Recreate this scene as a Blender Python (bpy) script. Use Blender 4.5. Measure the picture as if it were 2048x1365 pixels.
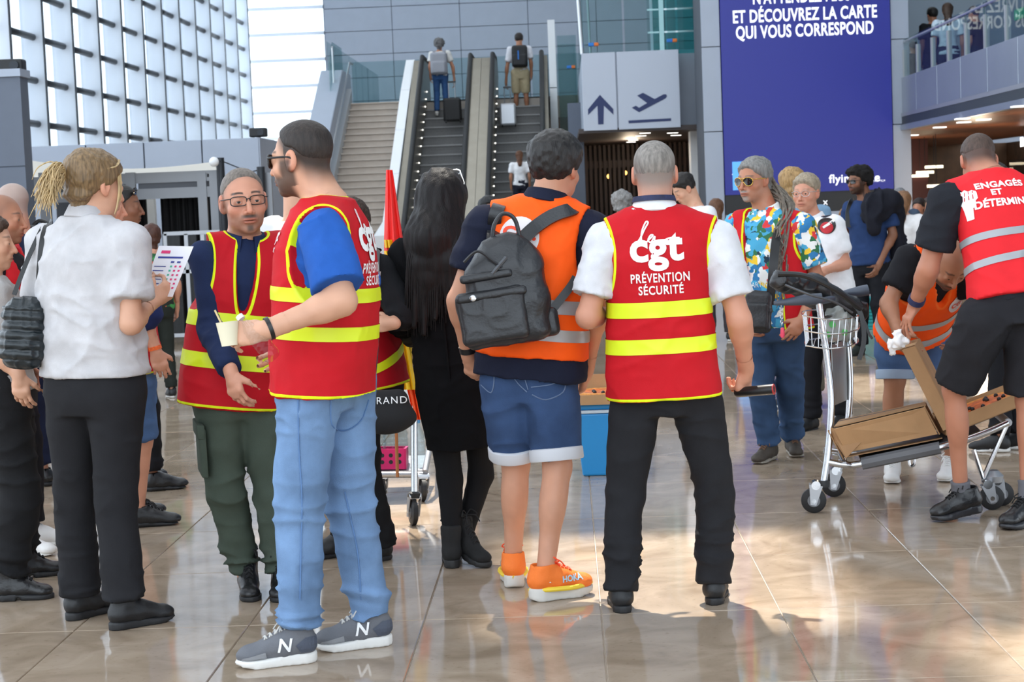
import bpy, bmesh, math, random
import numpy as np
from mathutils import Vector, Matrix
from mathutils.bvhtree import BVHTree

for o in list(bpy.data.objects):
    bpy.data.objects.remove(o)
random.seed(7)
np.random.seed(7)
SC = bpy.context.scene
COL = SC.collection

# ------------------------------------------------------------------ camera
FPX = 3600.0                      # focal length in pixels of the 2048 x 1365 frame
CAMH = 1.55
ROLL, YAW = 0.039, 0.0322
PITCH = math.atan((682.5 - 400.0) / FPX)
f0 = Vector((-math.sin(YAW) * math.cos(PITCH), math.cos(YAW) * math.cos(PITCH), -math.sin(PITCH)))
r0 = f0.cross(Vector((0, 0, 1))).normalized()
u0 = r0.cross(f0).normalized()
CR = r0 * math.cos(ROLL) - u0 * math.sin(ROLL)
CU = u0 * math.cos(ROLL) + r0 * math.sin(ROLL)
CF = f0
CC = Vector((0, 0, CAMH))
cam = bpy.data.cameras.new('camera')
cam.sensor_width = 36.0
cam.sensor_fit = 'HORIZONTAL'
cam.lens = FPX / 2048.0 * 36.0
cam.clip_end = 300
cam.dof.use_dof = True
cam.dof.focus_distance = 7.0
cam.dof.aperture_fstop = 9.0
camo = bpy.data.objects.new('camera', cam)
COL.objects.link(camo)
M = Matrix((CR, CU, -CF)).transposed().to_4x4()
M.translation = CC
camo.matrix_world = M
SC.camera = camo

# ------------------------------------------------------------------ sky, sun, exposure
w = bpy.data.worlds.new('sky')
SC.world = w
w.use_nodes = True
bg = w.node_tree.nodes['Background']
bg.inputs[0].default_value = (0.80, 0.90, 1.0, 1)
bg.inputs[1].default_value = 3.6
sun = bpy.data.lights.new('sun', 'SUN')
sun.energy = 11.0
sun.angle = 0.02
sun.color = (1.0, 0.93, 0.82)
suno = bpy.data.objects.new('sun', sun)
COL.objects.link(suno)
SUN_DIR = Vector((0.18, -0.75, -1.45)).normalized()      # the way the light travels
suno.rotation_euler = SUN_DIR.to_track_quat('-Z', 'Y').to_euler()
for i_, (x_, wd_) in enumerate(((-8.0, 2.6), (-3.0, 2.6), (2.0, 2.6), (6.6, 2.2))):     # fill lights added under the ceiling in place of roof daylight
    al = bpy.data.lights.new('roof_fill', 'AREA')
    al.shape = 'RECTANGLE'
    al.size, al.size_y = wd_, 46.0
    al.energy = 720.0
    al.color = (.90, .96, 1.0)
    ao = bpy.data.objects.new('roof_fill', al)
    COL.objects.link(ao)
    ao.location = (x_, 24.0, 13.7)
SC.view_settings.view_transform = 'Standard'
SC.view_settings.look = 'None'
SC.view_settings.gamma = 1.0
SC.view_settings.use_curve_mapping = False
SC.view_settings.exposure = -0.28
try:
    SC.cycles.use_denoising = True
    SC.cycles.max_bounces = 8
    SC.cycles.transparent_max_bounces = 24
    SC.cycles.caustics_reflective = False
    SC.cycles.caustics_refractive = False
    SC.cycles.sample_clamp_indirect = 6.0
except Exception:
    pass

# ------------------------------------------------------------------ pixel -> point helpers
def at(px, py, d):
    """the point seen at a photo pixel, d metres deep along the view axis"""
    return CC + (CF + CR * ((px - 1024.0) / FPX) + CU * ((682.5 - py) / FPX)) * d
def ray(px, py):
    return CF + CR * ((px - 1024.0) / FPX) + CU * ((682.5 - py) / FPX)
def onfloor(px, py, z=0.0):
    r = ray(px, py)
    return CC + r * ((z - CAMH) / r.z)
def onY(px, py, Y):
    r = ray(px, py)
    return CC + r * (Y / r.y)
def onX(px, py, X):
    r = ray(px, py)
    return CC + r * (X / r.x)
def depth(p):
    return (Vector(p) - CC).dot(CF)
def cv(a, b, c):
    return (CR * a + CU * b + CF * c)

# ------------------------------------------------------------------ objects
def put(name, me, parent=None, loc=None):
    o = bpy.data.objects.new(name, me)
    COL.objects.link(o)
    if loc is not None:
        o.location = loc
    if parent is not None:
        o.parent = parent
    return o
def thing(name, label, cat, loc=(0, 0, 0), group=None):
    o = put(name, None, None, loc)
    o.empty_display_size = 0.1
    o['label'] = label
    o['category'] = cat
    if group:
        o['group'] = group
    return o
def tag(o, label=None, cat=None, group=None, kind=None):
    for k, v in (('label', label), ('category', cat), ('group', group), ('kind', kind)):
        if v:
            o[k] = v
    return o
def rootloc(parent):
    p = Vector((0, 0, 0))
    while parent is not None:
        p = p + parent.location
        parent = parent.parent
    return p

# ------------------------------------------------------------------ materials
def S(r, g=None, b=None):
    if g is None:
        g = b = r
    f = lambda c: (c / 255.0 / 12.92) if c / 255.0 <= 0.04045 else ((c / 255.0 + 0.055) / 1.055) ** 2.4
    return (f(r), f(g), f(b))
MATS = {}
def mat(name, color=(0.5, 0.5, 0.5), rough=0.5, metal=0.0, spec=0.5, emit=0.0, var=0.0, vscale=8.0, bump=0.0, bscale=200.0, stretch=None, attr=None, edge=None, edgew=0.01, alpha=None, trans=0.0, coat=0.0, sheen=0.0):
    if name in MATS:
        return MATS[name]
    m = bpy.data.materials.new(name)
    m.use_nodes = True
    nt = m.node_tree
    b = nt.nodes['Principled BSDF']
    col = (*color[:3], 1)
    b.inputs['Base Color'].default_value = col
    b.inputs['Roughness'].default_value = rough
    b.inputs['Metallic'].default_value = metal
    b.inputs['Specular IOR Level'].default_value = spec
    if trans:
        b.inputs['Transmission Weight'].default_value = trans
    if coat:
        b.inputs['Coat Weight'].default_value = coat
        b.inputs['Coat Roughness'].default_value = 0.15
    if sheen:
        b.inputs['Sheen Weight'].default_value = sheen
    if alpha is not None:
        b.inputs['Alpha'].default_value = alpha
    if emit:
        b.inputs['Emission Color'].default_value = col
        b.inputs['Emission Strength'].default_value = emit
    src = None
    if attr:
        a = nt.nodes.new('ShaderNodeAttribute')
        a.attribute_name = attr
        src = a.outputs['Color']
    co = None
    if var or bump:
        tc = nt.nodes.new('ShaderNodeTexCoord')
        co = tc.outputs['Object']
        if stretch:
            mp = nt.nodes.new('ShaderNodeMapping')
            mp.inputs['Scale'].default_value = stretch
            nt.links.new(co, mp.inputs[0])
            co = mp.outputs[0]
    if var:
        n = nt.nodes.new('ShaderNodeTexNoise')
        n.inputs['Scale'].default_value = vscale
        n.inputs['Detail'].default_value = 5
        nt.links.new(co, n.inputs['Vector'])
        mr = nt.nodes.new('ShaderNodeMapRange')
        mr.inputs[1].default_value = 0.25
        mr.inputs[2].default_value = 0.75
        mr.inputs[3].default_value = 1 - var
        mr.inputs[4].default_value = 1 + var
        nt.links.new(n.outputs[0], mr.inputs[0])
        mx = nt.nodes.new('ShaderNodeMix')
        mx.data_type = 'RGBA'
        mx.blend_type = 'MULTIPLY'
        mx.inputs[0].default_value = 1
        if src:
            nt.links.new(src, mx.inputs[6])
        else:
            mx.inputs[6].default_value = col
        nt.links.new(mr.outputs[0], mx.inputs[7])
        src = mx.outputs[2]
    if edge:
        a = nt.nodes.new('ShaderNodeAttribute')
        a.attribute_name = 'edge'
        lt = nt.nodes.new('ShaderNodeMath')
        lt.operation = 'COMPARE'
        lt.inputs[1].default_value = edgew * .5 + .0025
        lt.inputs[2].default_value = edgew * .5
        nt.links.new(a.outputs['Fac'], lt.inputs[0])
        mx = nt.nodes.new('ShaderNodeMix')
        mx.data_type = 'RGBA'
        nt.links.new(lt.outputs[0], mx.inputs[0])
        if src:
            nt.links.new(src, mx.inputs[6])
        else:
            mx.inputs[6].default_value = col
        mx.inputs[7].default_value = (*edge, 1)
        src = mx.outputs[2]
    if src:
        nt.links.new(src, b.inputs['Base Color'])
    if bump:
        n = nt.nodes.new('ShaderNodeTexNoise')
        n.inputs['Scale'].default_value = bscale
        n.inputs['Detail'].default_value = 3
        nt.links.new(co, n.inputs['Vector'])
        bp = nt.nodes.new('ShaderNodeBump')
        bp.inputs['Strength'].default_value = bump
        bp.inputs['Distance'].default_value = 0.004
        nt.links.new(n.outputs[0], bp.inputs['Height'])
        nt.links.new(bp.outputs[0], b.inputs['Normal'])
    MATS[name] = m
    return m
def cloth(name, color, rough=0.85, var=0.12, **k):
    k.setdefault('bump', 0.25)
    k.setdefault('bscale', 350)
    return mat(name, color, rough, spec=0.2, var=var, vscale=14, **k)
def glassmat(name, tint=(0.75, 0.9, 0.88), keep=0.82, refl=0.06, rough=0.02):
    """thin pane: mostly lets the view through, tinted, with a fresnel mirror on top"""
    if name in MATS:
        return MATS[name]
    m = bpy.data.materials.new(name)
    m.use_nodes = True
    nt = m.node_tree
    nt.nodes.clear()
    out = nt.nodes.new('ShaderNodeOutputMaterial')
    tr = nt.nodes.new('ShaderNodeBsdfTransparent')
    tr.inputs[0].default_value = (*[c * keep for c in tint], 1)
    gl = nt.nodes.new('ShaderNodeBsdfGlossy')
    gl.inputs['Roughness'].default_value = rough
    lw = nt.nodes.new('ShaderNodeFresnel')
    lw.inputs[0].default_value = 1.16 + refl
    mx = nt.nodes.new('ShaderNodeMixShader')
    ge = nt.nodes.new('ShaderNodeNewGeometry')
    sb = nt.nodes.new('ShaderNodeMath')
    sb.operation = 'SUBTRACT'
    sb.inputs[0].default_value = 1.0
    nt.links.new(ge.outputs['Backfacing'], sb.inputs[1])
    ml = nt.nodes.new('ShaderNodeMath')
    ml.operation = 'MULTIPLY'
    nt.links.new(lw.outputs[0], ml.inputs[0])
    nt.links.new(sb.outputs[0], ml.inputs[1])
    nt.links.new(ml.outputs[0], mx.inputs[0])
    nt.links.new(tr.outputs[0], mx.inputs[1])
    nt.links.new(gl.outputs[0], mx.inputs[2])
    nt.links.new(mx.outputs[0], out.inputs[0])
    MATS[name] = m
    return m

# ------------------------------------------------------------------ plain mesh builder
class MB:
    def __init__(s):
        s.v, s.f = [], []
    def add(s, vs, fs):
        n = len(s.v)
        s.v += [tuple(v) for v in vs]
        s.f += [tuple(i + n for i in f) for f in fs]
        return s
    def box(s, lo, hi):
        (a, b, c), (d, e, f) = lo, hi
        return s.add([(a, b, c), (d, b, c), (d, e, c), (a, e, c), (a, b, f), (d, b, f), (d, e, f), (a, e, f)],
                     [(0, 3, 2, 1), (4, 5, 6, 7), (0, 1, 5, 4), (1, 2, 6, 5), (2, 3, 7, 6), (3, 0, 4, 7)])
    def obox(s, c, ax, ay, az):
        """oriented box: centre and three half-axis vectors"""
        c, ax, ay, az = Vector(c), Vector(ax), Vector(ay), Vector(az)
        vs = [c + ax * i + ay * j + az * k for k in (-1, 1) for (i, j) in ((-1, -1), (1, -1), (1, 1), (-1, 1))]
        fs = [(0, 3, 2, 1), (4, 5, 6, 7), (0, 1, 5, 4), (1, 2, 6, 5), (2, 3, 7, 6), (3, 0, 4, 7)]
        if ax.cross(ay).dot(az) < 0:
            fs = [f[::-1] for f in fs]
        return s.add(vs, fs)
    def prism(s, poly, ext):
        """polygon of 3D points extruded by a vector"""
        ext = Vector(ext)
        p = [Vector(q) for q in poly]
        n = len(p)
        vs = p + [q + ext for q in p]
        fs = [tuple(range(n))[::-1], tuple(range(n, 2 * n))] + [(i, (i + 1) % n, n + (i + 1) % n, n + i) for i in range(n)]
        return s.add(vs, fs)
    def tube(s, pts, r, n=8, closed=False, caps=True):
        pts = [Vector(p) for p in pts]
        m = len(pts)
        rr = r if isinstance(r, (list, tuple)) else [r] * m
        rings = []
        ref = None
        for i, p in enumerate(pts):
            if closed:
                t = pts[(i + 1) % m] - pts[i - 1]
            else:
                t = pts[min(i + 1, m - 1)] - pts[max(i - 1, 0)]
            if t.length < 1e-9:
                t = Vector((0, 0, 1))
            t.normalize()
            if ref is None:
                ref = t.orthogonal().normalized()
            u = ref - t * ref.dot(t)
            if u.length < 1e-6:
                u = t.orthogonal()
            u.normalize()
            ref = u
            v = t.cross(u)
            rings.append([p + (u * math.cos(a) + v * math.sin(a)) * rr[i] for a in [2 * math.pi * k / n for k in range(n)]])
        vs = [q for g in rings for q in g]
        fs = []
        for i in range(m if closed else m - 1):
            j = (i + 1) % m
            for k in range(n):
                l = (k + 1) % n
                fs.append((i * n + k, i * n + l, j * n + l, j * n + k))
        if caps and not closed:
            fs.append(tuple(range(n))[::-1])
            fs.append(tuple((m - 1) * n + k for k in range(n)))
        return s.add(vs, fs)
    def cyl(s, a, b, r, n=16, r2=None):
        return s.tube([a, b], [r, r if r2 is None else r2], n)
    def ball(s, c, r, nu=14, nv=9, sc=(1, 1, 1)):
        c = Vector(c)
        vs = [c + Vector((0, 0, -r * sc[2]))]
        for j in range(1, nv):
            ph = -math.pi / 2 + math.pi * j / nv
            for i in range(nu):
                th = 2 * math.pi * i / nu
                vs.append(c + Vector((r * sc[0] * math.cos(ph) * math.cos(th), r * sc[1] * math.cos(ph) * math.sin(th), r * sc[2] * math.sin(ph))))
        vs.append(c + Vector((0, 0, r * sc[2])))
        fs = [(0, 1 + (i + 1) % nu, 1 + i) for i in range(nu)]
        for j in range(nv - 2):
            for i in range(nu):
                a = 1 + j * nu
                fs.append((a + i, a + (i + 1) % nu, a + nu + (i + 1) % nu, a + nu + i))
        t = len(vs) - 1
        a = 1 + (nv - 2) * nu
        fs += [(a + i, a + (i + 1) % nu, t) for i in range(nu)]
        return s.add(vs, fs)
    def lathe(s, base, axis, prof, n=20):
        """profile of (height, radius) turned about an axis"""
        axis = Vector(axis).normalized()
        base = Vector(base)
        return s.tube_r(base, axis, prof, n)
    def tube_r(s, base, axis, prof, n):
        axis, base = Vector(axis).normalized(), Vector(base)
        u = axis.orthogonal().normalized()
        v = axis.cross(u)
        vs = []
        for h, r in prof:
            for k in range(n):
                a = 2 * math.pi * k / n
                vs.append(base + axis * h + (u * math.cos(a) + v * math.sin(a)) * r)
        fs = []
        for i in range(len(prof) - 1):
            for k in range(n):
                l = (k + 1) % n
                fs.append((i * n + k, i * n + l, (i + 1) * n + l, (i + 1) * n + k))
        fs.append(tuple(range(n))[::-1])
        fs.append(tuple((len(prof) - 1) * n + k for k in range(n)))
        return s.add(vs, fs)
    def build(s, name, m, parent=None, smooth=False, bevel=0.0):
        o0 = rootloc(parent)
        me = bpy.data.meshes.new(name)
        me.from_pydata([(v[0] - o0.x, v[1] - o0.y, v[2] - o0.z) for v in s.v], [], s.f)
        if m:
            me.materials.append(m)
        if bevel:
            bm = bmesh.new()
            bm.from_mesh(me)
            bmesh.ops.bevel(bm, geom=list(bm.edges), offset=bevel, segments=2, affect='EDGES', profile=0.5)
            bm.to_mesh(me)
            bm.free()
        if smooth:
            me.polygons.foreach_set('use_smooth', [True] * len(me.polygons))
            try:
                me.set_sharp_from_angle(angle=0.7)
            except Exception:
                pass
        me.update()
        return put(name, me, parent)
def struct(name, mb, m, parent=None, **k):
    o = mb.build(name, m, parent, **k)
    if parent is None:
        o['kind'] = 'structure'
    return o

# ------------------------------------------------------------------ signed distance fields, meshed with surface nets
f32 = np.float32
def npv(v):
    return np.array(v, dtype=f32)
def ell(c, r, R=None):
    c = npv(c)
    r = npv(r if hasattr(r, '__len__') else (r, r, r))
    Rm = np.eye(3, dtype=f32) if R is None else npv(R)
    ext = np.sqrt(((Rm * r[None, :]) ** 2).sum(1))
    def fn(x, y, z):
        x, y, z = x - c[0], y - c[1], z - c[2]
        a = (x * Rm[0, 0] + y * Rm[1, 0] + z * Rm[2, 0])
        b = (x * Rm[0, 1] + y * Rm[1, 1] + z * Rm[2, 1])
        g = (x * Rm[0, 2] + y * Rm[1, 2] + z * Rm[2, 2])
        k0 = np.sqrt((a / r[0]) ** 2 + (b / r[1]) ** 2 + (g / r[2]) ** 2)
        k1 = np.sqrt((a / r[0] ** 2) ** 2 + (b / r[1] ** 2) ** 2 + (g / r[2] ** 2) ** 2) + f32(1e-6)
        return k0 * (k0 - 1) / k1
    return fn, c - ext, c + ext
def cap(a, b, ra, rb=None, flat=False, flat0=False):
    rb = ra if rb is None else rb
    a, b = npv(a), npv(b)
    ba = b - a
    L2 = float((ba ** 2).sum()) + 1e-9
    L = math.sqrt(L2)
    def fn(x, y, z):
        x, y, z = x - a[0], y - a[1], z - a[2]
        t = (x * ba[0] + y * ba[1] + z * ba[2]) / f32(L2)
        tc = np.clip(t, 0, 1)
        dx, dy, dz = x - tc * ba[0], y - tc * ba[1], z - tc * ba[2]
        d = np.sqrt(dx * dx + dy * dy + dz * dz) - (f32(ra) + tc * f32(rb - ra))
        if flat:
            d = np.maximum(d, (t - 1) * f32(L))
        if flat0:
            d = np.maximum(d, -t * f32(L))
        return d
    m = max(ra, rb)
    return fn, np.minimum(a, b) - m, np.maximum(a, b) + m
def rbox(c, h, R=None, rd=0.01):
    c, h = npv(c), npv(h)
    Rm = np.eye(3, dtype=f32) if R is None else npv(R)
    ext = (np.abs(Rm) * h[None, :]).sum(1)
    q0 = h - f32(rd)
    def fn(x, y, z):
        x, y, z = x - c[0], y - c[1], z - c[2]
        a = np.abs(x * Rm[0, 0] + y * Rm[1, 0] + z * Rm[2, 0]) - q0[0]
        b = np.abs(x * Rm[0, 1] + y * Rm[1, 1] + z * Rm[2, 1]) - q0[1]
        g = np.abs(x * Rm[0, 2] + y * Rm[1, 2] + z * Rm[2, 2]) - q0[2]
        o = np.sqrt(np.maximum(a, 0) ** 2 + np.maximum(b, 0) ** 2 + np.maximum(g, 0) ** 2)
        return o + np.minimum(np.maximum(a, np.maximum(b, g)), 0) - f32(rd)
    return fn, c - ext, c + ext
def torso(base, up, side, fwd, L, st, n=2.4, tlo=None, thi=None):
    """a trunk of stacked oval sections; st rows are (t, half width, half depth, forward shift)"""
    base, up, side, fwd = npv(base), npv(up), npv(side), npv(fwd)
    st = sorted(st)
    ts = np.array([q[0] for q in st])
    tf = np.linspace(ts[0], ts[-1], 96)
    tab = []
    for k in (1, 2, 3):
        v = np.interp(tf, ts, [q[k] if len(q) > k else 0.0 for q in st])
        vp = np.pad(v, 5, mode='edge')
        tab.append(np.convolve(vp, np.ones(11) / 11, 'valid').astype(f32))
    t0 = ts[0] if tlo is None else tlo
    t1 = ts[-1] if thi is None else thi
    pad = max(max(q[1] for q in st), max(q[2] for q in st)) + 0.04
    e0, e1 = base + up * f32(L * t0), base + up * f32(L * t1)
    sc = f32((len(tf) - 1) / (tf[-1] - tf[0]))
    def fn(x, y, z):
        x, y, z = x - base[0], y - base[1], z - base[2]
        t = (x * up[0] + y * up[1] + z * up[2]) / f32(L)
        a = x * side[0] + y * side[1] + z * side[2]
        b = x * fwd[0] + y * fwd[1] + z * fwd[2]
        i = np.clip((t - f32(tf[0])) * sc, 0, len(tf) - 1.001)
        i0 = i.astype(np.int32)
        fr = i - i0
        rx = tab[0][i0] * (1 - fr) + tab[0][i0 + 1] * fr
        ry = tab[1][i0] * (1 - fr) + tab[1][i0 + 1] * fr
        yo = tab[2][i0] * (1 - fr) + tab[2][i0 + 1] * fr
        k = (np.abs(a / rx) ** f32(n) + np.abs((b - yo) / ry) ** f32(n)) ** f32(1.0 / n)
        d = (k - 1) * np.minimum(rx, ry)
        return np.maximum(d, np.maximum((f32(t0) - t) * f32(L), (t - f32(t1)) * f32(L)))
    return fn, np.minimum(e0, e1) - pad, np.maximum(e0, e1) + pad
def xform(prim_fn, lo, hi):
    return prim_fn, npv(lo), npv(hi)

class SDF:
    def __init__(s):
        s.ops = []
    def add(s, p, k=0.02):
        s.ops.append(('+', p, k))
        return s
    def sub(s, p, k=0.006):
        s.ops.append(('-', p, k))
        return s
    def cut(s, fn):
        """keep where fn < 0"""
        s.ops.append(('&', (fn, None, None), 0))
        return s
    def bounds(s):
        A = [o[1] for o in s.ops if o[0] == '+']
        return np.min([p[1] for p in A], axis=0), np.max([p[2] for p in A], axis=0)
    def grid(s, h, lo, hi):
        n = np.ceil((hi - lo) / h).astype(int) + 1
        X = [(lo[i] + h * np.arange(n[i])).astype(f32) for i in range(3)]
        D = np.full(n, 0.25, dtype=f32)
        for op, (fn, a, b), k in s.ops:
            if op == '&':
                v = fn(X[0][:, None, None], X[1][None, :, None], X[2][None, None, :])
                np.maximum(D, v, out=D)
                continue
            m = k + 2.5 * h
            i0 = np.clip(np.floor((a - m - lo) / h).astype(int), 0, n)
            i1 = np.clip(np.ceil((b + m - lo) / h).astype(int) + 1, 0, n)
            if (i1 <= i0).any():
                continue
            sl = tuple(slice(i0[i], i1[i]) for i in range(3))
            v = fn(X[0][sl[0]][:, None, None], X[1][sl[1]][None, :, None], X[2][sl[2]][None, None, :])
            d = D[sl]
            if op == '+':
                if k > 0:
                    q = np.maximum(k - np.abs(d - v), 0) / f32(k)
                    D[sl] = np.minimum(d, v) - q * q * f32(k * 0.25)
                else:
                    D[sl] = np.minimum(d, v)
            else:
                v = -v
                if k > 0:
                    q = np.maximum(k - np.abs(d - v), 0) / f32(k)
                    D[sl] = np.maximum(d, v) + q * q * f32(k * 0.25)
                else:
                    D[sl] = np.maximum(d, v)
        return D
    def mesh(s, h, lo=None, hi=None):
        a, b = s.bounds()
        lo = a - 2.5 * h if lo is None else npv(lo)
        hi = b + 2.5 * h if hi is None else npv(hi)
        D = s.grid(h, lo, hi)
        return nets(D, lo, h)
CORN = np.array([(i, j, k) for i in (0, 1) for j in (0, 1) for k in (0, 1)])
EDG = [(a, b) for a in range(8) for b in range(a + 1, 8) if np.abs(CORN[a] - CORN[b]).sum() == 1]
def nets(D, lo, h):
    nx, ny, nz = D.shape
    Sg = D < 0
    cnt = np.zeros((nx - 1, ny - 1, nz - 1), dtype=np.int8)
    for i, j, k in CORN:
        cnt += Sg[i:nx - 1 + i, j:ny - 1 + j, k:nz - 1 + k]
    I = np.argwhere((cnt > 0) & (cnt < 8))
    if not len(I):
        return np.zeros((0, 3)), np.zeros((0, 4), dtype=int)
    idx = np.full(cnt.shape, -1, dtype=np.int32)
    idx[I[:, 0], I[:, 1], I[:, 2]] = np.arange(len(I))
    val = np.stack([D[I[:, 0] + c[0], I[:, 1] + c[1], I[:, 2] + c[2]] for c in CORN], 1)
    P = np.zeros((len(I), 3))
    N = np.zeros(len(I))
    for a, b in EDG:
        va, vb = val[:, a], val[:, b]
        m = (va < 0) != (vb < 0)
        t = va[m] / (va[m] - vb[m])
        P[m] += CORN[a] + t[:, None] * (CORN[b] - CORN[a])
        N[m] += 1
    V = (I + P / N[:, None]) * h + lo
    Q = []
    for ax in range(3):
        sh = [slice(1, -1)] * 3
        A = [slice(1, -1)] * 3
        B = [slice(1, -1)] * 3
        A[ax] = slice(0, -1)
        B[ax] = slice(1, None)
        sa, sb = Sg[tuple(A)], Sg[tuple(B)]
        E = np.argwhere(sa != sb)
        if not len(E):
            continue
        fl = sa[E[:, 0], E[:, 1], E[:, 2]]
        off = np.ones(3, dtype=int)
        off[ax] = 0
        E = E + off
        u, v = (ax + 1) % 3, (ax + 2) % 3
        def cell(du, dv):
            e = E.copy()
            e[:, u] -= du
            e[:, v] -= dv
            return idx[e[:, 0], e[:, 1], e[:, 2]]
        q = np.stack([cell(1, 1), cell(0, 1), cell(0, 0), cell(1, 0)], 1)
        q[~fl] = q[~fl][:, ::-1]
        Q.append(q)
    Q = np.concatenate(Q)
    Q = Q[(Q >= 0).all(1)]
    return V, Q
def join(parts):
    V, Q, n = [], [], 0
    for v, q in parts:
        V.append(v)
        Q.append(q + n)
        n += len(v)
    return np.concatenate(V), np.concatenate(Q)
def within(VQ, lo, hi, inside=True):
    V, Q = VQ
    m = ((V > lo) & (V < hi)).all(1)
    fm = m[Q].any(1) if inside else ~(m[Q].all(1))
    Q = Q[fm]
    used = np.unique(Q)
    re = np.full(len(V), -1)
    re[used] = np.arange(len(used))
    return V[used], re[Q]
def keep(VQ, m, any_=True):
    V, Q = VQ
    if not len(V):
        return VQ
    Q = Q[m[Q].any(1)]
    used = np.unique(Q)
    re = np.full(len(V), -1)
    re[used] = np.arange(len(used))
    return V[used], re[Q]
def normals(V, Q):
    n = np.cross(V[Q[:, 2]] - V[Q[:, 0]], V[Q[:, 3]] - V[Q[:, 1]])
    N = np.zeros_like(V)
    for k in range(4):
        np.add.at(N, Q[:, k], n)
    return N / (np.linalg.norm(N, axis=1)[:, None] + 1e-12)
_T = np.random.RandomState(3).rand(32, 32, 32)
def vnoise(P):
    i = np.floor(P).astype(int)
    f = P - i
    f = f * f * (3 - 2 * f)
    i %= 32
    j = (i + 1) % 32
    o = 0
    for a, wa in ((i[:, 0], 1 - f[:, 0]), (j[:, 0], f[:, 0])):
        for b, wb in ((i[:, 1], 1 - f[:, 1]), (j[:, 1], f[:, 1])):
            for c, wc in ((i[:, 2], 1 - f[:, 2]), (j[:, 2], f[:, 2])):
                o = o + _T[a, b, c] * wa * wb * wc
    return o * 2 - 1
def ruffle(VQ, amp, fr, seed=0.0, mask=None):
    V, Q = VQ
    N = normals(V, Q)
    d = vnoise(V * np.array(fr) + seed * 7.3) * amp
    if mask is not None:
        d = d * mask(V)
    return V + N * d[:, None], Q
def mesh_obj(name, VQ, m, parent=None, col=None, edge=None, smooth=True):
    V, Q = VQ
    o0 = rootloc(parent)
    me = bpy.data.meshes.new(name)
    me.vertices.add(len(V))
    me.vertices.foreach_set('co', (V - npv(o0)).astype(f32).ravel())
    nq = len(Q)
    k = Q.shape[1] if nq else 4
    me.loops.add(nq * k)
    me.loops.foreach_set('vertex_index', Q.astype(np.int32).ravel())
    me.polygons.add(nq)
    me.polygons.foreach_set('loop_start', (np.arange(nq) * k).astype(np.int32))
    me.polygons.foreach_set('use_smooth', np.full(nq, smooth))
    if col is not None:
        at_ = me.attributes.new('Col', 'FLOAT_COLOR', 'POINT')
        at_.data.foreach_set('color', np.concatenate([col, np.ones((len(col), 1))], 1).astype(f32).ravel())
    if edge is not None:
        at_ = me.attributes.new('edge', 'FLOAT', 'POINT')
        at_.data.foreach_set('value', edge.astype(f32))
    me.update()
    me.validate()
    if m:
        me.materials.append(m)
    return put(name, me, parent)
def sstep(a, b, x):
    t = np.clip((x - a) / (b - a), 0, 1)
    return t * t * (3 - 2 * t)

# ------------------------------------------------------------------ writing
def text_mesh(s, size, bold=0.0, align='CENTER', spacing=1.0, shear=0.0, cell=0.0):
    cu = bpy.data.curves.new('t', 'FONT')
    cu.body = s
    cu.size = size
    cu.align_x = align
    cu.offset = bold * size
    cu.space_character = spacing
    cu.shear = shear
    cu.resolution_u = 4
    o = bpy.data.objects.new('t', cu)
    COL.objects.link(o)
    dg = bpy.context.evaluated_depsgraph_get()
    me = bpy.data.meshes.new_from_object(o.evaluated_get(dg))
    bpy.data.objects.remove(o)
    bpy.data.curves.remove(cu)
    bm = bmesh.new()
    bm.from_mesh(me)
    bpy.data.meshes.remove(me)
    if cell:
        bmesh.ops.remove_doubles(bm, verts=bm.verts, dist=1e-5)
        for ax in (0, 1):
            vals = [v.co[ax] for v in bm.verts]
            a, b = min(vals), max(vals)
            k = int((b - a) / cell)
            for i in range(1, k + 1):
                co = [0, 0, 0]
                co[ax] = a + i * cell
                no = [0, 0, 0]
                no[ax] = 1
                bmesh.ops.bisect_plane(bm, geom=list(bm.verts) + list(bm.edges) + list(bm.faces), plane_co=co, plane_no=no)
    bmesh.ops.triangulate(bm, faces=bm.faces)
    bm.verts.index_update()
    v = [tuple(q.co) for q in bm.verts]
    f = [tuple(x.index for x in q.verts) for q in bm.faces]
    bm.free()
    return v, f
def flat_text(name, s, size, o, U, V, m, parent=None, **k):
    """lettering on a flat face; o is the centre of its base line"""
    o, U, V = Vector(o), Vector(U).normalized(), Vector(V).normalized()
    v, f = text_mesh(s, size, **k)
    mb = MB()
    mb.add([o + U * a + V * b for a, b, c in v], f)
    return mb.build(name, m, parent)
def ribbon2d(pts, wd, n=2):
    """a pen stroke as a 2D strip"""
    v, f = [], []
    for i, p in enumerate(pts):
        a = pts[max(i - 1, 0)]
        b = pts[min(i + 1, len(pts) - 1)]
        dx, dy = b[0] - a[0], b[1] - a[1]
        l = math.hypot(dx, dy) + 1e-9
        nx, ny = -dy / l * wd / 2, dx / l * wd / 2
        v += [(p[0] + nx, p[1] + ny, 0), (p[0] - nx, p[1] - ny, 0)]
        if i:
            f.append((2 * i - 2, 2 * i - 1, 2 * i + 1, 2 * i))
    return v, f
def spline(pts, n=6):
    out = []
    P = [pts[0]] + list(pts) + [pts[-1]]
    P = [Vector(p) for p in P]
    for i in range(1, len(P) - 2):
        for k in range(n):
            t = k / n
            a, b, c, d = P[i - 1], P[i], P[i + 1], P[i + 2]
            out.append(0.5 * ((2 * b) + (c - a) * t + (2 * a - 5 * b + 4 * c - d) * t * t + (3 * b - a - 3 * c + d) * t ** 3))
    out.append(P[-2])
    return out
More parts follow.
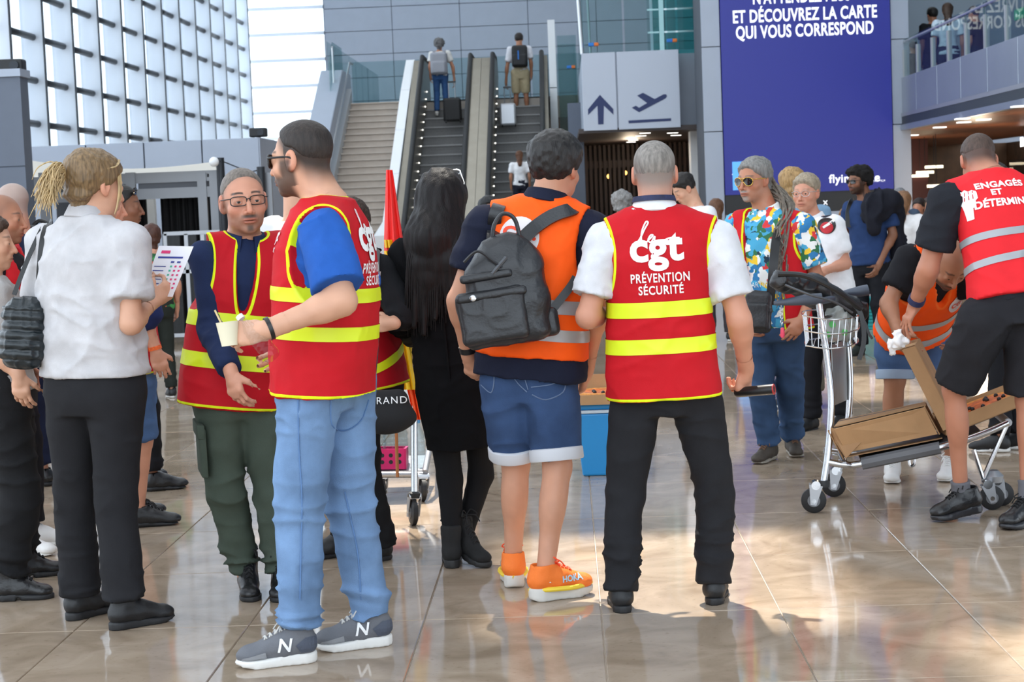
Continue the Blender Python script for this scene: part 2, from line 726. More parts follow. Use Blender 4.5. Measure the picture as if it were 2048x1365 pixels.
def decal(name, vf, o, U, V, cast, VQ, m, parent, lift=0.003):
    """print flat shapes onto a curved surface by dropping every corner on it"""
    bv = BVHTree.FromPolygons([tuple(p) for p in VQ[0]], [tuple(int(i) for i in q) for q in VQ[1]])
    o, U, V, cast = Vector(o), Vector(U).normalized(), Vector(V).normalized(), Vector(cast).normalized()
    vs, ok = [], []
    for a, b, _ in vf[0]:
        p = o + U * a + V * b
        h = bv.ray_cast(p - cast * 0.4, cast)
        if h[0] is None:
            vs.append(p)
            ok.append(False)
        else:
            n = h[1] if h[1].dot(cast) < 0 else -h[1]
            vs.append(h[0] + n * lift - cast * 0.001)
            ok.append(True)
    fs = [f for f in vf[1] if all(ok[i] for i in f)]
    mb = MB()
    mb.add(vs, fs)
    return mb.build(name, m, parent)

# ------------------------------------------------------------------ people
VOX = {'near': dict(body=.0165, head=.0035, hand=.0036, cloth=.0087, shoe=.0060, hair=.0048),
       'mid': dict(body=.022, head=.0050, hand=.0056, cloth=.0155, shoe=.0095, hair=.0080),
       'far': dict(body=.028, head=.0095, hand=.0115, cloth=.0185, shoe=.014, hair=.012)}
SK_FAIR, SK_PINK, SK_TAN, SK_OLIVE, SK_BROWN, SK_DARK = S(208, 158, 130), S(202, 144, 118), S(180, 124, 96), S(170, 118, 90), S(132, 88, 65), S(98, 66, 50)
def skinmat():
    return mat('skin', (0.6, 0.4, 0.3), rough=0.48, spec=0.4, attr='Col', bump=0.12, bscale=260)
MALE = [(-.24, .10, .085), (-.12, .150, .105), (.05, .165, .112), (.25, .150, .105), (.42, .148, .105), (.60, .165, .112), (.78, .172, .113), (.88, .160, .098), (.95, .115, .078), (1.02, .062, .060)]
FEM = [(-.24, .11, .095), (-.12, .168, .115), (.03, .176, .118), (.25, .145, .102), (.42, .128, .096), (.60, .145, .112), (.75, .152, .118), (.88, .140, .092), (.95, .100, .070), (1.02, .056, .054)]
def folds(VQ, amp, fr, seed=0.0, mask=None, sharp=3.0):
    V, Q = VQ
    N = normals(V, Q)
    Wp = np.stack([vnoise(V * 5 + seed + 11.3), vnoise(V * 5 + seed + 23.7), vnoise(V * 5 + seed + 5.1)], 1)
    r = 1 - np.abs(vnoise(V * np.array(fr) + Wp * .9 + seed * 3.7))
    d = (r ** sharp - .4) * amp
    if mask is not None:
        d = d * mask(V)
    return V + N * d[:, None], Q
class Person:
    pass
def R3(side, fwd, up):
    return np.array([side, fwd, up], dtype=f32).T
def person(label, x, D, crown, yaw, tone=SK_FAIR, q='near', fem=False, w=1.0, group=None, neck=None, hip=None, head=None, hyaw=None, hpit=5, hroll=0, hs=1.0,
           ls=None, rs=None, le=None, re=None, lw=None, rw=None, lh=None, rh=None, lk=None, rk=None, la=None, ra=None, lf=None, rf=None, lift=(0, 0),
           hands=True, lhand=None, rhand=None, base=None, armr=1.0, sh=0.185, hv=None):
    """a standing figure built from photo pixels: l and r are the person's own left and right.
    yaw 0 faces the camera, 90 faces picture left, 180 faces away."""
    P = Person()
    P.q, P.v, P.fem, P.w, P.tone = q, dict(VOX[q]), fem, w, tone
    if hv:
        P.v['head'] = hv
    c0 = at(x, crown, D)
    P.base = Vector((c0.x, c0.y, 0)) if base is None else Vector(base)
    Ht = c0.z - P.base.z
    P.Ht = Ht
    k = P.k = Ht / 1.75
    toC = Vector((CC.x - P.base.x, CC.y - P.base.y, 0)).normalized()
    rgt = Vector((-toC.y, toC.x, 0))            # picture right, level
    def fw(a):
        a = math.radians(a)
        return (toC * math.cos(a) - rgt * math.sin(a)).normalized()
    f = P.fwd = fw(yaw)
    z = Vector((0, 0, 1))
    s = P.side = f.cross(z).normalized()        # the person's right
    P.dir = fw
    def ov(px, p):
        if px is None:
            return p
        d = depth(p) + (px[2] if len(px) > 2 else 0)
        return at(px[0], px[1], d)
    P.pelvis = ov(hip, P.base + z * .93 * k)
    P.neck = ov(neck, P.base + z * 1.475 * k - f * .015)
    up = P.up = (P.neck - P.pelvis).normalized()
    P.L = (P.neck - P.pelvis).length
    f = P.tf = (f - up * f.dot(up)).normalized()
    s = P.ts = f.cross(up).normalized()
    hd = fw(yaw if hyaw is None else hyaw)
    P.head = ov(head, P.neck + z * .155 * k + hd * .035)
    hr = hd.cross(z).normalized()
    Rp = Matrix.Rotation(math.radians(-hpit), 3, hr) 
    hd2 = Rp @ hd
    hu = Rp @ z
    Rr = Matrix.Rotation(math.radians(hroll), 3, hd2)
    hr, hu = Rr @ hr, Rr @ hu
    P.hR = R3(hr, hd2, hu)
    P.hr, P.hf, P.hu = hr, hd2, hu
    P.hk = k * hs
    P.ls = ov(ls, P.neck - s * sh * k - up * .055 * k)
    P.rs = ov(rs, P.neck + s * sh * k - up * .055 * k)
    P.le = ov(le, P.ls - s * .045 * k - z * .285 * k - f * .02)
    P.re = ov(re, P.rs + s * .045 * k - z * .285 * k - f * .02)
    P.lw = ov(lw, P.le - z * .245 * k + f * .05)
    P.rw = ov(rw, P.re - z * .245 * k + f * .05)
    P.lh = ov(lh, P.pelvis - s * .088 * k)
    P.rh = ov(rh, P.pelvis + s * .088 * k)
    # feet: heel and toe points on the floor
    fl = 0.255 * k
    def foot(fp, sg):
        if fp is None:
            b = P.base + s * sg * .11 * k - P.fwd * .06
            return b, b + (P.fwd + s * sg * .15).normalized() * fl
        if len(fp) == 2 and hasattr(fp[0], '__len__'):
            a, b = onfloor(*fp[0]), onfloor(*fp[1])
            return a, a + (b - a).normalized() * fl
        a = onfloor(fp[0], fp[1])               # heel pixel and a heading
        return a, a + fw(fp[2]) * fl
    P.lheel, P.ltoe = foot(lf, -1)
    P.rheel, P.rtoe = foot(rf, 1)
    P.lheel = P.lheel + z * lift[0]
    P.rheel = P.rheel + z * lift[1]
    def ank(h, t):
        d = (t - h).normalized()
        return h + d * .055 * k + z * .095 * k
    P.la = ov(la, ank(P.lheel, P.ltoe))
    P.ra = ov(ra, ank(P.rheel, P.rtoe))
    P.lk = ov(lk, (P.lh * .5 + P.la * .5) + P.fwd * .03)
    P.rk = ov(rk, (P.rh * .5 + P.ra * .5) + P.fwd * .03)
    P.armr = armr
    P.root = thing('person', label, 'person', P.base, group)
    P.root.empty_display_size = .3
    P.hands = hands
    P.lhand = lhand or {}
    P.rhand = rhand or {}
    P.st = FEM if fem else MALE
    return P
def TP(P, off=0.0, st=None, tlo=None, thi=None, n=2.4, w=None, dy=0.0):
    w = P.w if w is None else w
    st = P.st if st is None else st
    return torso(P.pelvis, P.up, P.ts, P.tf, P.L, [(q[0], q[1] * P.k * w + off, q[2] * P.k * w + off, (q[3] if len(q) > 3 else 0) + dy) for q in st], n, tlo, thi)
def H(P, x, y, z):
    return P.head + (P.hr * x + P.hf * y + P.hu * z) * P.hk
def hell(P, c, r):
    return ell(H(P, *c), [q * P.hk for q in r], P.hR)
def hcap(P, a, b, ra, rb=None):
    return cap(H(P, *a), H(P, *b), ra * P.hk, (ra if rb is None else rb) * P.hk)
def head_ops(F, P, nose=1.0, ears=True, jaw=1.0, full=True):
    F.add(hell(P, (0, -.014, .030), (.0755, .096, .086)), .02)
    F.add(hell(P, (0, .022, -.028), (.0655, .070, .084)), .03)
    F.add(hell(P, (0, .030, -.072), (.052 * jaw, .056, .040)), .03)
    F.add(cap(H(P, 0, -.030, -.045), P.neck - P.up * .03 * P.k, .053 * P.k * (.84 if P.fem else 1.10), .060 * P.k * (.86 if P.fem else 1.12)), .03)
    if not full:
        F.add(hcap(P, (0, .085, .005), (0, .106, -.032), .008, .012), .012)
        for s in (-1, 1):
            F.add(hell(P, (s * .077, -.008, -.008), (.010, .020, .032)), .006)
        return
    F.add(hell(P, (0, .074, -.100), (.022, .016, .016)), .02)
    F.add(hcap(P, (-.036, .074, .022), (.036, .074, .022), .011), .014)
    for s in (-1, 1):
        F.sub(hell(P, (s * .033, .102, .003), (.021, .015, .012)), .014)
        F.add(hell(P, (s * .033, .0765, .001), (.0175, .0155, .0150)), .004)
        F.sub(hell(P, (s * .033, .0965, -.0008), (.0130, .0125, .0050)), .002)
        F.add(hell(P, (s * .042, .056, -.028), (.024, .026, .022)), .02)
    F.add(hcap(P, (0, .088, .012), (0, .107 + .006 * nose, -.034), .0075, .0105), .010)
    for s in (-1, 1):
        F.add(hell(P, (s * .0125, .094, -.039), (.0085, .012, .0085)), .008)
    F.add(hell(P, (0, .084, -.060), (.030, .014, .020)), .014)
    F.add(hell(P, (0, .0955, -.0635), (.022, .008, .0055)), .004)
    F.add(hell(P, (0, .0935, -.0735), (.020, .009, .0065)), .004)
    F.sub(hell(P, (0, .106, -.0683), (.024, .012, .0016)), .003)
    if ears:
        for s in (-1, 1):
            F.add(hell(P, (s * .079, -.010, -.006), (.011, .021, .033)), .006)
            F.add(hell(P, (s * .074, -.002, -.030), (.010, .011, .013)), .006)
            F.sub(hell(P, (s * .090, -.006, -.002), (.0075, .012, .021)), .004)
def hand_ops(F, wr, dr, n, right, k, curl=(22, 30, 22), spread=0.10, thumb=(.62, .62, .35), tcurl=14, kk=.004, idx=None):
    """palm, four unequal bent fingers and a thumb; n is the way the palm faces"""
    d = Vector(dr).normalized()
    n = Vector(n)
    n = (n - d * n.dot(d)).normalized()
    T = d.cross(n) if right else n.cross(d)
    R = R3(T, d, n)
    F.add(ell(wr + d * .046 * k + n * .002, (.041 * k, .056 * k, .0165 * k), R), .012)
    F.add(cap(wr + d * .072 * k + T * .026 * k, wr + d * .068 * k - T * .026 * k, .0145 * k, .013 * k), .010)
    F.add(cap(wr - d * .02 * k, wr + d * .03 * k, .026 * k, .024 * k), .014)
    fr = [(.0285, .084, (.043, .026, .021), .0092), (.0095, .089, (.047, .030, .022), .0095), (-.0098, .085, (.043, .028, .021), .0090), (-.0285, .077, (.034, .021, .019), .0080)]
    for i, (tx, dy, ls, r) in enumerate(fr):
        p = wr + d * (dy - .012) * k + T * tx * k
        cc = curl
        if i == 0 and idx:
            cc = idx
        a = 0.0
        sd = (tx / .028) * spread
        for j, l in enumerate(ls):
            a += math.radians(cc[j] + (i * 2.5 if j == 0 else 0))
            v = (d * math.cos(a) + n * math.sin(a) + T * sd).normalized()
            p2 = p + v * l * k
            F.add(cap(p, p2, r * k * (1 - .06 * j), r * k * (.92 - .06 * j)), kk if j else .006)
            p = p2
    p = wr + d * .020 * k + T * .026 * k + n * .006 * k
    v = (d * thumb[0] + T * thumb[1] + n * thumb[2]).normalized()
    ax = d.cross(T) if False else v.cross(n + d * .6).normalized()
    for j, (l, r) in enumerate(((.044, .0135), (.032, .0108), (.026, .0098))):
        p2 = p + v * l * k
        F.add(cap(p, p2, r * k, r * k * .9), .008 if j == 0 else .004)
        v = Matrix.Rotation(math.radians(tcurl), 3, ax) @ v
        p = p2
def hand_frame(P, right):
    s = P.re if right else P.le
    wv = P.rw if right else P.lw
    spec = P.rhand if right else P.lhand
    d = (wv - s).normalized()
    if 'dir' in spec:
        d = cv(*spec['dir']).normalized()
    n = (-P.ts if right else P.ts)
    if 'n' in spec:
        n = cv(*spec['n'])
    n = (n - d * n.dot(d)).normalized()
    return wv, d, n, {a: b for a, b in spec.items() if a not in ('dir', 'n')}
def body(P, stub=0.0, hairc=None, buzz=0.0, browc=None, brow=.75, lips=None, mous=0.0, bald=None, headargs=None, legs='cov', side=1.0, eyes=None, bare=False, line=0.0):
    """skin: one mesh of head, trunk, limbs and hands, coloured per corner"""
    F = SDF()
    k = P.k
    F.add(TP(P, -.014, w=min(P.w, 1.0), tlo=-.08), .02)
    for a in (P.ls, P.rs):
        F.add(cap(P.neck - P.up * .02 * k, a, .042 * k, .046 * k), .04)
    A = P.armr * k
    for s, e, wv in ((P.ls, P.le, P.lw), (P.rs, P.re, P.rw)):
        F.add(cap(s, e, .047 * A, .040 * A), .03)
        F.add(cap(e, wv, .040 * A, .026 * A), .02)
        m = e + (wv - e) * .25
        F.add(cap(e, m, .038 * A, .043 * A), .02)
    if legs:
        for h, kn, an, he, to in ((P.lh, P.lk, P.la, P.lheel, P.ltoe), (P.rh, P.rk, P.ra, P.rheel, P.rtoe)):
            if legs == 'cov':
                F.add(cap(h, kn, .058 * k, .042 * k), .02)
                F.add(cap(kn, an, .040 * k, .031 * k), .02)
                F.add(cap(an - Vector((0, 0, .03)), to + (he - to) * .35 + Vector((0, 0, .03)), .028 * k, .020 * k), .02)
                continue
            F.add(cap(h, kn, .078 * k, .053 * k), .04)
            F.add(cap(kn, an, .050 * k, .034 * k), .03)
            c = kn + (an - kn) * .30
            ax = (an - kn).normalized()
            bk = -(P.fwd - ax * P.fwd.dot(ax)).normalized()
            F.add(ell(c + bk * .020 * k, (.050 * k, .050 * k, .125 * k), R3(ax.cross(bk).normalized(), bk, ax)), .03)
            F.add(cap(an - Vector((0, 0, .03)), to + (he - to) * .35 + Vector((0, 0, .03)), .032 * k, .020 * k), .03)
    head_ops(F, P, full=P.q in ('near', 'mid'), **(headargs or {}))
    hands_ = []
    hands_.append((P.head + P.hu * .03 * P.hk, P.head - P.hu * .055 * P.hk, .128 * P.hk, P.v['head']))
    if P.hands:
        for right in (False, True):
            if P.hands in ('l', 'r') and P.hands != ('r' if right else 'l'):
                continue
            wv, d, n, sp = hand_frame(P, right)
            hand_ops(F, wv, d, n, right, k, **sp)
            hands_.append((wv - d * .01 * k, wv + d * .19 * k, .070 * k, P.v['hand']))
    parts = [F.mesh(P.v['body'])]
    m = P.v['body'] * .6
    for a, b, r, h in hands_:
        an_, bn_ = npv(a), npv(b)
        def near_(V, rr):
            t = np.clip(((V - an_) @ (bn_ - an_)) / ((bn_ - an_) ** 2).sum(), 0, 1)
            return np.linalg.norm(V - an_ - t[:, None] * (bn_ - an_), axis=1) < rr
        parts[0] = keep(parts[0], ~near_(parts[0][0], r - m), True)
        fm = F.mesh(h, np.minimum(an_, bn_) - r, np.maximum(an_, bn_) + r)
        parts.append(keep(fm, near_(fm[0], r), True))
    V, Q = join(parts)
    lv = ((V - npv(P.head)) @ P.hR) / P.hk
    x, y, zz = lv[:, 0], lv[:, 1], lv[:, 2]
    near = (np.abs(lv) < .15).all(1)
    t = np.array(P.tone)
    col = np.tile(t, (len(V), 1)) * (1 + .06 * vnoise(V * 40))[:, None]
    def mix(c, m):
        nonlocal col
        m = np.where(near, m, 0)[:, None]
        col = col * (1 - m) + np.array(c) * m
    red = t * np.array([1.02, .72, .68])
    mix(red, .55 * np.exp(-(((np.abs(x) - .045) / .02) ** 2 + ((zz + .028) / .02) ** 2)) * (y > .03))
    mix(red, .5 * np.exp(-((x / .018) ** 2 + ((zz + .036) / .014) ** 2)) * (y > .085))
    mix(red, .55 * (np.abs(x) > .075))
    hc = np.array(hairc if hairc is not None else (.05, .04, .03))
    if stub:
        mk = sstep(-.035, -.062, zz) * (y > -.01) * sstep(-.01, .02, y) * (zz > -.125)
        mk = np.maximum(mk, sstep(-.042, -.052, zz) * (np.abs(x) < .03) * (y > .06))
        mk = np.maximum(mk, side * (np.abs(x) > .055) * sstep(.012, -.01, zz) * sstep(-.02, .0, y) * sstep(.055, .035, y))
        mix(hc, mk * stub)
    if mous:
        mix(hc, mous * np.exp(-((x / .026) ** 4 + ((zz + .054) / .007) ** 4)) * (y > .07))
        mix(hc, mous * .8 * np.exp(-((x / (.012 + .010 * (side < 1))) ** 4 + ((zz + .095) / (.012 + .006 * (side < 1))) ** 4)) * (y > .06))
    lc = t * np.array([.82, .50, .48]) if lips is None else np.array(lips)
    mix(lc, .85 * np.exp(-((x / .025) ** 4 + ((zz + .068) / .010) ** 4)) * (y > .078))
    mix(t * .12, .9 * np.exp(-((x / .024) ** 4 + ((zz + .0683) / .0022) ** 2)) * (y > .078))
    bc = np.array(browc) if browc is not None else hc
    bz = .028 + .004 * np.cos((np.abs(x) - .03) / .02 * 1.4)
    mix(bc, brow * np.exp(-(((zz - bz) / .0042) ** 4)) * sstep(.012, .017, np.abs(x)) * sstep(.058, .048, np.abs(x)) * (y > .04))
    if buzz:
        zl = np.interp(y, [-.12, -.09, -.05, -.02, .01, .035, .06, .085, .11], np.array([-.065, -.07, -.055, -.02, -.02, .015, .05, .074, .08])) + line
        mix(hc, buzz * sstep(-.030, .055, zz - zl + np.where(y > .02, -.014, .012)) * (np.abs(x) < .0775))
    if bald is not None:
        mix(t * np.array([1.0, .9, .85]), .3 * sstep(.04, .09, zz))
    o = mesh_obj('body', (V, Q), skinmat(), P.root, col=np.clip(col, 0, 1))
    P.bodyVQ = (V, Q)
    if P.q in ('near', 'mid') and eyes is not False:
        for s in (-1, 1):
            eyeball(P, s, eyes or S(70, 50, 35))
    return o
def eyeball(P, s, iris):
    r = .0125 * P.hk
    c = H(P, s * .033, .0775, .0005)
    mb = MB()
    nu, nv = 20, 14
    vs, co = [], []
    for j in range(nv + 1):
        th = math.pi * j / nv
        for i in range(nu):
            a = 2 * math.pi * i / nu
            l = Vector((math.sin(th) * math.cos(a), math.cos(th), math.sin(th) * math.sin(a)))
            vs.append(c + (P.hr * l.x + P.hf * l.y + P.hu * l.z) * r)
            co.append((.01, .01, .01) if th < .24 else (iris if th < .52 else (.75, .72, .70)))
    Q = []
    for j in range(nv):
        for i in range(nu):
            Q.append((j * nu + i, j * nu + (i + 1) % nu, (j + 1) * nu + (i + 1) % nu, (j + 1) * nu + i))
    mesh_obj('eye', (np.array([tuple(v) for v in vs]), np.array(Q)), mat('eye', (.8, .8, .8), rough=.12, attr='Col'), P.root, col=np.array(co))

def hair(P, color, top=.016, side=.008, amp=.003, fr=(220, 220, 90), line=0.0, name='hair', back=0.0, rough=.5, front=0.0, extra=None, m=None, nape=0.0):
    """a cap of hair that thins out towards its line"""
    k = P.hk
    c1 = hell(P, (0, -.014, .030), (.0755, .096, .086))
    c2 = hell(P, (0, .018, -.022), (.0665, .074, .086))
    c3 = cap(H(P, 0, -.045, -.03), H(P, 0, -.055, -.11), .050 * k, .048 * k)
    F = SDF()
    Hc, Rh = npv(P.head), npv(P.hR)
    def fn(x, y, z):
        d = np.minimum(c1[0](x, y, z), c2[0](x, y, z))
        if back or nape:
            d = np.minimum(d, c3[0](x, y, z))
        x, y, z = (x - Hc[0]) / f32(k), (y - Hc[1]) / f32(k), (z - Hc[2]) / f32(k)
        b = x * Rh[0, 1] + y * Rh[1, 1] + z * Rh[2, 1]
        g = x * Rh[0, 2] + y * Rh[1, 2] + z * Rh[2, 2]
        zl = np.interp(b, [-.12, -.09, -.05, -.02, .01, .035, .06, .085, .11], np.array([-.065 - nape, -.07 - nape, -.055 - nape, -.02, -.01, .02, .052 + front, .074 + front, .08 + front]) + line).astype(f32)
        q = g - zl
        th = side + (top - side) * sstep(.0, .09, g) + back * sstep(-.02, -.09, b)
        fade = np.clip(q / f32(.018), -1, 1)
        return d - f32(k) * (th * np.clip(fade, 0, 1) - .006 * (1 - fade))
    e = .02 + max(top, side + back)
    F.add((fn, np.minimum(c1[1], c2[1]) - e, np.maximum(c1[2], c2[2]) + e), 0)
    for p in (extra or []):
        F.add(*p)
    VQ = F.mesh(P.v['hair'])
    VQ = ruffle(VQ, amp, fr, 1.0)
    if amp > .002:
        VQ = ruffle(VQ, amp * .8, tuple(a * .45 for a in fr), 2.0)
    mm = m or mat('hair_%d_%d_%d' % tuple(int(c * 999) for c in color), color, rough, spec=.35, var=.45, vscale=60, stretch=(1.6, 1.6, .35), bump=.5, bscale=160)
    o = mesh_obj(name, VQ, mm, P.root)
    P.hairVQ = VQ
    return o

def legs_field(F, P, r, hem, foff=0.0):
    k = P.k
    ends = []
    for h, kn, an in ((P.lh, P.lk, P.la), (P.rh, P.rk, P.ra)):
        if hem >= 0:
            e = kn + (an - kn) * hem
            F.add(cap(h, kn, r[0] * k, r[1] * k), .025)
            re = r[1] + (r[2] - r[1]) * hem
            F.add(cap(kn, e, r[1] * k, re * k, flat=True), .02)
            ends.append((e, (an - kn).normalized(), re * k))
        else:
            e = kn + (kn - h) * hem
            F.add(cap(h, e, r[0] * k, r[1] * k, flat=True), .025)
            ends.append((e, (kn - h).normalized(), r[1] * k))
    return ends
def trousers(P, color, r=(.098, .072, .060), hem=.93, name='trousers', m=None, wr=.006, off=.012, top=.24, cuff=None, w=None, st=None, belt=None, folds_=1.0):
    F = SDF()
    F.add(TP(P, off, tlo=-.2, thi=top, w=w, st=st), .02)
    ends = legs_field(F, P, r, hem)
    VQ = F.mesh(P.v['cloth'])
    za = min(P.la.z, P.ra.z)
    zk = (P.lk.z + P.rk.z) / 2
    zh = P.pelvis.z
    VQ = ruffle(VQ, wr * .8, (7, 7, 9), 3.0)
    VQ = folds(VQ, wr * 1.6, (5, 5, 15), 3.0, lambda V: .35 + .65 * np.exp(-((V[:, 2] - zk) / .16) ** 2) * folds_ + .5 * np.exp(-((V[:, 2] - zh + .12) / .10) ** 2))
    if hem > .5:
        VQ = folds(VQ, wr * 2.2 * folds_, (4.5, 4.5, 26), 4.0, lambda V: sstep(.30, .02, V[:, 2] - za) * sstep(-.03, .03, V[:, 2] - za))
    mm = m or cloth('%s_%d_%d_%d' % ((name,) + tuple(int(c * 999) for c in color)), color)
    o = mesh_obj(name, VQ, mm, P.root)
    P.trVQ = VQ
    if cuff is not None:
        for e, ax, rr in ends:
            mb = MB()
            n = 24
            mb.tube_r(e - ax * .045, ax, [(0, rr + .004), (.004, rr + .009), (.044, rr + .010), (.050, rr + .006), (.050, rr - .004)], n)
            mb.build('cuff', cuff, o, smooth=True)
    return o
def arms_field(F, P, sl, r, only=None):
    k = P.k
    for i, (s, e, wv) in enumerate(((P.ls, P.le, P.lw), (P.rs, P.re, P.rw))):
        if only is not None and i not in only:
            continue
        F.add(cap(P.neck - P.up * .044 * k, s - P.up * .004 * k, .040 * k, r[0] * k * .90), .035)
        if sl <= 1:
            p = s + (e - s) * sl
            F.add(cap(s, p, r[0] * k, r[1] * k, flat=True), .03)
        else:
            F.add(cap(s, e, r[0] * k, r[1] * k), .03)
            p = e + (wv - e) * (sl - 1)
            F.add(cap(e, p, r[1] * k, r[2] * k, flat=True), .02)
def shirt(P, color, sl=.62, r=(.072, .074, .055), hem=-.02, off=.012, name='shirt', m=None, wr=.006, st=None, collar=None, w=None, neckcut=True, flare=0.0, top=1.0):
    F = SDF()
    base = P.st if st is None else st
    if flare:
        base = [(q[0], q[1] + flare * max(0, .5 - q[0]), q[2] + flare * .7 * max(0, .5 - q[0])) + tuple(q[3:]) for q in base]
    F.add(TP(P, off, st=base, tlo=hem, thi=top, w=w), .02)
    arms_field(F, P, sl, r)
    if neckcut:
        F.sub(ell(P.neck + P.up * .035 * P.k + P.tf * .02, (.066 * P.k, .078 * P.k, .042 * P.k), R3(P.ts, P.tf, P.up)), .006)
    VQ = F.mesh(P.v['cloth'])
    VQ = ruffle(VQ, wr * .8, (6, 6, 8), 6.0)
    VQ = folds(VQ, wr * 1.5, (6, 6, 13), 6.0)
    VQ = folds(VQ, wr * .7, (13, 13, 17), 6.7)
    mm = m or cloth('%s_%d_%d_%d' % ((name,) + tuple(int(c * 999) for c in color)), color)
    o = mesh_obj(name, VQ, mm, P.root)
    P.shVQ = VQ
    if collar is not None:
        k = P.k
        hb = (P.up * .75 + (P.head - P.neck).normalized() * .45).normalized()
        fr = (P.tf - hb * P.tf.dot(hb)).normalized()
        sr = fr.cross(hb)
        a = P.neck - P.up * .006 * k + P.tf * .006
        f_ = k * (.86 if P.fem else 1.0)
        prof = [(.070, -.012, 0), (.066, .034, 0), (.069, .040, 0), (.077, .036, 0), (.094, -.004, -.020), (.090, -.008, -.020)]
        n_ = 40
        vs, fs = [], []
        for i in range(n_ + 1):
            th = .34 + (2 * math.pi - .68) * i / n_
            fr_ = max(0, math.cos(th))
            for r_, h_, dh in prof:
                vs.append(a + (fr * math.cos(th) * 1.08 + sr * math.sin(th)) * r_ * f_ + hb * (h_ + dh * fr_ ** 3 - .016 * fr_) * k)
        m_ = len(prof)
        for i in range(n_):
            for j in range(m_ - 1):
                fs.append((i * m_ + j, i * m_ + j + 1, (i + 1) * m_ + j + 1, (i + 1) * m_ + j))
        MB().add(vs, fs).build('collar', collar, o, smooth=True)
    return o
VEST = [(-.14, .208, .150), (.1, .200, .146), (.4, .192, .142), (.7, .192, .140), (.84, .186, .122), (.92, .165, .098), (.98, .11, .080), (1.03, .07, .066)]
def vest(P, color, piping, hem=-.06, st=None, off=.006, w=None, name='vest', open_front=0.0, arm=(.072, .22, .150), wr=.008, edgew=.010, vneck=0.0, neckr=(.082, .090, .05), sheen=0.0, neckz=.035, armout=.035, trap=.070):
    k = P.k
    F = SDF()
    R = R3(P.ts, P.tf, P.up)
    F.add(TP(P, off, st=st or VEST, tlo=hem, thi=1.0, w=w), .02)
    for s in (P.ls, P.rs):
        F.add(cap(P.neck - P.up * .036 * k, P.neck + (s - P.neck) * .85 + P.up * .010 * k, .061 * k, trap * k), .04)
    cuts = []
    for s, sg in ((P.ls, -1), (P.rs, 1)):
        cuts.append(ell(s + P.ts * sg * armout * k - P.up * .055 * k, (arm[0] * k, arm[1] * k, arm[2] * k), R))
    cuts.append(ell(P.neck + P.up * neckz * k + P.tf * .02, [q * k for q in neckr], R))
    if vneck:
        cuts.append(ell(P.neck - P.up * .02 * k + P.tf * .16 * k, (.044 * k, .12 * k, vneck * k), R))
    if open_front:
        cuts.append(rbox(P.pelvis + P.up * P.L * .45 + P.tf * .2 * k, (open_front * k, .17 * k, P.L * .75), R, .02))
    for c in cuts:
        F.sub(c, .003)
    VQ = F.mesh(P.v['cloth'])
    VQ = ruffle(VQ, wr, (5, 5, 4), 8.0)
    VQ = folds(VQ, wr * .9, (5, 5, 8), 8.0)
    VQ = folds(VQ, wr * .35, (12, 12, 14), 8.6)
    V = VQ[0].astype(f32)
    e = ((V - npv(P.pelvis)) @ npv(P.up)) - hem * P.L
    for c in cuts:
        e = np.minimum(e, c[0](V[:, 0], V[:, 1], V[:, 2]))
    m = cloth('%s_%d_%d_%d' % ((name,) + tuple(int(c * 999) for c in color)), color, rough=.7, var=.06, edge=piping, edgew=edgew, bump=.12)
    o = mesh_obj(name, VQ, m, P.root, edge=e)
    P.veVQ = VQ
    P.vest = o
    return o
def band(P, t0, t1, m, VQ=None, parent=None, name='reflective_band', lift=.003, tilt=0.0):
    """a taped strip cut out of the vest's own surface and laid on it"""
    V, Q = VQ or P.veVQ
    parent = parent or P.vest
    N = normals(V, Q)
    upn = np.array(P.up + P.ts * tilt)
    t = ((V - np.array(P.pelvis)) @ upn) / P.L
    sel = ((t[Q] > t0 - .0).any(1)) & ((t[Q] < t1).any(1))
    q = Q[sel]
    used = np.unique(q)
    re = np.full(len(V), -1)
    re[used] = np.arange(len(used))
    vv = V[used] + N[used] * lift
    me = bpy.data.meshes.new(name)
    o0 = rootloc(parent)
    me.from_pydata([tuple(p) for p in vv], [], [tuple(int(i) for i in f) for f in re[q]])
    bm = bmesh.new()
    bm.from_mesh(me)
    un = Vector(upn).normalized()
    ln = Vector(upn).length
    for tt, sg in ((t0, -1), (t1, 1)):
        bmesh.ops.bisect_plane(bm, geom=list(bm.verts) + list(bm.edges) + list(bm.faces), plane_co=P.pelvis + un * (tt * P.L / ln), plane_no=un * sg, clear_outer=True)
    bmesh.ops.translate(bm, verts=bm.verts, vec=-o0)
    bm.to_mesh(me)
    bm.free()
    me.polygons.foreach_set('use_smooth', [True] * len(me.polygons))
    me.materials.append(m)
    return put(name, me, parent)
def tpoint(P, u, t, fwd=0.0):
    """a point of the trunk: u metres to the person's right, t along the trunk"""
    return P.pelvis + P.ts * u + P.up * (t * P.L) + P.tf * fwd
def back_text(P, s, wd, ht, t, m, u=0.0, bold=.03, front=False, VQ=None, parent=None, name='lettering', spacing=1.06):
    """writing on the vest, scaled to a width and a height in metres, standing on trunk height t"""
    v, f = text_mesh(s, 1.0, bold, cell=.12, spacing=spacing)
    x0, x1 = min(q[0] for q in v), max(q[0] for q in v)
    y0, y1 = min(q[1] for q in v), max(q[1] for q in v)
    v = [((q[0] - (x0 + x1) / 2) * wd / (x1 - x0), (q[1] - y0) * ht / (y1 - y0), 0) for q in v]
    U = -P.ts if front else P.ts
    cast = -P.tf if front else P.tf
    return decal(name, (v, f), tpoint(P, u, t, 0.25 if front else -0.25), U, P.up, cast, VQ or P.veVQ, m, parent or P.vest)
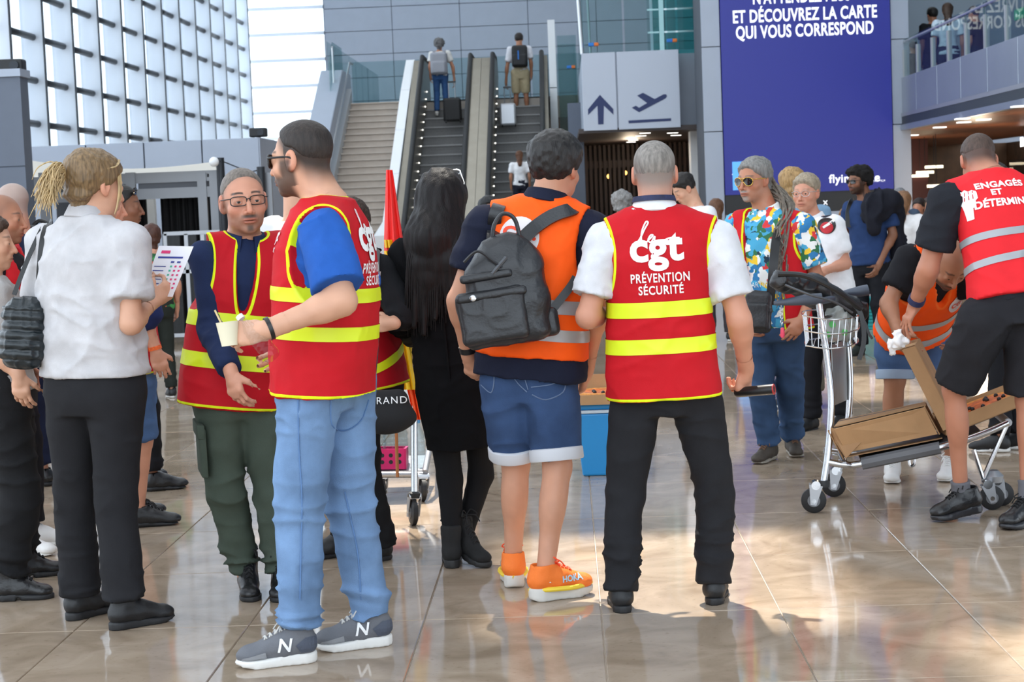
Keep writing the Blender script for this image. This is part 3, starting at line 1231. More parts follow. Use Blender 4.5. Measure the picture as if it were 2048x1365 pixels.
def print_cgt(P, u=0.0):
    back_text(P, 'cgt', .196, .136, .650, M_WPRINT, u=u, bold=.032, spacing=1.03)
    back_text(P, 'PRÉVENTION', .214, .043, .586, M_WPRINT, u=u + .007, bold=.02, spacing=1.12)
    back_text(P, 'SÉCURITÉ', .164, .041, .517, M_WPRINT, u=u + .008, bold=.02, spacing=1.12)
    back_poly(P, script_la(.86), .812, M_WPRINT, u=u)
def back_poly(P, vf, t, m, u=0.0, front=False, VQ=None, parent=None, name='emblem', lift=.003):
    U = -P.ts if front else P.ts
    cast = -P.tf if front else P.tf
    return decal(name, vf, tpoint(P, u, t, 0.25 if front else -0.25), U, P.up, cast, VQ or P.veVQ, m, parent or P.vest, lift)
def poly2d(pts, cell=.02):
    bm = bmesh.new()
    bm.faces.new([bm.verts.new((x, y, 0)) for x, y in pts])
    for ax in (0, 1):
        vals = [p[ax] for p in pts]
        for i in range(1, int((max(vals) - min(vals)) / cell) + 1):
            co, no = [0, 0, 0], [0, 0, 0]
            co[ax], no[ax] = min(vals) + i * cell, 1
            bmesh.ops.bisect_plane(bm, geom=list(bm.verts) + list(bm.edges) + list(bm.faces), plane_co=co, plane_no=no)
    bmesh.ops.triangulate(bm, faces=bm.faces)
    bm.verts.index_update()
    r = [tuple(v.co) for v in bm.verts], [tuple(v.index for v in f.verts) for f in bm.faces]
    bm.free()
    return r
def stitch(P, pts, par, wd=.0035, name='stitching', m=None, lift=.002):
    """a seam line of thread seen at picture points, laid on the trousers"""
    bv = BVHTree.FromPolygons([tuple(q) for q in P.trVQ[0]], [tuple(int(i) for i in f) for f in P.trVQ[1]])
    q = spline([Vector((x, y, 0)) for x, y in pts], 4)
    out = []
    for p in q:
        r = ray(p.x, p.y).normalized()
        h = bv.ray_cast(CC, r)
        if h[0] is not None:
            out.append(h[0] - r * lift)
    if len(out) > 2:
        return MB().tube(out, wd, 4).build(name, m or mat('pale_thread', S(150, 160, 172), .8), par)
def disc2d(r, n=28, rings=6):
    v, f = [(0, 0, 0)], []
    for j in range(1, rings + 1):
        for i in range(n):
            a = 2 * math.pi * i / n
            v.append((r * j / rings * math.cos(a), r * j / rings * math.sin(a), 0))
    f += [(0, 1 + i, 1 + (i + 1) % n) for i in range(n)]
    for j in range(rings - 1):
        a = 1 + j * n
        for i in range(n):
            f.append((a + i, a + n + i, a + n + (i + 1) % n, a + (i + 1) % n))
    return v, f

# ------------------------------------------------------------------ shoes
def shoe(P, left, upper, sole, style='sneaker', hgt=.0, laces=None, solec=.026, kk=1.0, toelift=0.0):
    he, to = (P.lheel, P.ltoe) if left else (P.rheel, P.rtoe)
    k = P.k * kk
    z = Vector((0, 0, 1))
    f = (to - he).normalized()
    s = f.cross(z).normalized()
    u = s.cross(f).normalized()
    L = (to - he).length * 1.04
    he = he - f * .005
    an = P.la if left else P.ra
    def q(a, b, c):
        return he + f * (a * L) + s * b * k + u * c * k
    Fu = SDF()
    R = R3(s, f, u)
    boot = style == 'boot'
    sh = solec
    Fu.add(cap(q(.14, 0, sh + .026), q(.42, 0, sh + .024), .036 * k, .036 * k), .02)
    Fu.add(cap(q(.42, 0, sh + .018), q(.80, .004, sh + .006), .037 * k, .027 * k), .03)
    Fu.add(ell(q(.80, .003, sh + .004), (.042 * k, .185 * L, .027 * k), R), .02)
    up_h = .15 if boot else (.078 if style != 'high' else .10)
    Fu.add(cap(q(.19, 0, sh + .03), q(.21, 0, sh + up_h), .041 * k, (.046 if boot else .040) * k, flat=True), .025)
    Fu.add(cap(q(.25, 0, sh + up_h * .82), q(.60, 0, sh + .022), .026 * k, .026 * k), .03)
    uu, hh = npv(u), npv(he)
    zc = f32(sh * k * .6)
    Fu.cut(lambda x, y, zz: zc - ((x - hh[0]) * uu[0] + (y - hh[1]) * uu[1] + (zz - hh[2]) * uu[2]))
    if not boot and style != 'slip':
        Fu.sub(cap(q(.20, 0, sh + .075), q(.21, 0, sh + .12), .031 * k, .034 * k), .004)
    VQ = Fu.mesh(P.v['shoe'])
    VQ = ruffle(VQ, .0015, (60, 60, 60), 2)
    o = mesh_obj('shoe', VQ, upper, P.root)
    Fs = SDF()
    pl = [(.13, .036), (.40, .034), (.70, .046), (.86, .037)]
    a3 = [npv(q(a, 0, 0)) for a, r in pl]
    ss = npv(s)
    ff = npv(f)
    def fn(x, y, zz):
        x, y, zz = x - hh[0], y - hh[1], zz - hh[2]
        a = x * ff[0] + y * ff[1] + zz * ff[2]
        b = x * ss[0] + y * ss[1] + zz * ss[2]
        c = x * uu[0] + y * uu[1] + zz * uu[2]
        w2 = np.interp(a / f32(L), [0, .06, .15, .42, .70, .86, .95, 1.0], [.010, .029, .037, .035, .047, .042, .030, .006]).astype(f32) * f32(k)
        d2 = np.abs(b) - w2
        e2 = np.maximum(-a, a - f32(L))
        d2 = np.maximum(d2, e2)
        top = f32(sh * k) * (1.06 - f32(.30) * sstep(.2, .75, a / f32(L)) + f32(.06) * sstep(.85, 1.0, a / f32(L)))
        if style == 'boot':
            bot = np.where((a > .36 * L) & (a < .44 * L), f32(.010), f32(0.0))
        elif style == 'rocker':
            bot = f32(.018) * sstep(.72, 1.0, a / f32(L)) + f32(.010) * sstep(.1, 0, a / f32(L))
        else:
            bot = f32(.012) * sstep(.75, 1.0, a / f32(L)) * 1.0
        d3 = np.maximum(c - top, bot - c)
        return np.maximum(d2, d3)
    lo = np.min(a3, axis=0) - .10
    hi = np.max(a3, axis=0) + .10
    Fs.add((fn, lo, hi), 0)
    VQ2 = Fs.mesh(P.v['shoe'] * 1.35)
    mesh_obj('sole', VQ2, sole, o)
    if laces is not None:
        mb = MB()
        bv = BVHTree.FromPolygons([tuple(p) for p in VQ[0]], [tuple(int(i) for i in g) for g in VQ[1]])
        def on(a, b, up_=.002):
            p = q(a, b, .25)
            h = bv.ray_cast(p, -u)
            return (h[0] + u * up_) if h[0] is not None else q(a, b, sh + .05)
        for i in range(5):
            a = .36 + .062 * i
            w_ = .020 - .001 * i
            mb.tube([on(a, -w_), on(a + .01, -w_ * .5, .004), on(a + .015, 0, .005), on(a + .02, w_ * .5, .004), on(a + .03, w_)], .0032, 5)
            mb.tube([on(a + .03, -w_), on(a + .02, -w_ * .5, .004), on(a + .015, 0, .006), on(a + .01, w_ * .5, .004), on(a, w_)], .0032, 5)
        k0 = on(.33, 0, .006)
        for sg in (-1, 1):
            mb.tube(spline([k0, k0 + s * sg * .020 + u * .022, k0 + s * sg * .042 + f * .02 + u * .004, k0 + s * sg * .016 + f * .006 - u * .002], 5), .0028, 5)
            mb.tube(spline([k0, k0 + s * sg * .024 + f * .03 + u * .004, k0 + s * sg * .034 + f * .05 - u * .02], 4), .0028, 5)
        mb.build('laces', laces, o, smooth=True)
    return o, q
def shoes(P, upper, sole, **k):
    return shoe(P, True, upper, sole, **k), shoe(P, False, upper, sole, **k)

# ------------------------------------------------------------------ worn small things
def glasses(P, frame, lens=None, w=.030, h=.020, shape='rect', up=0.0, fwd=0.0, r=.0018, drop=0.0):
    mb = MB()
    k = P.hk
    ey = .104 + fwd
    lens_b = MB()
    for s in (-1, 1):
        pts = []
        for i in range(20):
            a = 2 * math.pi * i / 20
            n = 3.5 if shape == 'rect' else 2.2
            ca, sa = math.cos(a), math.sin(a)
            x = w * (abs(ca) ** (2 / n)) * (1 if ca > 0 else -1)
            y = h * (abs(sa) ** (2 / n)) * (1 if sa > 0 else -1)
            if shape == 'aviator' and y < 0:
                x = x * .85 + s * .004
                y *= 1.15
            pts.append(H(P, s * .034 + x, ey - .004 - abs(s * .034 + x) ** 2 * 3.5, .002 + y + up))
        mb.tube(pts, r * k, 6, closed=True)
        if lens is not None:
            c = sum(pts, Vector()) / len(pts)
            lens_b.add([c] + pts, [(0, 1 + i, 1 + (i + 1) % 20) for i in range(20)])
        mb.tube(spline([H(P, s * .062, ey - .016, .012 + up), H(P, s * .078, .062, .010 + up), H(P, s * .083, .0, .006 + up), H(P, s * .081, -.022, -.006 + up)], 5), r * 1.1 * k, 6)
    mb.tube(spline([H(P, -.008, ey - .002, .006 + up), H(P, 0, ey + .002, .010 + up), H(P, .008, ey - .002, .006 + up)], 5), r * k, 6)
    if shape == 'aviator':
        mb.tube([H(P, -.02, ey - .006, .019 + up), H(P, .02, ey - .006, .019 + up)], r * k * .8, 6)
    o = mb.build('glasses', frame, P.root, smooth=True)
    if lens is not None:
        lens_b.build('lens', lens, o, smooth=True)
    return o
def strands(name, P, paths, r, m, n=5, taper=True):
    mb = MB()
    for p in paths:
        pts = spline(p, 5)
        N = len(pts)
        rr = [r * (1 - .7 * (i / (N - 1)) ** 2) if taper else r for i in range(N)]
        mb.tube(pts, rr, n)
    return mb.build(name, m, P.root, smooth=True)
def ringband(name, P, a, b, r, m, h=.01):
    """a bracelet or watch strap about a limb"""
    mb = MB()
    ax = (b - a).normalized()
    mb.tube_r(a, ax, [(-h, r), (-h, r + .004), (h, r + .004), (h, r)], 20)
    return mb.build(name, m, P.root, smooth=True)

# ------------------------------------------------------------------ materials of the hall
M_PANEL = mat('grey_cladding', S(164, 173, 188), .42, .15, var=.03, vscale=3)
M_PANEL_D = mat('dark_cladding', S(96, 104, 118), .45, .2, var=.03)
M_FASCIA = mat('fascia_metal', S(150, 158, 168), .32, .55, var=.04, vscale=2)
M_WHITE = mat('white_paint', S(236, 238, 240), .5)
M_FIN = mat('frosted_fin', S(236, 242, 250), .5)
_nt = M_FIN.node_tree
_tl = _nt.nodes.new('ShaderNodeBsdfTranslucent')
_tl.inputs[0].default_value = (.86, .91, .97, 1)
_mx = _nt.nodes.new('ShaderNodeMixShader')
_mx.inputs[0].default_value = .48
_nt.links.new(_nt.nodes['Principled BSDF'].outputs[0], _mx.inputs[1])
_nt.links.new(_tl.outputs[0], _mx.inputs[2])
_nt.links.new(_mx.outputs[0], _nt.nodes['Material Output'].inputs[0])
M_DARK = mat('dark_metal', S(52, 55, 60), .4, .5)
M_BLACK = mat('black_plastic', S(22, 22, 24), .4)
M_RUBBER = mat('black_rubber', S(26, 26, 28), .55)
M_STEEL = mat('brushed_steel', S(196, 198, 200), .28, .9, var=.05, vscale=20, stretch=(1, 1, 20))
M_CHROME = mat('chrome', S(205, 207, 210), .18, 1.0)
M_ALU = mat('aluminium', S(168, 170, 174), .38, .7)
M_JOINT = mat('joint_dark', S(70, 76, 86), .8)
M_GLASS = glassmat('window_glass', (.97, .99, 1.0), .97, .12)
M_GREEN = glassmat('balustrade_glass', (.84, .94, .94), .90, .01)
M_CLEAR = glassmat('clear_plastic', (.95, .97, .98), .93, .16)
M_NAVY = mat('navy_print', S(24, 42, 92), .5)
M_WOODS = mat('wood_slat', S(70, 48, 38), .5, var=.25, vscale=6, stretch=(1, 1, .1))
M_LED = mat('led_light', (1.0, .97, .90), emit=3.0)

# ------------------------------------------------------------------ floor of polished limestone
def stone(name, joints=False):
    m = mat(name, S(182, 161, 139), .07, spec=.6)
    nt = m.node_tree
    b = nt.nodes['Principled BSDF']
    g = nt.nodes.new('ShaderNodeNewGeometry')
    def noise(sc, det, dist=0.0):
        n = nt.nodes.new('ShaderNodeTexNoise')
        n.inputs['Scale'].default_value = sc
        n.inputs['Detail'].default_value = det
        n.inputs['Distortion'].default_value = dist
        nt.links.new(g.outputs['Position'], n.inputs['Vector'])
        return n.outputs[0]
    cr = nt.nodes.new('ShaderNodeValToRGB')
    e = cr.color_ramp.elements
    e[0].position, e[0].color = .30, (*S(150, 131, 111), 1)
    e[1].position, e[1].color = .72, (*S(184, 166, 146), 1)
    nt.links.new(noise(3.2, 8, 1.5), cr.inputs[0])
    cr2 = nt.nodes.new('ShaderNodeValToRGB')
    e = cr2.color_ramp.elements
    e[0].position, e[0].color = .60, (1, 1, 1, 1)
    e[1].position, e[1].color = .78, (.80, .76, .72, 1)
    nt.links.new(noise(38, 4), cr2.inputs[0])
    oi = nt.nodes.new('ShaderNodeObjectInfo')
    mr = nt.nodes.new('ShaderNodeMapRange')
    mr.inputs[3].default_value, mr.inputs[4].default_value = .90, 1.06
    nt.links.new(oi.outputs['Random'], mr.inputs[0])
    a = nt.nodes.new('ShaderNodeMix'); a.data_type = 'RGBA'; a.blend_type = 'MULTIPLY'; a.inputs[0].default_value = 1
    nt.links.new(cr.outputs[0], a.inputs[6]); nt.links.new(cr2.outputs[0], a.inputs[7])
    c = nt.nodes.new('ShaderNodeMix'); c.data_type = 'RGBA'; c.blend_type = 'MULTIPLY'; c.inputs[0].default_value = 1
    nt.links.new(a.outputs[2], c.inputs[6]); nt.links.new(mr.outputs[0], c.inputs[7])
    out = c.outputs[2]
    if joints:
        br = nt.nodes.new('ShaderNodeTexBrick')
        br.inputs['Color1'].default_value = br.inputs['Color2'].default_value = (1, 1, 1, 1)
        br.inputs['Mortar'].default_value = (.72, .72, .72, 1)
        br.inputs['Scale'].default_value = 1
        br.inputs['Mortar Size'].default_value = .006
        br.inputs['Brick Width'].default_value = .66
        br.inputs['Row Height'].default_value = 1.0
        br.offset = 0
        nt.links.new(g.outputs['Position'], br.inputs['Vector'])
        d = nt.nodes.new('ShaderNodeMix'); d.data_type = 'RGBA'; d.blend_type = 'MULTIPLY'; d.inputs[0].default_value = 1
        nt.links.new(out, d.inputs[6]); nt.links.new(br.outputs[0], d.inputs[7])
        out = d.outputs[2]
    nt.links.new(out, b.inputs['Base Color'])
    rr = nt.nodes.new('ShaderNodeMapRange')
    rr.inputs[3].default_value, rr.inputs[4].default_value = .035, .11
    nt.links.new(noise(5, 4), rr.inputs[0])
    nt.links.new(rr.outputs[0], b.inputs['Roughness'])
    bp = nt.nodes.new('ShaderNodeBump')
    bp.inputs['Strength'].default_value = .035
    bp.inputs['Distance'].default_value = .02
    nt.links.new(noise(1.6, 2), bp.inputs['Height'])
    nt.links.new(bp.outputs[0], b.inputs['Normal'])
    return m
M_STONE, M_STONEF = stone('limestone_tile'), stone('limestone_floor', True)
TY0, TY1, TW, TLn = 3.6, 19.6, .66, 1.0
mb = MB()
mb.box((-16, -6, -.2), (16, 62, -.008))
floor = struct('floor', mb, mat('pale_grout', S(205, 192, 176), .6))
mb = MB()
mb.box((-16, TY1, -.15), (16, 62, 0))
mb.box((-16, -6, -.15), (16, TY0, 0))
mb.build('floor_slab', M_STONEF, floor)
tile_me = None
nrow = int(round((TY1 - TY0) / TLn))
side = MB()
for r in range(nrow):
    y = TY0 + r * TLn
    hw = (y + 1) * .30 + .5
    cxr = -.032 * y
    i0 = math.floor((cxr - hw) / TW)
    i1 = math.ceil((cxr + hw) / TW)
    for i in range(i0, i1):
        x = i * TW + .08
        if tile_me is None:
            t = MB()
            a, b, e = TW - .004, TLn - .004, .0025
            t.add([(0, 0, -.02), (a, 0, -.02), (a, b, -.02), (0, b, -.02), (0, 0, -e), (a, 0, -e), (a, b, -e), (0, b, -e), (e, e, 0), (a - e, e, 0), (a - e, b - e, 0), (e, b - e, 0)],
                  [(0, 1, 5, 4), (1, 2, 6, 5), (2, 3, 7, 6), (3, 0, 4, 7), (4, 5, 9, 8), (5, 6, 10, 9), (6, 7, 11, 10), (7, 4, 8, 11), (8, 9, 10, 11)])
            o = t.build('tile', M_STONE, floor)
            tile_me = o.data
        else:
            o = put('tile', tile_me, floor)
        o.location = (x + .002, y + .002, random.uniform(-.0006, 0))
    side.box((-16, y, -.15), (i0 * TW + .08, y + TLn, 0))
    side.box((i1 * TW + .08, y, -.15), (16, y + TLn, 0))
side.build('floor_side', M_STONEF, floor)

# ------------------------------------------------------------------ ceiling with openings added for sun patches
CZ = 14.0
mb = MB()
def sunhole(x, y):
    k_ = CZ / -SUN_DIR.z
    return x - SUN_DIR.x * k_, y - SUN_DIR.y * k_
HOLES = []                                  # unseen roof openings, placed so sun falls in floor patches: (x0, x1, y0, y1)
for (x0_, x1_, y0_, y1_) in ((-.35, 1.0, 6.3, 8.3), (1.25, 2.4, 4.0, 6.3), (1.9, 2.7, 13.0, 15.0), (-1.5, -.6, 8.2, 10.2)):
    q0_, q1_ = sunhole(x0_, y0_), sunhole(x1_, y1_)
    HOLES.append((q0_[0], q1_[0], q0_[1], q1_[1]))
cuts_x = sorted({-16.0, 16.0} | {h for H_ in HOLES for h in H_[:2]})
cuts_y = sorted({-6.0, 60.0} | {h for H_ in HOLES for h in H_[2:]})
for xa, xb in zip(cuts_x, cuts_x[1:]):
    for ya, yb in zip(cuts_y, cuts_y[1:]):
        mx_, my_ = (xa + xb) / 2, (ya + yb) / 2
        if not any(h[0] < mx_ < h[1] and h[2] < my_ < h[3] for h in HOLES):
            mb.box((xa, ya, CZ), (xb, yb, CZ + .3))
struct('ceiling', mb, mat('ceiling_white', S(225, 228, 232), .6))

# ------------------------------------------------------------------ left facade: deep fins, dark transoms, glass
FX = -9.70
YS = [30.6 + 1.98 * i for i in range(13)]
wl = thing('window_1', None, None, (FX, YS[0], 3))
del wl['label']
del wl['category']
wl['kind'] = 'structure'
fin_me = None
for y in [YS[0] - 1.98 * k for k in range(12, 0, -1)] + YS:
    if fin_me is None:
        t = MB().box((0, -.04, -3), (.40, .04, CZ - 3))
        o = t.build('fin', M_FIN, None)
        o.parent = wl
        fin_me = o.data
    else:
        o = put('fin', fin_me, wl)
    o.location = (0, y - YS[0], 0)
    if y == YS[0] - 1.98 * 12:
        fe_me = MB().box((.40, -.045, -3), (.418, .045, CZ - 3)).build('fin_edge', M_DARK, None).data
        fe_o = bpy.data.objects['fin_edge']
        fe_o.parent = wl
    else:
        fe_o = put('fin_edge', fe_me, wl)
    fe_o.location = (0, y - YS[0], 0)
tr_me = None
for i in range(len(YS) - 1):
    for j in range(9):
        if tr_me is None:
            t = MB()
            t.tube([(0, .0, 0), (0, 1.98, 0)], .062, 10)
            o = t.build('transom', M_DARK, None)
            o.parent = wl
            for p in o.data.polygons:
                p.use_smooth = len(p.vertices) == 4
            tr_me = o.data
        else:
            o = put('transom', tr_me, wl)
        o.location = (.22, 1.98 * i, .25 + .78 * j)
gl_me = None
for i in range(len(YS) - 1):
    if gl_me is None:
        o = MB().box((-.02, .04, -3), (0, 1.94, CZ - 3)).build('pane', M_GLASS, None)
        o.parent = wl
        gl_me = o.data
    else:
        o = put('pane', gl_me, wl)
    o.location = (.05, 1.98 * i, 0)
YB = YS[-1] + .4
# ------------------------------------------------------------------ back wall: window bay and grey panels
XW0, XW1 = FX, onY(648, 60, YB).x
mb = MB()
mb.box((XW1, YB, 0), (16, YB + .4, CZ))
mb.box((XW0, YB, 0), (XW1, YB + .4, 2.9))
wb = struct('wall_back', mb, M_JOINT)
pm = {}
px0 = XW1
pw, ph = 2.05, .70
for i in range(6):
    for j in range(9):
        o = pm.get('p')
        if o is None:
            o = MB().box((.008, -.03, .008), (pw - .008, 0, ph - .008)).build('panel', M_PANEL, None, bevel=.004)
            o.parent = wb
            pm['p'] = o
        else:
            o = put('panel', pm['p'].data, wb)
        o.location = (px0 + i * pw + .02, YB - .002, 2.6 + j * ph)
mb = MB()
mb.box((px0 + .02, YB - .03, 2.6 + 9 * ph), (16, YB - .002, CZ))
mb.box((px0 + 6 * pw, YB - .03, 0), (16, YB - .002, CZ))
mb.build('upper_panel', M_PANEL, wb)
w2 = thing('window_2', None, None, (XW0, YB, 2.9))
del w2['label']
del w2['category']
w2['kind'] = 'structure'
for j in range(12):
    z = 2.9 + .78 * j
    MB().box((XW0, YB - .1, z - .045), (XW1, YB + .1, z + .045)).build('mullion', M_FIN, w2)
    MB().box((XW0, YB + .02, z + .045), (XW1, YB + .04, z + .735)).build('pane', M_GLASS, w2)

# low service block in front of the facade
def block_panels(name, x0, x1, y0, y1, z1, n, m):
    mb = MB().box((x0, y0 + .03, 0), (x1 - .02, y1, z1 - .01))
    o = struct(name, mb, M_JOINT)
    w_ = (x1 - x0) / n
    for i in range(n):
        MB().box((x0 + i * w_ + .01, y0, 0), (x0 + (i + 1) * w_ - .01, y0 + .03, z1)).build('panel', m, o, bevel=.004)
    MB().box((x1 - .02, y0, 0), (x1, y1, z1)).build('side_panel', m, o)
    return o
Yk = 27.0
pa, pb = onY(-60, 300, Yk), onY(519, 275, Yk)
zt = onY(300, 284, Yk).z
block_panels('wall_left', pa.x, pb.x, Yk, Yk + 3.5, zt, 5, M_PANEL)
Yc = 19.0
pc = onY(41, 200, Yc)
zc = onY(20, 150, Yc).z
mb = MB().box((pc.x - 2.0, Yc, 0), (pc.x, Yc + .3, zc))
pil = struct('column_left', mb, M_PANEL_D)
zj = onY(20, 334, Yc).z
MB().box((pc.x - 2.0, Yc - .025, zj + .008), (pc.x + .015, Yc, zc)).build('panel', M_PANEL_D, pil)
MB().box((pc.x - 2.0, Yc - .025, 0), (pc.x + .015, Yc, zj - .008)).build('panel', M_PANEL_D, pil)
MB().box((pc.x - 2.0, Yc - .06, zc - .02), (pc.x + .03, Yc + .3, zc + .06)).build('cornice', M_PANEL, pil)
def sensor(px, py, Y, zf, lab):
    p = onY(px, py, Y)
    t = thing('sensor_camera', lab, 'camera', (p.x, p.y, zf))
    MB().cyl((p.x, p.y, zf), (p.x, p.y, p.z), .03, 10).build('bracket', M_ALU, t)
    MB().box((p.x - .13, p.y - .09, p.z - .05), (p.x + .13, p.y + .09, p.z + .09)).build('housing', M_BLACK, t, bevel=.02)
    MB().cyl((p.x + .05, p.y - .12, p.z + .02), (p.x + .05, p.y - .08, p.z + .02), .05, 12).build('lens', M_DARK, t)
sensor(25, 136, Yc + .3, zc + .06, 'black security sensor on top of the tall dark column')
sensor(517, 268, Yk + .3, zt, 'small black security sensor on the corner of the low grey wall')

# ------------------------------------------------------------------ stairs, escalators, upper floor
YE0, YE1, ZU = 34.6, 41.8, 3.9
sl = (ZU) / (YE1 - YE0)
def ex(px, py=220, Y=41.0):
    return onY(px, py, Y).x
SX0, SX1 = ex(697), ex(800)
EX = [(ex(849), ex(938)), (ex(992), ex(1082))]
st = thing('staircase', 'wide flight of pale stone stairs climbing beside the escalators', 'stairs', (SX0, YE0, 0))
M_STEP = mat('stair_stone', S(196, 184, 172), .5, var=.06)
NS = 26
for i in range(NS):
    y0 = YE0 + (YE1 - YE0) * i / NS
    z1 = ZU * (i + 1) / NS
    mb = MB().box((SX0, y0, z1 - ZU / NS - .02), (SX1, YE1 + .05, z1 - .035))
    mb.box((SX0, y0 - .05, z1 - .03), (SX1, y0 + .32, z1))
    mb.build('step', M_STEP, st)
def yz_prism(x0, x1, pts):
    mb = MB()
    return mb.prism([(x0, y, z) for y, z in pts], (x1 - x0, 0, 0))
def slope(y, dz=0.0):
    return max(0.0, min(ZU, (y - YE0) * sl)) + dz
# left cheek wall of the stairs
ck = thing('stair_parapet', 'sloping grey clad parapet on the outer side of the stone stairs', 'parapet', (SX0 - .5, YE0, 0))
yz_prism(SX0 - .62, SX0 - .12, [(YE0 - 1, 0), (YE0 - .5, .75), (YE1 - .6, ZU + .75), (YE1 + .9, ZU + .75), (YE1 + .9, 0)]).build('cladding', M_PANEL, ck, bevel=.02)
yz_prism(SX0 - .12, SX0, [(YE0 - .6, 0), (YE0 - .3, .35), (YE1, ZU + .35), (YE1, 0)]).build('skirting', mat('parapet_steel', S(168, 172, 176), .4, .4), ck)
MB().tube([(SX0 - .02, YE0, .95), (SX0 - .02, YE1, ZU + .95), (SX0 - .02, YE1 + .5, ZU + .95)], .025, 10).build('handrail', M_STEEL, ck, smooth=True)
# glass guard on the far side of the stair opening
gu = thing('glass_guard', 'greenish glass guard around the top of the stone stairs', 'guard', (SX0, YE1, ZU))
for i in range(8):
    y0, y1 = YE1 + .5 + 1.45 * i, YE1 + .5 + 1.45 * (i + 1) - .02
    MB().box((SX0 - .60, y0, ZU), (SX0 - .585, y1, ZU + 1.5)).build('pane', M_GREEN, gu)
for i in range(4):
    x0 = SX0 - .55 + i * 1.55
    MB().box((x0, YE1 + 5, ZU), (x0 + 1.5, YE1 + 5.015, ZU + 1.35)).build('pane', M_GREEN, gu)
yz_prism(SX0 - .30, SX0 - .285, [(YE1 - 1.6, ZU - .1), (YE1 - 1.6, ZU + .85), (YE1 - .9, ZU + 1.35), (YE1 + .8, ZU + 1.35), (YE1 + .8, ZU + .7)]).build('pane', M_GREEN, gu)
yz_prism(SX0 - .28, SX0 - .25, [(YE1 - 1.2, ZU + .1), (YE1 - 1.2, ZU + 1.2), (YE1 - 1.1, ZU + 1.25), (YE1 - 1.1, ZU + .1)]).build('post', M_STEEL, gu)
# upper floor deck behind the stair heads
mb = MB().box((SX0 - .62, YE1, ZU - .5), (16, YB - .05, ZU))
struct('floor_upper', mb, mat('upper_floor', S(170, 160, 148), .3))
# escalators
M_ESTEP = mat('escalator_step', S(150, 150, 150), .5, .3, var=.1, vscale=40)
M_ERISE = mat('escalator_riser', S(92, 92, 94), .5, .2, bump=.6, bscale=10, stretch=(60, 1, 1))
M_SKIRT = mat('skirt_steel', S(150, 144, 132), .33, .9, var=.08, vscale=3)
M_DECK = mat('deck_steel', S(188, 184, 176), .30, .85, var=.06, vscale=3)
def escalator(x0, x1, lab, xl, xr):
    t = thing('escalator', lab, 'escalator', ((x0 + x1) / 2, YE0, 0), 'escalators up to the departures floor')
    n = 18
    run = (YE1 - YE0) / n
    sm = None
    for i in range(n + 1):
        y = YE0 + run * i
        z = ZU * i / n
        mb = MB()
        mb.prism([(x0, y, z), (x0, y + run + .05, z), (x0, y + run + .05, z - .26), (x0, y + .085, z - .26), (x0, y + .07, z - .19), (x0, y + .05, z - .12), (x0, y + .026, z - .06), (x0, y, z - .028)], (x1 - x0, 0, 0))
        o = mb.build('step', M_ESTEP, t)
        o.data.materials.append(M_ERISE)
        for p in o.data.polygons:
            if p.normal.y < -.5 and p.center.z < z - .03:
                p.material_index = 1
    # balustrades: inner steel skirt, glass-free steel panel, deck, rubber handrail
    for sx, sg in ((xl, 1), (xr, -1)):
        xa, xb = (sx, x0) if sg > 0 else (x1, sx)
        prof = [(YE0 - 1.2, 0), (YE0 - 1.2, .75), (YE0 - 1.0, .90), (YE0 + .2, .92), (YE1 - .2, ZU + .92), (YE1 + 1.1, ZU + .92), (YE1 + 1.35, ZU + .75), (YE1 + 1.35, ZU - .3), (YE1, ZU - .45), (YE0 + .3, -.0)]
        yz_prism(xa, xb, prof).build('balustrade', M_SKIRT, t)
        xr_ = xb - .05 if sg > 0 else xa + .05
        hp = [(YE0 - 1.22, .55), (YE0 - 1.22, .8), (YE0 - 1.05, .97), (YE0 + .2, 1.0), (YE1 - .2, ZU + 1.0), (YE1 + 1.1, ZU + 1.0), (YE1 + 1.37, ZU + .8), (YE1 + 1.37, ZU + .5)]
        MB().tube([(xr_, y, z) for y, z in hp], .055, 10).build('handrail', M_RUBBER, t, smooth=True)
    xl_ = x0 + .02
    for i in range(20):
        y = YE0 + .5 + (YE1 - YE0 - .6) * i / 19
        if i % 1 == 0:
            MB().ball((xl_, y, slope(y, .26)), .016, 8, 6).build('skirt_lamp', M_LED, t)
    return t
cxm = (EX[0][1] + EX[1][0]) / 2
escalator(EX[0][0], EX[0][1], 'grey steel escalator beside the stone stairs, woman with grey curls near its top', EX[0][0] - .24, cxm - .004)
escalator(EX[1][0], EX[1][1], 'grey steel escalator nearest the departures sign, man in beige shorts near its top', cxm + .004, EX[1][1] + .18)
ep = thing('escalator_cladding', 'sloping white panels along the stair side of the escalator', 'cladding', (EX[0][0] - .4, YE0, 0))
for i in range(5):
    a, b = YE0 - 1.3 + 8.8 * i / 5, YE0 - 1.3 + 8.8 * (i + 1) / 5 - .02
    f_ = lambda y: max(0, min(ZU, (y - YE0) * sl))
    yz_prism(EX[0][0] - .46, EX[0][0] - .26, [(a, f_(a) * .0), (a, f_(a) + .98), (b, f_(b) + .98), (b, f_(b) * .0)]).build('panel', M_WHITE, ep)
en = thing('escalator_end_post', 'tall white edge panel right of the escalator beside the departures sign', 'panel', (EX[1][1] + .3, YE1 - 2, 0))
for i in range(3):
    z0 = 1.0 + 1.5 * i
    MB().box((EX[1][1] + .22, YE1 - 1.6, z0), (EX[1][1] + .38, YE1 + 1.2, z0 + 1.48)).build('panel', M_WHITE, en)

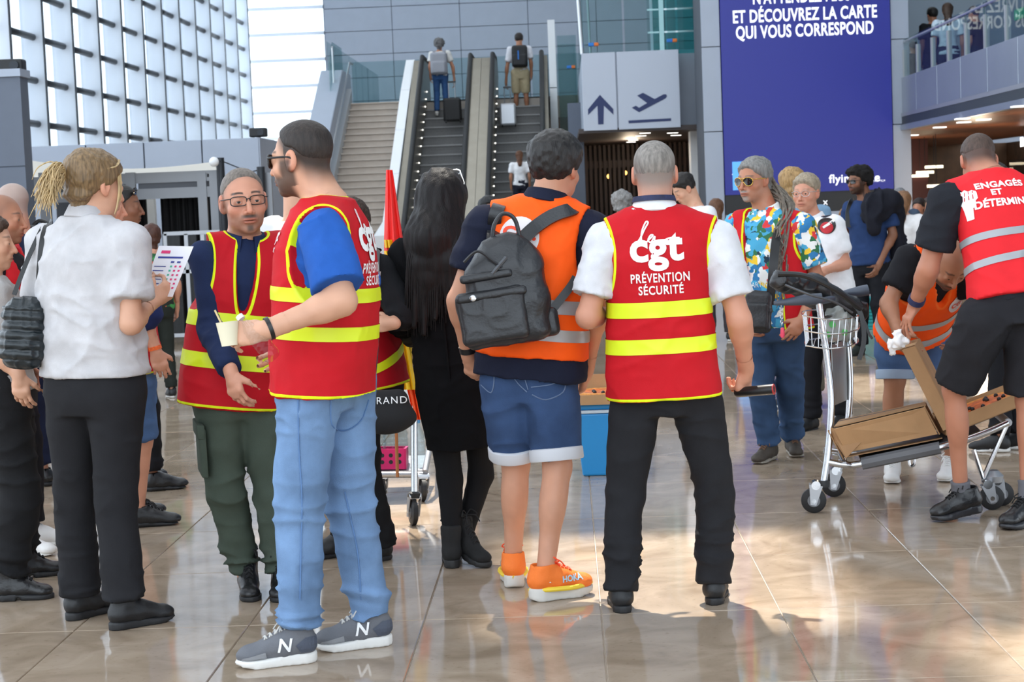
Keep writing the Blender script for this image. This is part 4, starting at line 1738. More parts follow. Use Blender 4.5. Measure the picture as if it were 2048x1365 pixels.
# ------------------------------------------------------------------ mezzanine block with the direction sign
Ym = 32.0
a, b = onY(1166, 180, Ym), onY(1358, 180, Ym)
zb_, zt_ = onY(1270, 256, Ym).z, onY(1262, 104, Ym).z
c = onY(1500, 200, Ym)
mb = MB().box((a.x, Ym + .03, zb_ + .02), (b.x, YE1 + 2, zt_))
mb.box((b.x, Ym + .8, zb_ + .02), (c.x + 2, YE1 + 2, zt_))
mz = struct('wall_mezzanine', mb, M_PANEL)
M_SIGN = mat('sign_panel', S(178, 186, 200), .38, .1)
sg = thing('direction_sign', 'grey departures direction sign with a navy arrow and a climbing aeroplane', 'sign', (a.x, Ym, zb_))
xm_ = onY(1234, 180, Ym).x
o1 = MB().box((a.x - .01, Ym - .02, zb_ - .02), (xm_ - .012, Ym + .03, zt_ + .01)).build('panel', M_SIGN, sg, bevel=.006)
o2 = MB().box((xm_ + .012, Ym - .02, zb_ - .02), (b.x + .01, Ym + .03, zt_ + .01)).build('panel', M_SIGN, sg, bevel=.006)
def sgp(px, py):
    p = onY(px, py, Ym - .022)
    return (p.x, p.z)
def sign_poly(pts, par, nm):
    P_ = [sgp(*p) for p in pts]
    ar = sum(P_[i][0] * P_[(i + 1) % len(P_)][1] - P_[(i + 1) % len(P_)][0] * P_[i][1] for i in range(len(P_)))
    if ar < 0:
        P_ = P_[::-1]
    return MB().prism([(x, Ym - .022, z) for x, z in P_], (0, -.004, 0)).build(nm, M_NAVY, par)
z3 = lambda zx, zy: (1130 + zx / 2.968, zy / 2.968)
sign_poly([z3(207, 563), z3(287, 648), z3(288, 682), z3(231, 628), z3(229, 738), z3(197, 740), z3(193, 628), z3(137, 684), z3(136, 650)], o1, 'arrow_symbol')
sign_poly([z3(376, 716), z3(630, 702), z3(630, 718), z3(378, 733)], o2, 'runway_symbol')
pl = [z3(396, 640), z3(420, 628), z3(440, 640), z3(487, 612), z3(428, 568), z3(463, 551), z3(532, 588), z3(585, 560), z3(600, 560), z3(606, 572), z3(598, 584), z3(440, 667)]
sign_poly(pl, o2, 'aeroplane_symbol')
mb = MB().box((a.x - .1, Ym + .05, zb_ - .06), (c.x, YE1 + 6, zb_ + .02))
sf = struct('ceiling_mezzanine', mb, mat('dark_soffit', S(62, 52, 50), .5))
for i, (px, py, Y) in enumerate([(1290, 262, 33), (1282, 277, 34.5), (1267, 301, 37), (1263, 311, 38.2), (1345, 262, 33.5), (1352, 278, 35)]):
    p = onY(px, py, Y)
    l = thing('ceiling_light', 'slim strip light in the dark soffit behind the sign, ' + ['first of the left row', 'second of the left row', 'third of the left row', 'last of the left row', 'nearer one of the right row', 'farther one of the right row'][i], 'light', (p.x, Y, zb_ - .07), 'strip lights under the mezzanine')
    MB().box((p.x - .10, Y - .03, zb_ - .07), (p.x + .10, Y + .03, zb_ - .06)).build('diffuser', M_LED, l)
# slatted timber screen and dark room behind
Ysl = 40.0
x0, x1 = onY(1128, 400, Ysl).x, onY(1400, 400, Ysl).x
ts = thing('slatted_screen', 'dark timber screen of upright slats below the mezzanine', 'screen', (x0, Ysl, 0))
n = 30
for i in range(n):
    x = x0 + (x1 - x0) * i / (n - 1)
    MB().box((x - .028, Ysl - .04, 0), (x + .028, Ysl + .04, zb_ - .06)).build('slat', M_WOODS, ts)
for z in (.9, 2.25):
    MB().box((x0 - .05, Ysl + .04, z - .08), (x1 + .05, Ysl + .08, z + .08)).build('rail', M_WOODS, ts)
mb = MB().box((x0 - .08, Ysl + 1.5, 0), (x1 + 2, Ysl + 1.7, zb_ - .06))
struct('wall_dark', mb, mat('dark_room', S(48, 44, 46), .6))
for i, (px, py) in enumerate(((1152, 361), (1218, 353), (1250, 346), (1330, 350))):
    p = onY(px, py, Ysl + .6)
    t = thing('pendant_bulb', 'amber bulb glowing behind the timber slats, ' + ['leftmost of four', 'second from the left', 'third from the left', 'rightmost of four'][i], 'bulb', (p.x, p.y, p.z), 'amber bulbs behind the slats')
    MB().ball(p, .05, 10, 8).build('globe', mat('amber', (1.0, .55, .15), emit=4), t)
    MB().cyl((p.x, p.y, p.z + .04), (p.x, p.y, zb_), .006, 6).build('flex', M_BLACK, t)
p = onY(1394, 350, 33)
mb = MB().box((onY(1383, 350, 33).x, 33, 0), (onY(1412, 350, 33).x, 33.5, zb_))
struct('wall_pier', mb, M_WHITE)
mb = MB().box((onY(1136, 240, 37).x, 37, .0), (onY(1166, 240, 37).x, 38, onY(1150, 206, 37).z))
struct('column_dark', mb, M_PANEL_D)
# glass balustrade on the mezzanine
gb = thing('glass_balustrade', 'green tinted glass balustrade with steel posts above the departures sign', 'balustrade', (a.x, Ym, zt_))
xs = [a.x, a.x + .75, a.x + 1.5, b.x, b.x + .35]
for i in range(4):
    MB().box((xs[i] + .02, Ym + .10, zt_ + .01), (xs[i + 1] - .02, Ym + .12, zt_ + 1.5)).build('pane', M_GREEN, gb)
MB().box((a.x + .02, Ym + .12, zt_ + .01), (a.x + .04, Ym + 8, zt_ + 1.5)).build('pane', M_GREEN, gb)
MB().cyl((a.x + .01, Ym + .06, zt_), (a.x - .05, Ym + .06, zt_ + 1.6), .035, 10).build('post', M_STEEL, gb)
MB().cyl((a.x + .16, Ym + .16, zt_), (a.x + .12, Ym + .16, zt_ + 1.6), .02, 10).build('post', M_STEEL, gb)
MB().box((b.x - .30, Ym + .2, zt_), (b.x - .22, Ym + .26, zt_ + 1.6)).build('post', M_STEEL, gb)
for z in (.35, .75, 1.12):
    MB().box((b.x - .5, Ym + .3, zt_ + z - .015), (b.x + .4, Ym + .33, zt_ + z + .015)).build('rail', M_STEEL, gb)
M_ORG, M_BLU = mat('orange_foam', S(226, 120, 50), .6), mat('blue_foam', S(40, 120, 205), .6)
for px, py, Y in ((1188, 89, Ym + .05), (1345, 81, Ym + .05), (1143, 134, YE1 - 3)):
    p = onY(px, py, Y)
    t = thing('foam_clamp', {1188: 'blue and orange foam clamp on the glass above the arrow sign', 1345: 'blue and orange foam clamp on the glass above the aeroplane sign', 1143: 'blue and orange foam clamp on the glass beside the escalator'}[px], 'clamp', p)
    MB().box((p.x - .10, p.y - .04, p.z - .03), (p.x, p.y + .04, p.z + .03)).build('blue_half', M_BLU, t, bevel=.012)
    MB().box((p.x, p.y - .04, p.z - .03), (p.x + .08, p.y + .04, p.z + .03)).build('orange_half', M_ORG, t, bevel=.012)
M_TURQ = glassmat('turquoise_glass', (.66, .92, .91), .94, .15)
lf_ = thing('glass_lift_shaft', 'pale turquoise glass box standing behind the mezzanine balustrade', 'glass box', (b.x, Ym + 2, zt_))
MB().box((b.x - .35, Ym + 2, zt_ + .015), (b.x + .9, Ym + 2.02, zt_ + 2.2)).build('pane', M_TURQ, lf_)
MB().box((b.x - .35, Ym + 2.0, zt_ + .015), (b.x - .33, Ym + 3.6, zt_ + 2.2)).build('pane', M_TURQ, lf_)
MB().box((b.x - .35, Ym + 3.6, zt_ + .015), (b.x + .9, Ym + 3.62, zt_ + 2.2)).build('pane', M_TURQ, lf_)
MB().box((b.x - .37, Ym + 1.98, zt_ + .015), (b.x - .32, Ym + 2.03, zt_ + 2.2)).build('post', M_FIN, lf_)
# guard panes between escalator and mezzanine
gg = thing('landing_guard', 'pale green glass guard at the escalator landing beside the sign', 'guard', (a.x - .8, YE1 - 1.5, ZU - 1))
for i in range(2):
    x = EX[1][1] + .42 + i * .0
    MB().box((x, YE1 - 3 + i * 2.2, 2.9), (a.x - .03, YE1 - 2.985 + i * 2.2, 5.0)).build('pane', M_GREEN, gg)

# ------------------------------------------------------------------ screen pillar
Yp = 30.0
pl0, pl1 = onY(1406, 200, Yp).x, onY(1821, 200, Yp).x
s0, s1 = onY(1445, 200, Yp).x, onY(1783, 200, Yp).x
zs = onY(1600, 385, Yp).z
zk_ = onY(1600, 425, Yp).z
mb = MB().box((pl0, Yp + .06, 0), (pl1, Yp + 1.6, CZ))
pp = struct('column_screen', mb, M_JOINT)
for (xa, xb) in ((pl0, s0 - .01), (s1 + .01, pl1)):
    zz = [0, onY(1420, 264, Yp).z, onY(1420, 94, Yp).z, onY(1420, -80, Yp).z, CZ]
    for i in range(4):
        MB().box((xa + .005, Yp, zz[i] + .006), (xb - .005, Yp + .06, zz[i + 1] - .006)).build('panel', M_PANEL, pp, bevel=.004)
MB().box((s0, Yp, 0), (s1, Yp + .06, zk_)).build('panel', M_PANEL, pp)
MB().box((s0, Yp + .0, zk_ + .005), (s1, Yp + .06, zs)).build('plinth', M_BLACK, pp)
sc = thing('advertising_screen', 'tall blue advertising screen on the grey pillar with white writing', 'screen', (s0, Yp, zs))
M_SCR = mat('screen_blue', S(27, 34, 128), .35, emit=.42)
MB().box((s0, Yp - .03, zs), (s1, Yp + .05, 9.5)).build('display', M_SCR, sc)
M_SCRW = mat('screen_white', (.95, .97, 1.0), .4, emit=.95)
M_SCRB = mat('screen_light_blue', S(90, 165, 235), .4, emit=.8)
def scr_text(s, px0, px1, py, size_px, bold=.022):
    mid = onY((px0 + px1) / 2, py, Yp - .033)
    wd = (onY(px1, py, Yp) - onY(px0, py, Yp)).x
    v, f = text_mesh(s, 1.0, bold, spacing=1.06)
    tw = max(q[0] for q in v) - min(q[0] for q in v)
    sx = wd / tw
    sy = size_px * Yp / FPX
    cx_ = (max(q[0] for q in v) + min(q[0] for q in v)) / 2
    mb = MB()
    mb.add([(mid.x + (q[0] - cx_) * sx, Yp - .033, mid.z + q[1] * sy / .7) for q in v], f)
    return mb.build('lettering', M_SCRW, sc)
scr_text('ET DÉCOUVREZ LA CARTE', 1466, 1754, 28 + 12, 24)
scr_text('QUI VOUS CORRESPOND', 1472, 1747, 60 + 12, 24)
scr_text("N'ATTENDEZ PLUS", 1506, 1700, 4, 24)
p0, p1 = onY(1464, 324, Yp), onY(1520, 375, Yp)
MB().box((p0.x, Yp - .034, p1.z - .03), (p1.x, Yp - .028, p0.z)).build('logo_square', M_SCRB, sc)
M_SCRN = mat('screen_logo_white', (.95, .97, 1.0), .4, emit=.95)
scr_text('AME', 1464, 1489, 349, 8)
scr_text('E', 1475, 1483, 360, 8)
scr_text('flying blue', 1658, 1760, 364, 16, .018)
scr_text('AIRFRANCE / KLM', 1732, 1770, 364, 4, .0)
flat_text('lettering', 'x', .16, onY(1651, 410, Yp - .01), (1, 0, 0), (0, 0, 1), M_SCRW, sc)

# ------------------------------------------------------------------ right gallery and shop
GX = 5.6
zg = [onX(1935, 230, GX).z, 0]
zF0, zF1 = 2.72, 3.30
mb = MB().box((GX + .05, 16, 2.50), (GX + 4, 40, 2.74))
gal = struct('floor_gallery', mb, M_DARK)
ys = [16 + 1.6 * i for i in range(12)]
for i, y in enumerate(ys):
    if y < 33:
        MB().box((GX, y + .006, zF0), (GX + .06, y + 1.594, zF1)).build('fascia_panel', M_FASCIA, gal, bevel=.006)
MB().box((GX - .02, 16, 2.66), (GX + .06, 34, 2.72)).build('trim_strip', M_ALU, gal)
for i in range(14):
    y = 17 + 1.15 * i
    mb = MB()
    mb.tube_r(Vector((GX + .03, y, 2.60)), (-1, 0, 0), [(0, .05), (.035, .05)], 14)
    mb.build('vent_hole', M_BLACK, gal)
MB().box((GX - .01, 16, 2.53), (GX + .05, 34, 2.66)).build('vent_strip', mat('vent_band', S(52, 58, 64), .5, .3), gal)
MB().box((GX - .03, 16, 2.44), (GX + .08, 34, 2.53)).build('edge_trim', M_FASCIA, gal)
gr = thing('gallery_balustrade', 'glass balustrade with steel posts along the gallery above the shop', 'balustrade', (GX, 20, zF1))
y = 16.2
while y < 33.5:
    MB().box((GX + .04, y + .05, zF1 - .05), (GX + .055, y + 1.10, zF1 + .62)).build('pane', M_GREEN, gr)
    MB().box((GX + .02, y - .03, zF1 - .05), (GX + .09, y + .03, zF1 + .45)).build('post', M_ALU, gr)
    y += 1.15
MB().cyl((GX + .06, 16, zF1 + .58), (GX + .06, 33.5, zF1 + .58), .025, 10).build('handrail', M_STEEL, gr)
mb = MB().box((GX + 3.5, -6, 2.7), (GX + 3.7, 54, CZ))
struct('wall_gallery', mb, mat('gallery_wall', S(112, 122, 132), .6))
# timber soffit and shop
M_SOFF = mat('timber_soffit', S(150, 92, 60), .35, var=.25, vscale=5, stretch=(1, .1, 1))
sof = struct('ceiling_shop', MB().box((GX + .08, 16, 2.46), (GX + 4, 46, 2.50)), M_SOFF)
x = GX + .1
while x < GX + 3.6:
    MB().box((x, 17, 2.44), (x + .14, 44, 2.46)).build('plank', M_SOFF, sof)
    x += .15
SXX = 7.7
mb = MB().box((SXX, 14, 1.92), (SXX + .2, 30.5, 2.46))
struct('wall_shop', mb, mat('shop_red', S(74, 20, 22), .4))
mb = MB().box((SXX + 3, 12, 0), (SXX + 3.2, 46, 2.46))
mb.box((GX + .2, 44, 0), (SXX + 3, 44.2, 2.46))
struct('wall_shopback', mb, mat('shop_back', S(120, 88, 62), .6, var=.3, vscale=3))
sh_ = thing('shop_glazing', 'dark red shop frontage with glazed bays under the timber soffit', 'shop front', (SXX, 24, 0))
for yy in (22, 24.4, 26.8, 29.2):
    MB().box((SXX, yy, .05), (SXX + .02, yy + 2.3, 1.90)).build('pane', M_CLEAR, sh_)
    MB().box((SXX - .02, yy - .06, 0), (SXX + .1, yy + .06, 1.91)).build('mullion', mat('shop_frame', S(60, 22, 22), .4), sh_)
p = onX(2040, 283, SXX - .02)
sgn = thing('shop_sign', 'white glowing shop lettering on the dark red band above the shop', 'sign', (SXX - .012, p.y, p.z))
flat_text('lettering', 'mon', .30, (SXX - .012, p.y - .25, p.z - .08), (0, -1, 0), (0, 0, 1), mat('sign_white', (1, 1, 1), emit=3.0), sgn, bold=.04)
for lx, ly, lz, e_ in ((6.6, 24, 1.5, 40), (6.6, 29, 1.5, 40), (6.4, 35, 1.5, 40), (9.6, 26, 1.9, 90), (1.4, 37, 2.3, 45)):  # added warm fill points, free in the air under soffit and mezzanine
    pl_ = bpy.data.lights.new('warm_fill', 'POINT')
    pl_.energy, pl_.color, pl_.shadow_soft_size = e_, (1, .80, .58), .15
    po_ = bpy.data.objects.new('warm_fill', pl_)
    COL.objects.link(po_)
    po_.location = (lx, ly, lz)
for i, (px, py, Y) in enumerate([(1925, 262, 25.5), (1928, 270, 27), (1880, 282, 29), (1826, 294, 33), (1968, 276, 26.2), (2040, 232, 22)]):
    p = onY(px, py, Y)
    l = thing('ceiling_light', 'lamp in the timber soffit of the shop, ' + ['left of the stooping man', 'second left of the stooping man', 'second from the screen pillar', 'nearest the screen pillar', 'above the head of the stooping man', 'at the right edge of the photo'][i], 'light', (p.x, p.y, 2.43), 'lamps in the timber soffit')
    MB().box((p.x - .09, p.y - .09, 2.425), (p.x + .09, p.y + .09, 2.44)).build('diffuser', M_LED, l)
for i, (px, py, Y) in enumerate([(1868, 334, 34), (1873, 372, 33), (1850, 345, 35), (1840, 352, 36)]):
    p = onY(px, py, Y)
    t = thing('pendant_lamp', 'warm hanging lamp inside the glazed shop, ' + ['topmost and rightmost', 'lowest of the four', 'second from the left', 'leftmost of the four'][i], 'lamp', p, 'hanging lamps in the shop')
    MB().box((p.x - .16, p.y - .05, p.z - .025), (p.x + .16, p.y + .05, p.z + .025)).build('tube', mat('warm_light', (1, .85, .6), emit=4), t)
    MB().cyl(p, (p.x, p.y, 2.44), .006, 6).build('flex', M_BLACK, t)
ln = struct('wall_shopside', MB().box((onY(1826, 400, 36).x, 36, 0), (onY(1822, 400, 36).x + .35, 36.2, 2.44)), mat('shop_red2', S(66, 26, 26), .5))
e = onX(2036, 28, GX + 3.45)
ex_ = thing('exit_sign', 'small green emergency exit sign on the gallery wall', 'sign', e)
MB().box((e.x, e.y - .3, e.z - .1), (e.x + .05, e.y + .3, e.z + .1)).build('plate', mat('exit_green', S(30, 140, 95), .4, emit=.5), ex_)
flat_text('arrow_symbol', '←', .16, (e.x - .004, e.y + .12, e.z - .05), (0, -1, 0), (0, 0, 1), M_SCRW, ex_)
flat_text('exit_symbol', '↗', .16, (e.x - .004, e.y - .12, e.z - .05), (0, -1, 0), (0, 0, 1), M_SCRW, ex_)

# ------------------------------------------------------------------ colours of clothes
RED, YEL = S(192, 20, 32), S(226, 240, 30)
ORANGE = S(255, 92, 18)
M_YEL = mat('lime_tape', S(222, 238, 28), .45, var=.04)
M_SIL = mat('silver_tape', S(168, 168, 170), .35, .25, var=.06)
M_WPRINT = mat('white_print', S(238, 238, 238), .7)
M_BLKPANT = S(34, 34, 37)
M_BSHOE = mat('black_shoe', S(24, 24, 26), .5, bump=.2, bscale=300)
M_BLEATH = mat('black_leather', S(28, 28, 30), .32, bump=.3, bscale=120)
M_BSOLE = mat('black_sole', S(30, 30, 32), .6)
M_WSOLE = mat('white_sole', S(222, 220, 216), .55)
M_BLACE = mat('black_lace', S(20, 20, 22), .8)
def denim(name, c, fade=1.5):
    m = mat(name, c, .85, spec=.15, var=.42, vscale=4.5, bump=.5, bscale=420)
    return m
M_LJEAN = denim('light_denim', S(112, 141, 178))
M_DJEAN = denim('dark_denim', S(56, 77, 113))
M_MJEAN = denim('mid_denim', S(74, 100, 140))
M_BLACKD = mat('black_dress', S(17, 17, 19), .9, spec=.1, bump=.2)
GREY_HAIR = S(128, 124, 118)

# ==================================================================== man in the middle, seen from behind
P = person('man from behind in red vest with white cgt print, holding a black baton', 1318, 6.72, 285, 180, SK_PINK,
           neck=(1309, 418), hip=(1328, 760), head=(1309, 347), hyaw=178, ls=(1213, 486), rs=(1432, 484), le=(1176, 634, -.02), re=(1479, 640, -.02),
           lw=(1222, 628, .24), rw=(1492, 742, .10), lk=(1249, 985), rk=(1432, 990), lf=((1247, 1228), (1215, 1150)), rf=((1428, 1212), (1447, 1140)), w=1.04,
           lh=(1275, 775), rh=(1386, 775), rhand=dict(dir=(-.12, -.9, .25), n=(-.55, -.1, .75), curl=(62, 62, 30), thumb=(.5, .5, .7), tcurl=25), armr=1.08)
body(P, hairc=S(128, 120, 114), buzz=.9, stub=.0)
hair(P, S(128, 122, 116), .006, .001, .0008, line=.022)
shirt(P, S(212, 212, 216), sl=.72, r=(.078, .085, .05), hem=.1, collar=cloth('white_cotton', S(226, 226, 228)))
vest(P, RED, YEL, hem=-.10, w=1.03, arm=(.060, .24, .155), neckz=.045, armout=.030, neckr=(.085, .09, .05))
band(P, .175, .262, M_YEL)
band(P, .385, .475, M_YEL)
def script_la(sc=1.0):
    pts = [(-.105, -.012), (-.075, .010), (-.045, .060), (-.030, .085), (-.040, .088), (-.058, .050), (-.062, .008), (-.045, .002), (-.028, .015), (-.012, .030), (-.022, .032), (-.034, .012), (-.022, .002), (-.005, .026), (-.006, .008), (.005, .002), (.03, .006), (.06, .016), (.10, .014)]
    p = [(q.x * sc, q.y * sc) for q in spline([(a, b, 0) for a, b in pts], 5)]
    return ribbon2d(p, .0065 * sc)
print_cgt(P)
trousers(P, M_BLKPANT, r=(.100, .074, .066), hem=1.06, w=1.03, folds_=1.4)
shoes(P, M_BSHOE, M_BSOLE)
lan = MB()
k = P.k
a = P.neck + P.up * .026
lan.tube_r(a, (P.up * .75 + (P.head - P.neck).normalized() * .45).normalized(), [(0, .080), (.0, .084), (.020, .078), (.020, .073)], 28)
lan.build('lanyard', mat('lanyard_navy', S(30, 36, 70), .7, var=.5, vscale=40), P.root, smooth=True)
MAN_CGT = P

# ==================================================================== man in light jeans, half turned away
P = person('tall bearded man with sunglasses, blue T-shirt, red vest and light blue jeans', 640, 6.10, 238, 108, SK_FAIR,
           neck=(655, 398), hip=(648, 745), head=(603, 318), hyaw=122, hpit=4, ls=(648, 470), rs=(690, 462), le=(684, 602, -.06), lw=(527, 662, -.10),
           re=(715, 610), rw=(600, 690, .05), lk=(600, 1000), rk=(700, 1010), lf=((632, 1322), (470, 1338)), rf=((782, 1288), (648, 1302)), w=1.0,
           lh=(620, 770), rh=(690, 765), lhand=dict(dir=(-.86, -.10, .02), n=(.12, -.30, .9), curl=(38, 42, 25), idx=(20, 35, 20), thumb=(.75, .30, .55), tcurl=12), armr=1.12, hv=.0029, la=(598, 1262), ra=(742, 1238))
body(P, hairc=S(40, 32, 28), stub=.85, buzz=.97)
hair(P, S(44, 36, 32), .009, .001, .0008, line=.040)
beard = MB()
shirt(P, S(38, 88, 168), sl=.80, r=(.078, .086, .05), hem=.1, off=.002)
JV = [(-.16, .205, .160), (.1, .195, .158), (.4, .19, .155), (.7, .19, .150), (.84, .186, .13), (.92, .165, .10), (.98, .11, .082), (1.03, .07, .066)]
vest(P, RED, YEL, hem=-.12, st=JV, arm=(.075, .120, .175), armout=.03, neckr=(.078, .085, .05))
band(P, .205, .285, M_YEL)
band(P, .42, .50, M_YEL)
print_cgt(P)
back_text(P, 'cgt', .075, .05, .73, M_WPRINT, front=True, u=-.10)
back_text(P, 'SÉCURITÉ', .07, .018, .69, M_WPRINT, front=True, u=-.10)
tr = trousers(P, None, r=(.104, .082, .068), hem=.98, m=M_LJEAN, wr=.007, folds_=1.6)
for pts_ in ([(662, 800), (664, 850), (690, 862), (722, 842), (738, 800)], [(596, 800), (598, 900), (604, 1000), (602, 1100), (600, 1200)], [(690, 985), (702, 1040), (716, 1110), (722, 1200)]):
    stitch(P, pts_, tr, .003, m=mat('blue_thread', S(90, 124, 170), .8))
M_GREYS = mat('grey_suede', S(104, 106, 112), .8, var=.1, bump=.3, bscale=300)
M_LACE = mat('pale_lace', S(196, 194, 190), .8)
for sd in (True, False):
    o, q = shoe(P, sd, M_GREYS, M_WSOLE, laces=M_LACE, solec=.034, kk=1.05)
    # white N on the outer side and mesh panel
    for side_ in (-1, 1):
        vf = text_mesh('N', .062, .02, cell=.02)
        fd = (P.ltoe - P.lheel).normalized() if sd else (P.rtoe - P.rheel).normalized()
        sv = fd.cross(Vector((0, 0, 1))).normalized() * side_
        me = o.data
        vq = (np.array([tuple(v.co + rootloc(P.root)) for v in me.vertices]), [tuple(p.vertices) for p in me.polygons])
        decal('heel_panel', poly2d([(-.045, -.020), (.012, -.020), (.030, .006), (-.005, .030), (-.045, .030)], .012), q(.17, 0, .058) + sv * .2, fd, Vector((0, 0, 1)), -sv, vq, mat('slate_mesh', S(74, 80, 94), .7, bump=.4, bscale=400), o, .0022)
        decal('toe_panel', poly2d([(-.05, -.014), (.05, -.014), (.03, .002), (-.045, .016)], .012), q(.80, 0, .034) + sv * .2, fd, Vector((0, 0, 1)), -sv, vq, mat('pale_suede', S(140, 142, 146), .8), o, .0022)
        decal('letter', vf, q(.42, 0, .048) + sv * .2, fd * side_, Vector((0, 0, 1)) + fd * .25 * side_, -sv, vq, M_WPRINT, o, .0040)
glasses(P, M_BLACK, mat('brown_lens', S(70, 50, 34), .1, spec=.8), w=.029, h=.021, shape='rect', r=.0032)
ringband('bracelet', P, P.lw - (P.lw - P.le).normalized() * .02, P.lw, .0345, mat('black_beads', S(18, 18, 20), .35), .007)
MAN_JEANS = P

# ==================================================================== man with glasses facing the camera
P = person('man in glasses with red vest, navy shirt and green cargo trousers, facing the camera', 480, 7.1, 343, -8, SK_PINK,
           neck=(490, 479), hip=(462, 775), head=(487, 402), hyaw=-10, hpit=2, hroll=3, rs=(408, 511, -.02), ls=(574, 506), re=(424, 660, -.06), rw=(463, 748, -.16),
           le=(568, 650), lw=(575, 745), rk=(452, 985), lk=(545, 985), rf=((496, 1180), (505, 1210)), lf=((566, 1180), (560, 1205)), rh=(440, 800), lh=(515, 800),
           rhand=dict(dir=(.22, -.9, -.15), n=(.5, .15, .75), curl=(28, 32, 20)), ra=(487, 1140), la=(560, 1140), armr=.95, hs=1.12, hv=.0025)
body(P, hairc=S(74, 66, 60), stub=.42, buzz=.60, mous=1.0, brow=.95, browc=S(52, 40, 34), line=.014, eyes=S(62, 48, 36))
hair(P, S(110, 100, 92), .0035, .0012, .0010, line=.026, front=.004)
NAVY = S(30, 42, 74)
shirt(P, NAVY, sl=1.9, r=(.056, .058, .048), hem=.0, collar=cloth('navy_cotton', NAVY), off=.004)
vest(P, S(186, 18, 32), YEL, hem=-.13, vneck=.29, w=.98, trap=.078, arm=(.060, .24, .165), armout=.028)
band(P, .135, .235, M_YEL)
band(P, .405, .505, M_YEL)
M_GREEN_C = S(72, 82, 72)
tr = trousers(P, M_GREEN_C, r=(.105, .072, .062), hem=.98, wr=.008, folds_=1.8)
# thigh pocket
a = P.rh + (P.rk - P.rh) * .55
mb = MB()
ax = (P.rk - P.rh).normalized()
sv = P.ts
fv = ax.cross(sv).normalized()
mb.obox(a + sv * .088 + P.fwd * .02, sv * .014, fv * .075, ax * .10)
mb.obox(a + sv * .094 + P.fwd * .02 - ax * .085, sv * .016, fv * .080, ax * .03)
mb.build('cargo_pocket', cloth('cargo_green', M_GREEN_C), tr, bevel=.008, smooth=True)
shoes(P, M_BLEATH, M_BSOLE, style='boot', laces=M_BLACE)
glasses(P, M_BLACK, glassmat('spectacle_lens', (1, 1, 1), .95, .15), w=.0285, h=.0165, shape='rect', r=.0019, up=.001)
MAN_GLASSES = P

# ==================================================================== blonde woman reading a leaflet
P = person('blonde woman with a messy ponytail in pale grey shirt reading a leaflet', 185, 6.72, 305, -142, SK_FAIR, fem=True,
           neck=(172, 430), hip=(190, 760), head=(192, 372), hyaw=-122, hpit=10, ls=(92, 492), rs=(258, 486, .0), re=(262, 648, -.02), rw=(306, 604, .14),
           le=(80, 640, .1), lw=(150, 640, .3), lk=(150, 1000), rk=(232, 1000), lf=((136, 1243), (215, 1222)), rf=((222, 1262), (355, 1236)), lh=(148, 790), rh=(232, 790),
           la=(160, 1190), ra=(250, 1200), rhand=dict(dir=(.62, .55, .35), n=(-.55, .25, .5), curl=(55, 45, 30), thumb=(.6, .5, .6), tcurl=20), w=1.12, sh=.18, armr=.95)
body(P, hairc=S(120, 96, 66), brow=.5)
M_BLONDE2 = mat('blonde_lengths', S(186, 160, 116), .42, spec=.4, var=.45, vscale=55, stretch=(2.2, 2.2, .25))
M_BLONDE = mat('blonde_hair', S(118, 94, 64), .42, spec=.4, var=.55, vscale=55, stretch=(2.2, 2.2, .25), bump=.5, bscale=130)
hair(P, None, .020, .014, .003, (90, 90, 60), line=-.006, m=M_BLONDE, back=.010, front=-.006)
tie = H(P, 0, -.115, .010)
rn = random.Random(4)
paths = []
for i in range(230):
    u, v, w_ = rn.uniform(-1, 1), rn.uniform(-.6, 1), rn.uniform(.5, 1)
    e1 = tie + (-P.hf * .055 + P.hr * u * .03 + P.hu * v * .055) * w_
    e2 = e1 + (-P.hf * (.03 + .02 * rn.random()) + P.hr * u * .025 + P.hu * (v * .03 - .055)) * w_
    e3 = e2 + (-P.hf * rn.uniform(-.02, .03) + P.hr * u * .02 - P.hu * rn.uniform(.03, .085)) * w_
    paths.append([tie + P.hf * .02, tie - P.hf * .012, e1, e2, e3])
strands('ponytail', P, paths, .0036, M_BLONDE2, 5)
strk = []
for i in range(60):
    a0 = rn.uniform(-1, 1)
    strk.append([H(P, a0 * .05, .058, .098 + .006 * rn.random()), H(P, a0 * .085, .02, .10 - .03 * abs(a0)), H(P, a0 * .075, -.06, .075 - .03 * abs(a0)), tie + P.hr * a0 * .012])
strands('hair_strands', P, strk, .0030, M_BLONDE2, 5, False)
strands('side_lock', P, [[H(P, .066, .045, .055), H(P, .080, .048, .0), H(P, .076, .05, -.06), H(P, .070, .045, -.10)] for _ in range(1)] + [[H(P, .062, .055, .055), H(P, .076, .058, -.01), H(P, .074, .06, -.05)]], .006, M_BLONDE2)
MB().tube([tie + (P.hr * math.cos(a) + P.hu * math.sin(a)) * .024 for a in [i * .3 for i in range(21)]], .007, 8, closed=True).build('hair_tie', M_BLACK, P.root, smooth=True)
PGREY = S(192, 190, 192)
FST = [(-.24, .11, .095), (-.12, .170, .115), (.03, .180, .125), (.25, .172, .125), (.42, .165, .120), (.60, .165, .118), (.75, .158, .118), (.88, .145, .092), (.95, .105, .070), (1.02, .056, .054)]
shirt(P, PGREY, sl=.70, r=(.076, .080, .05), hem=.035, st=FST, collar=cloth('pale_grey_cotton', PGREY), wr=.007)
ep_ = MB()
ep_.obox(P.rs + P.up * .068 - P.ts * .05, P.ts * .055, P.tf * .02, P.up * .006)
ep_.build('epaulette', cloth('pale_grey_cotton', PGREY), P.root, bevel=.004)
trousers(P, M_BLKPANT, r=(.108, .076, .076), hem=1.0, w=1.08, wr=.005)
shoes(P, M_BSHOE, M_BSOLE, solec=.03)
W_BLONDE = P

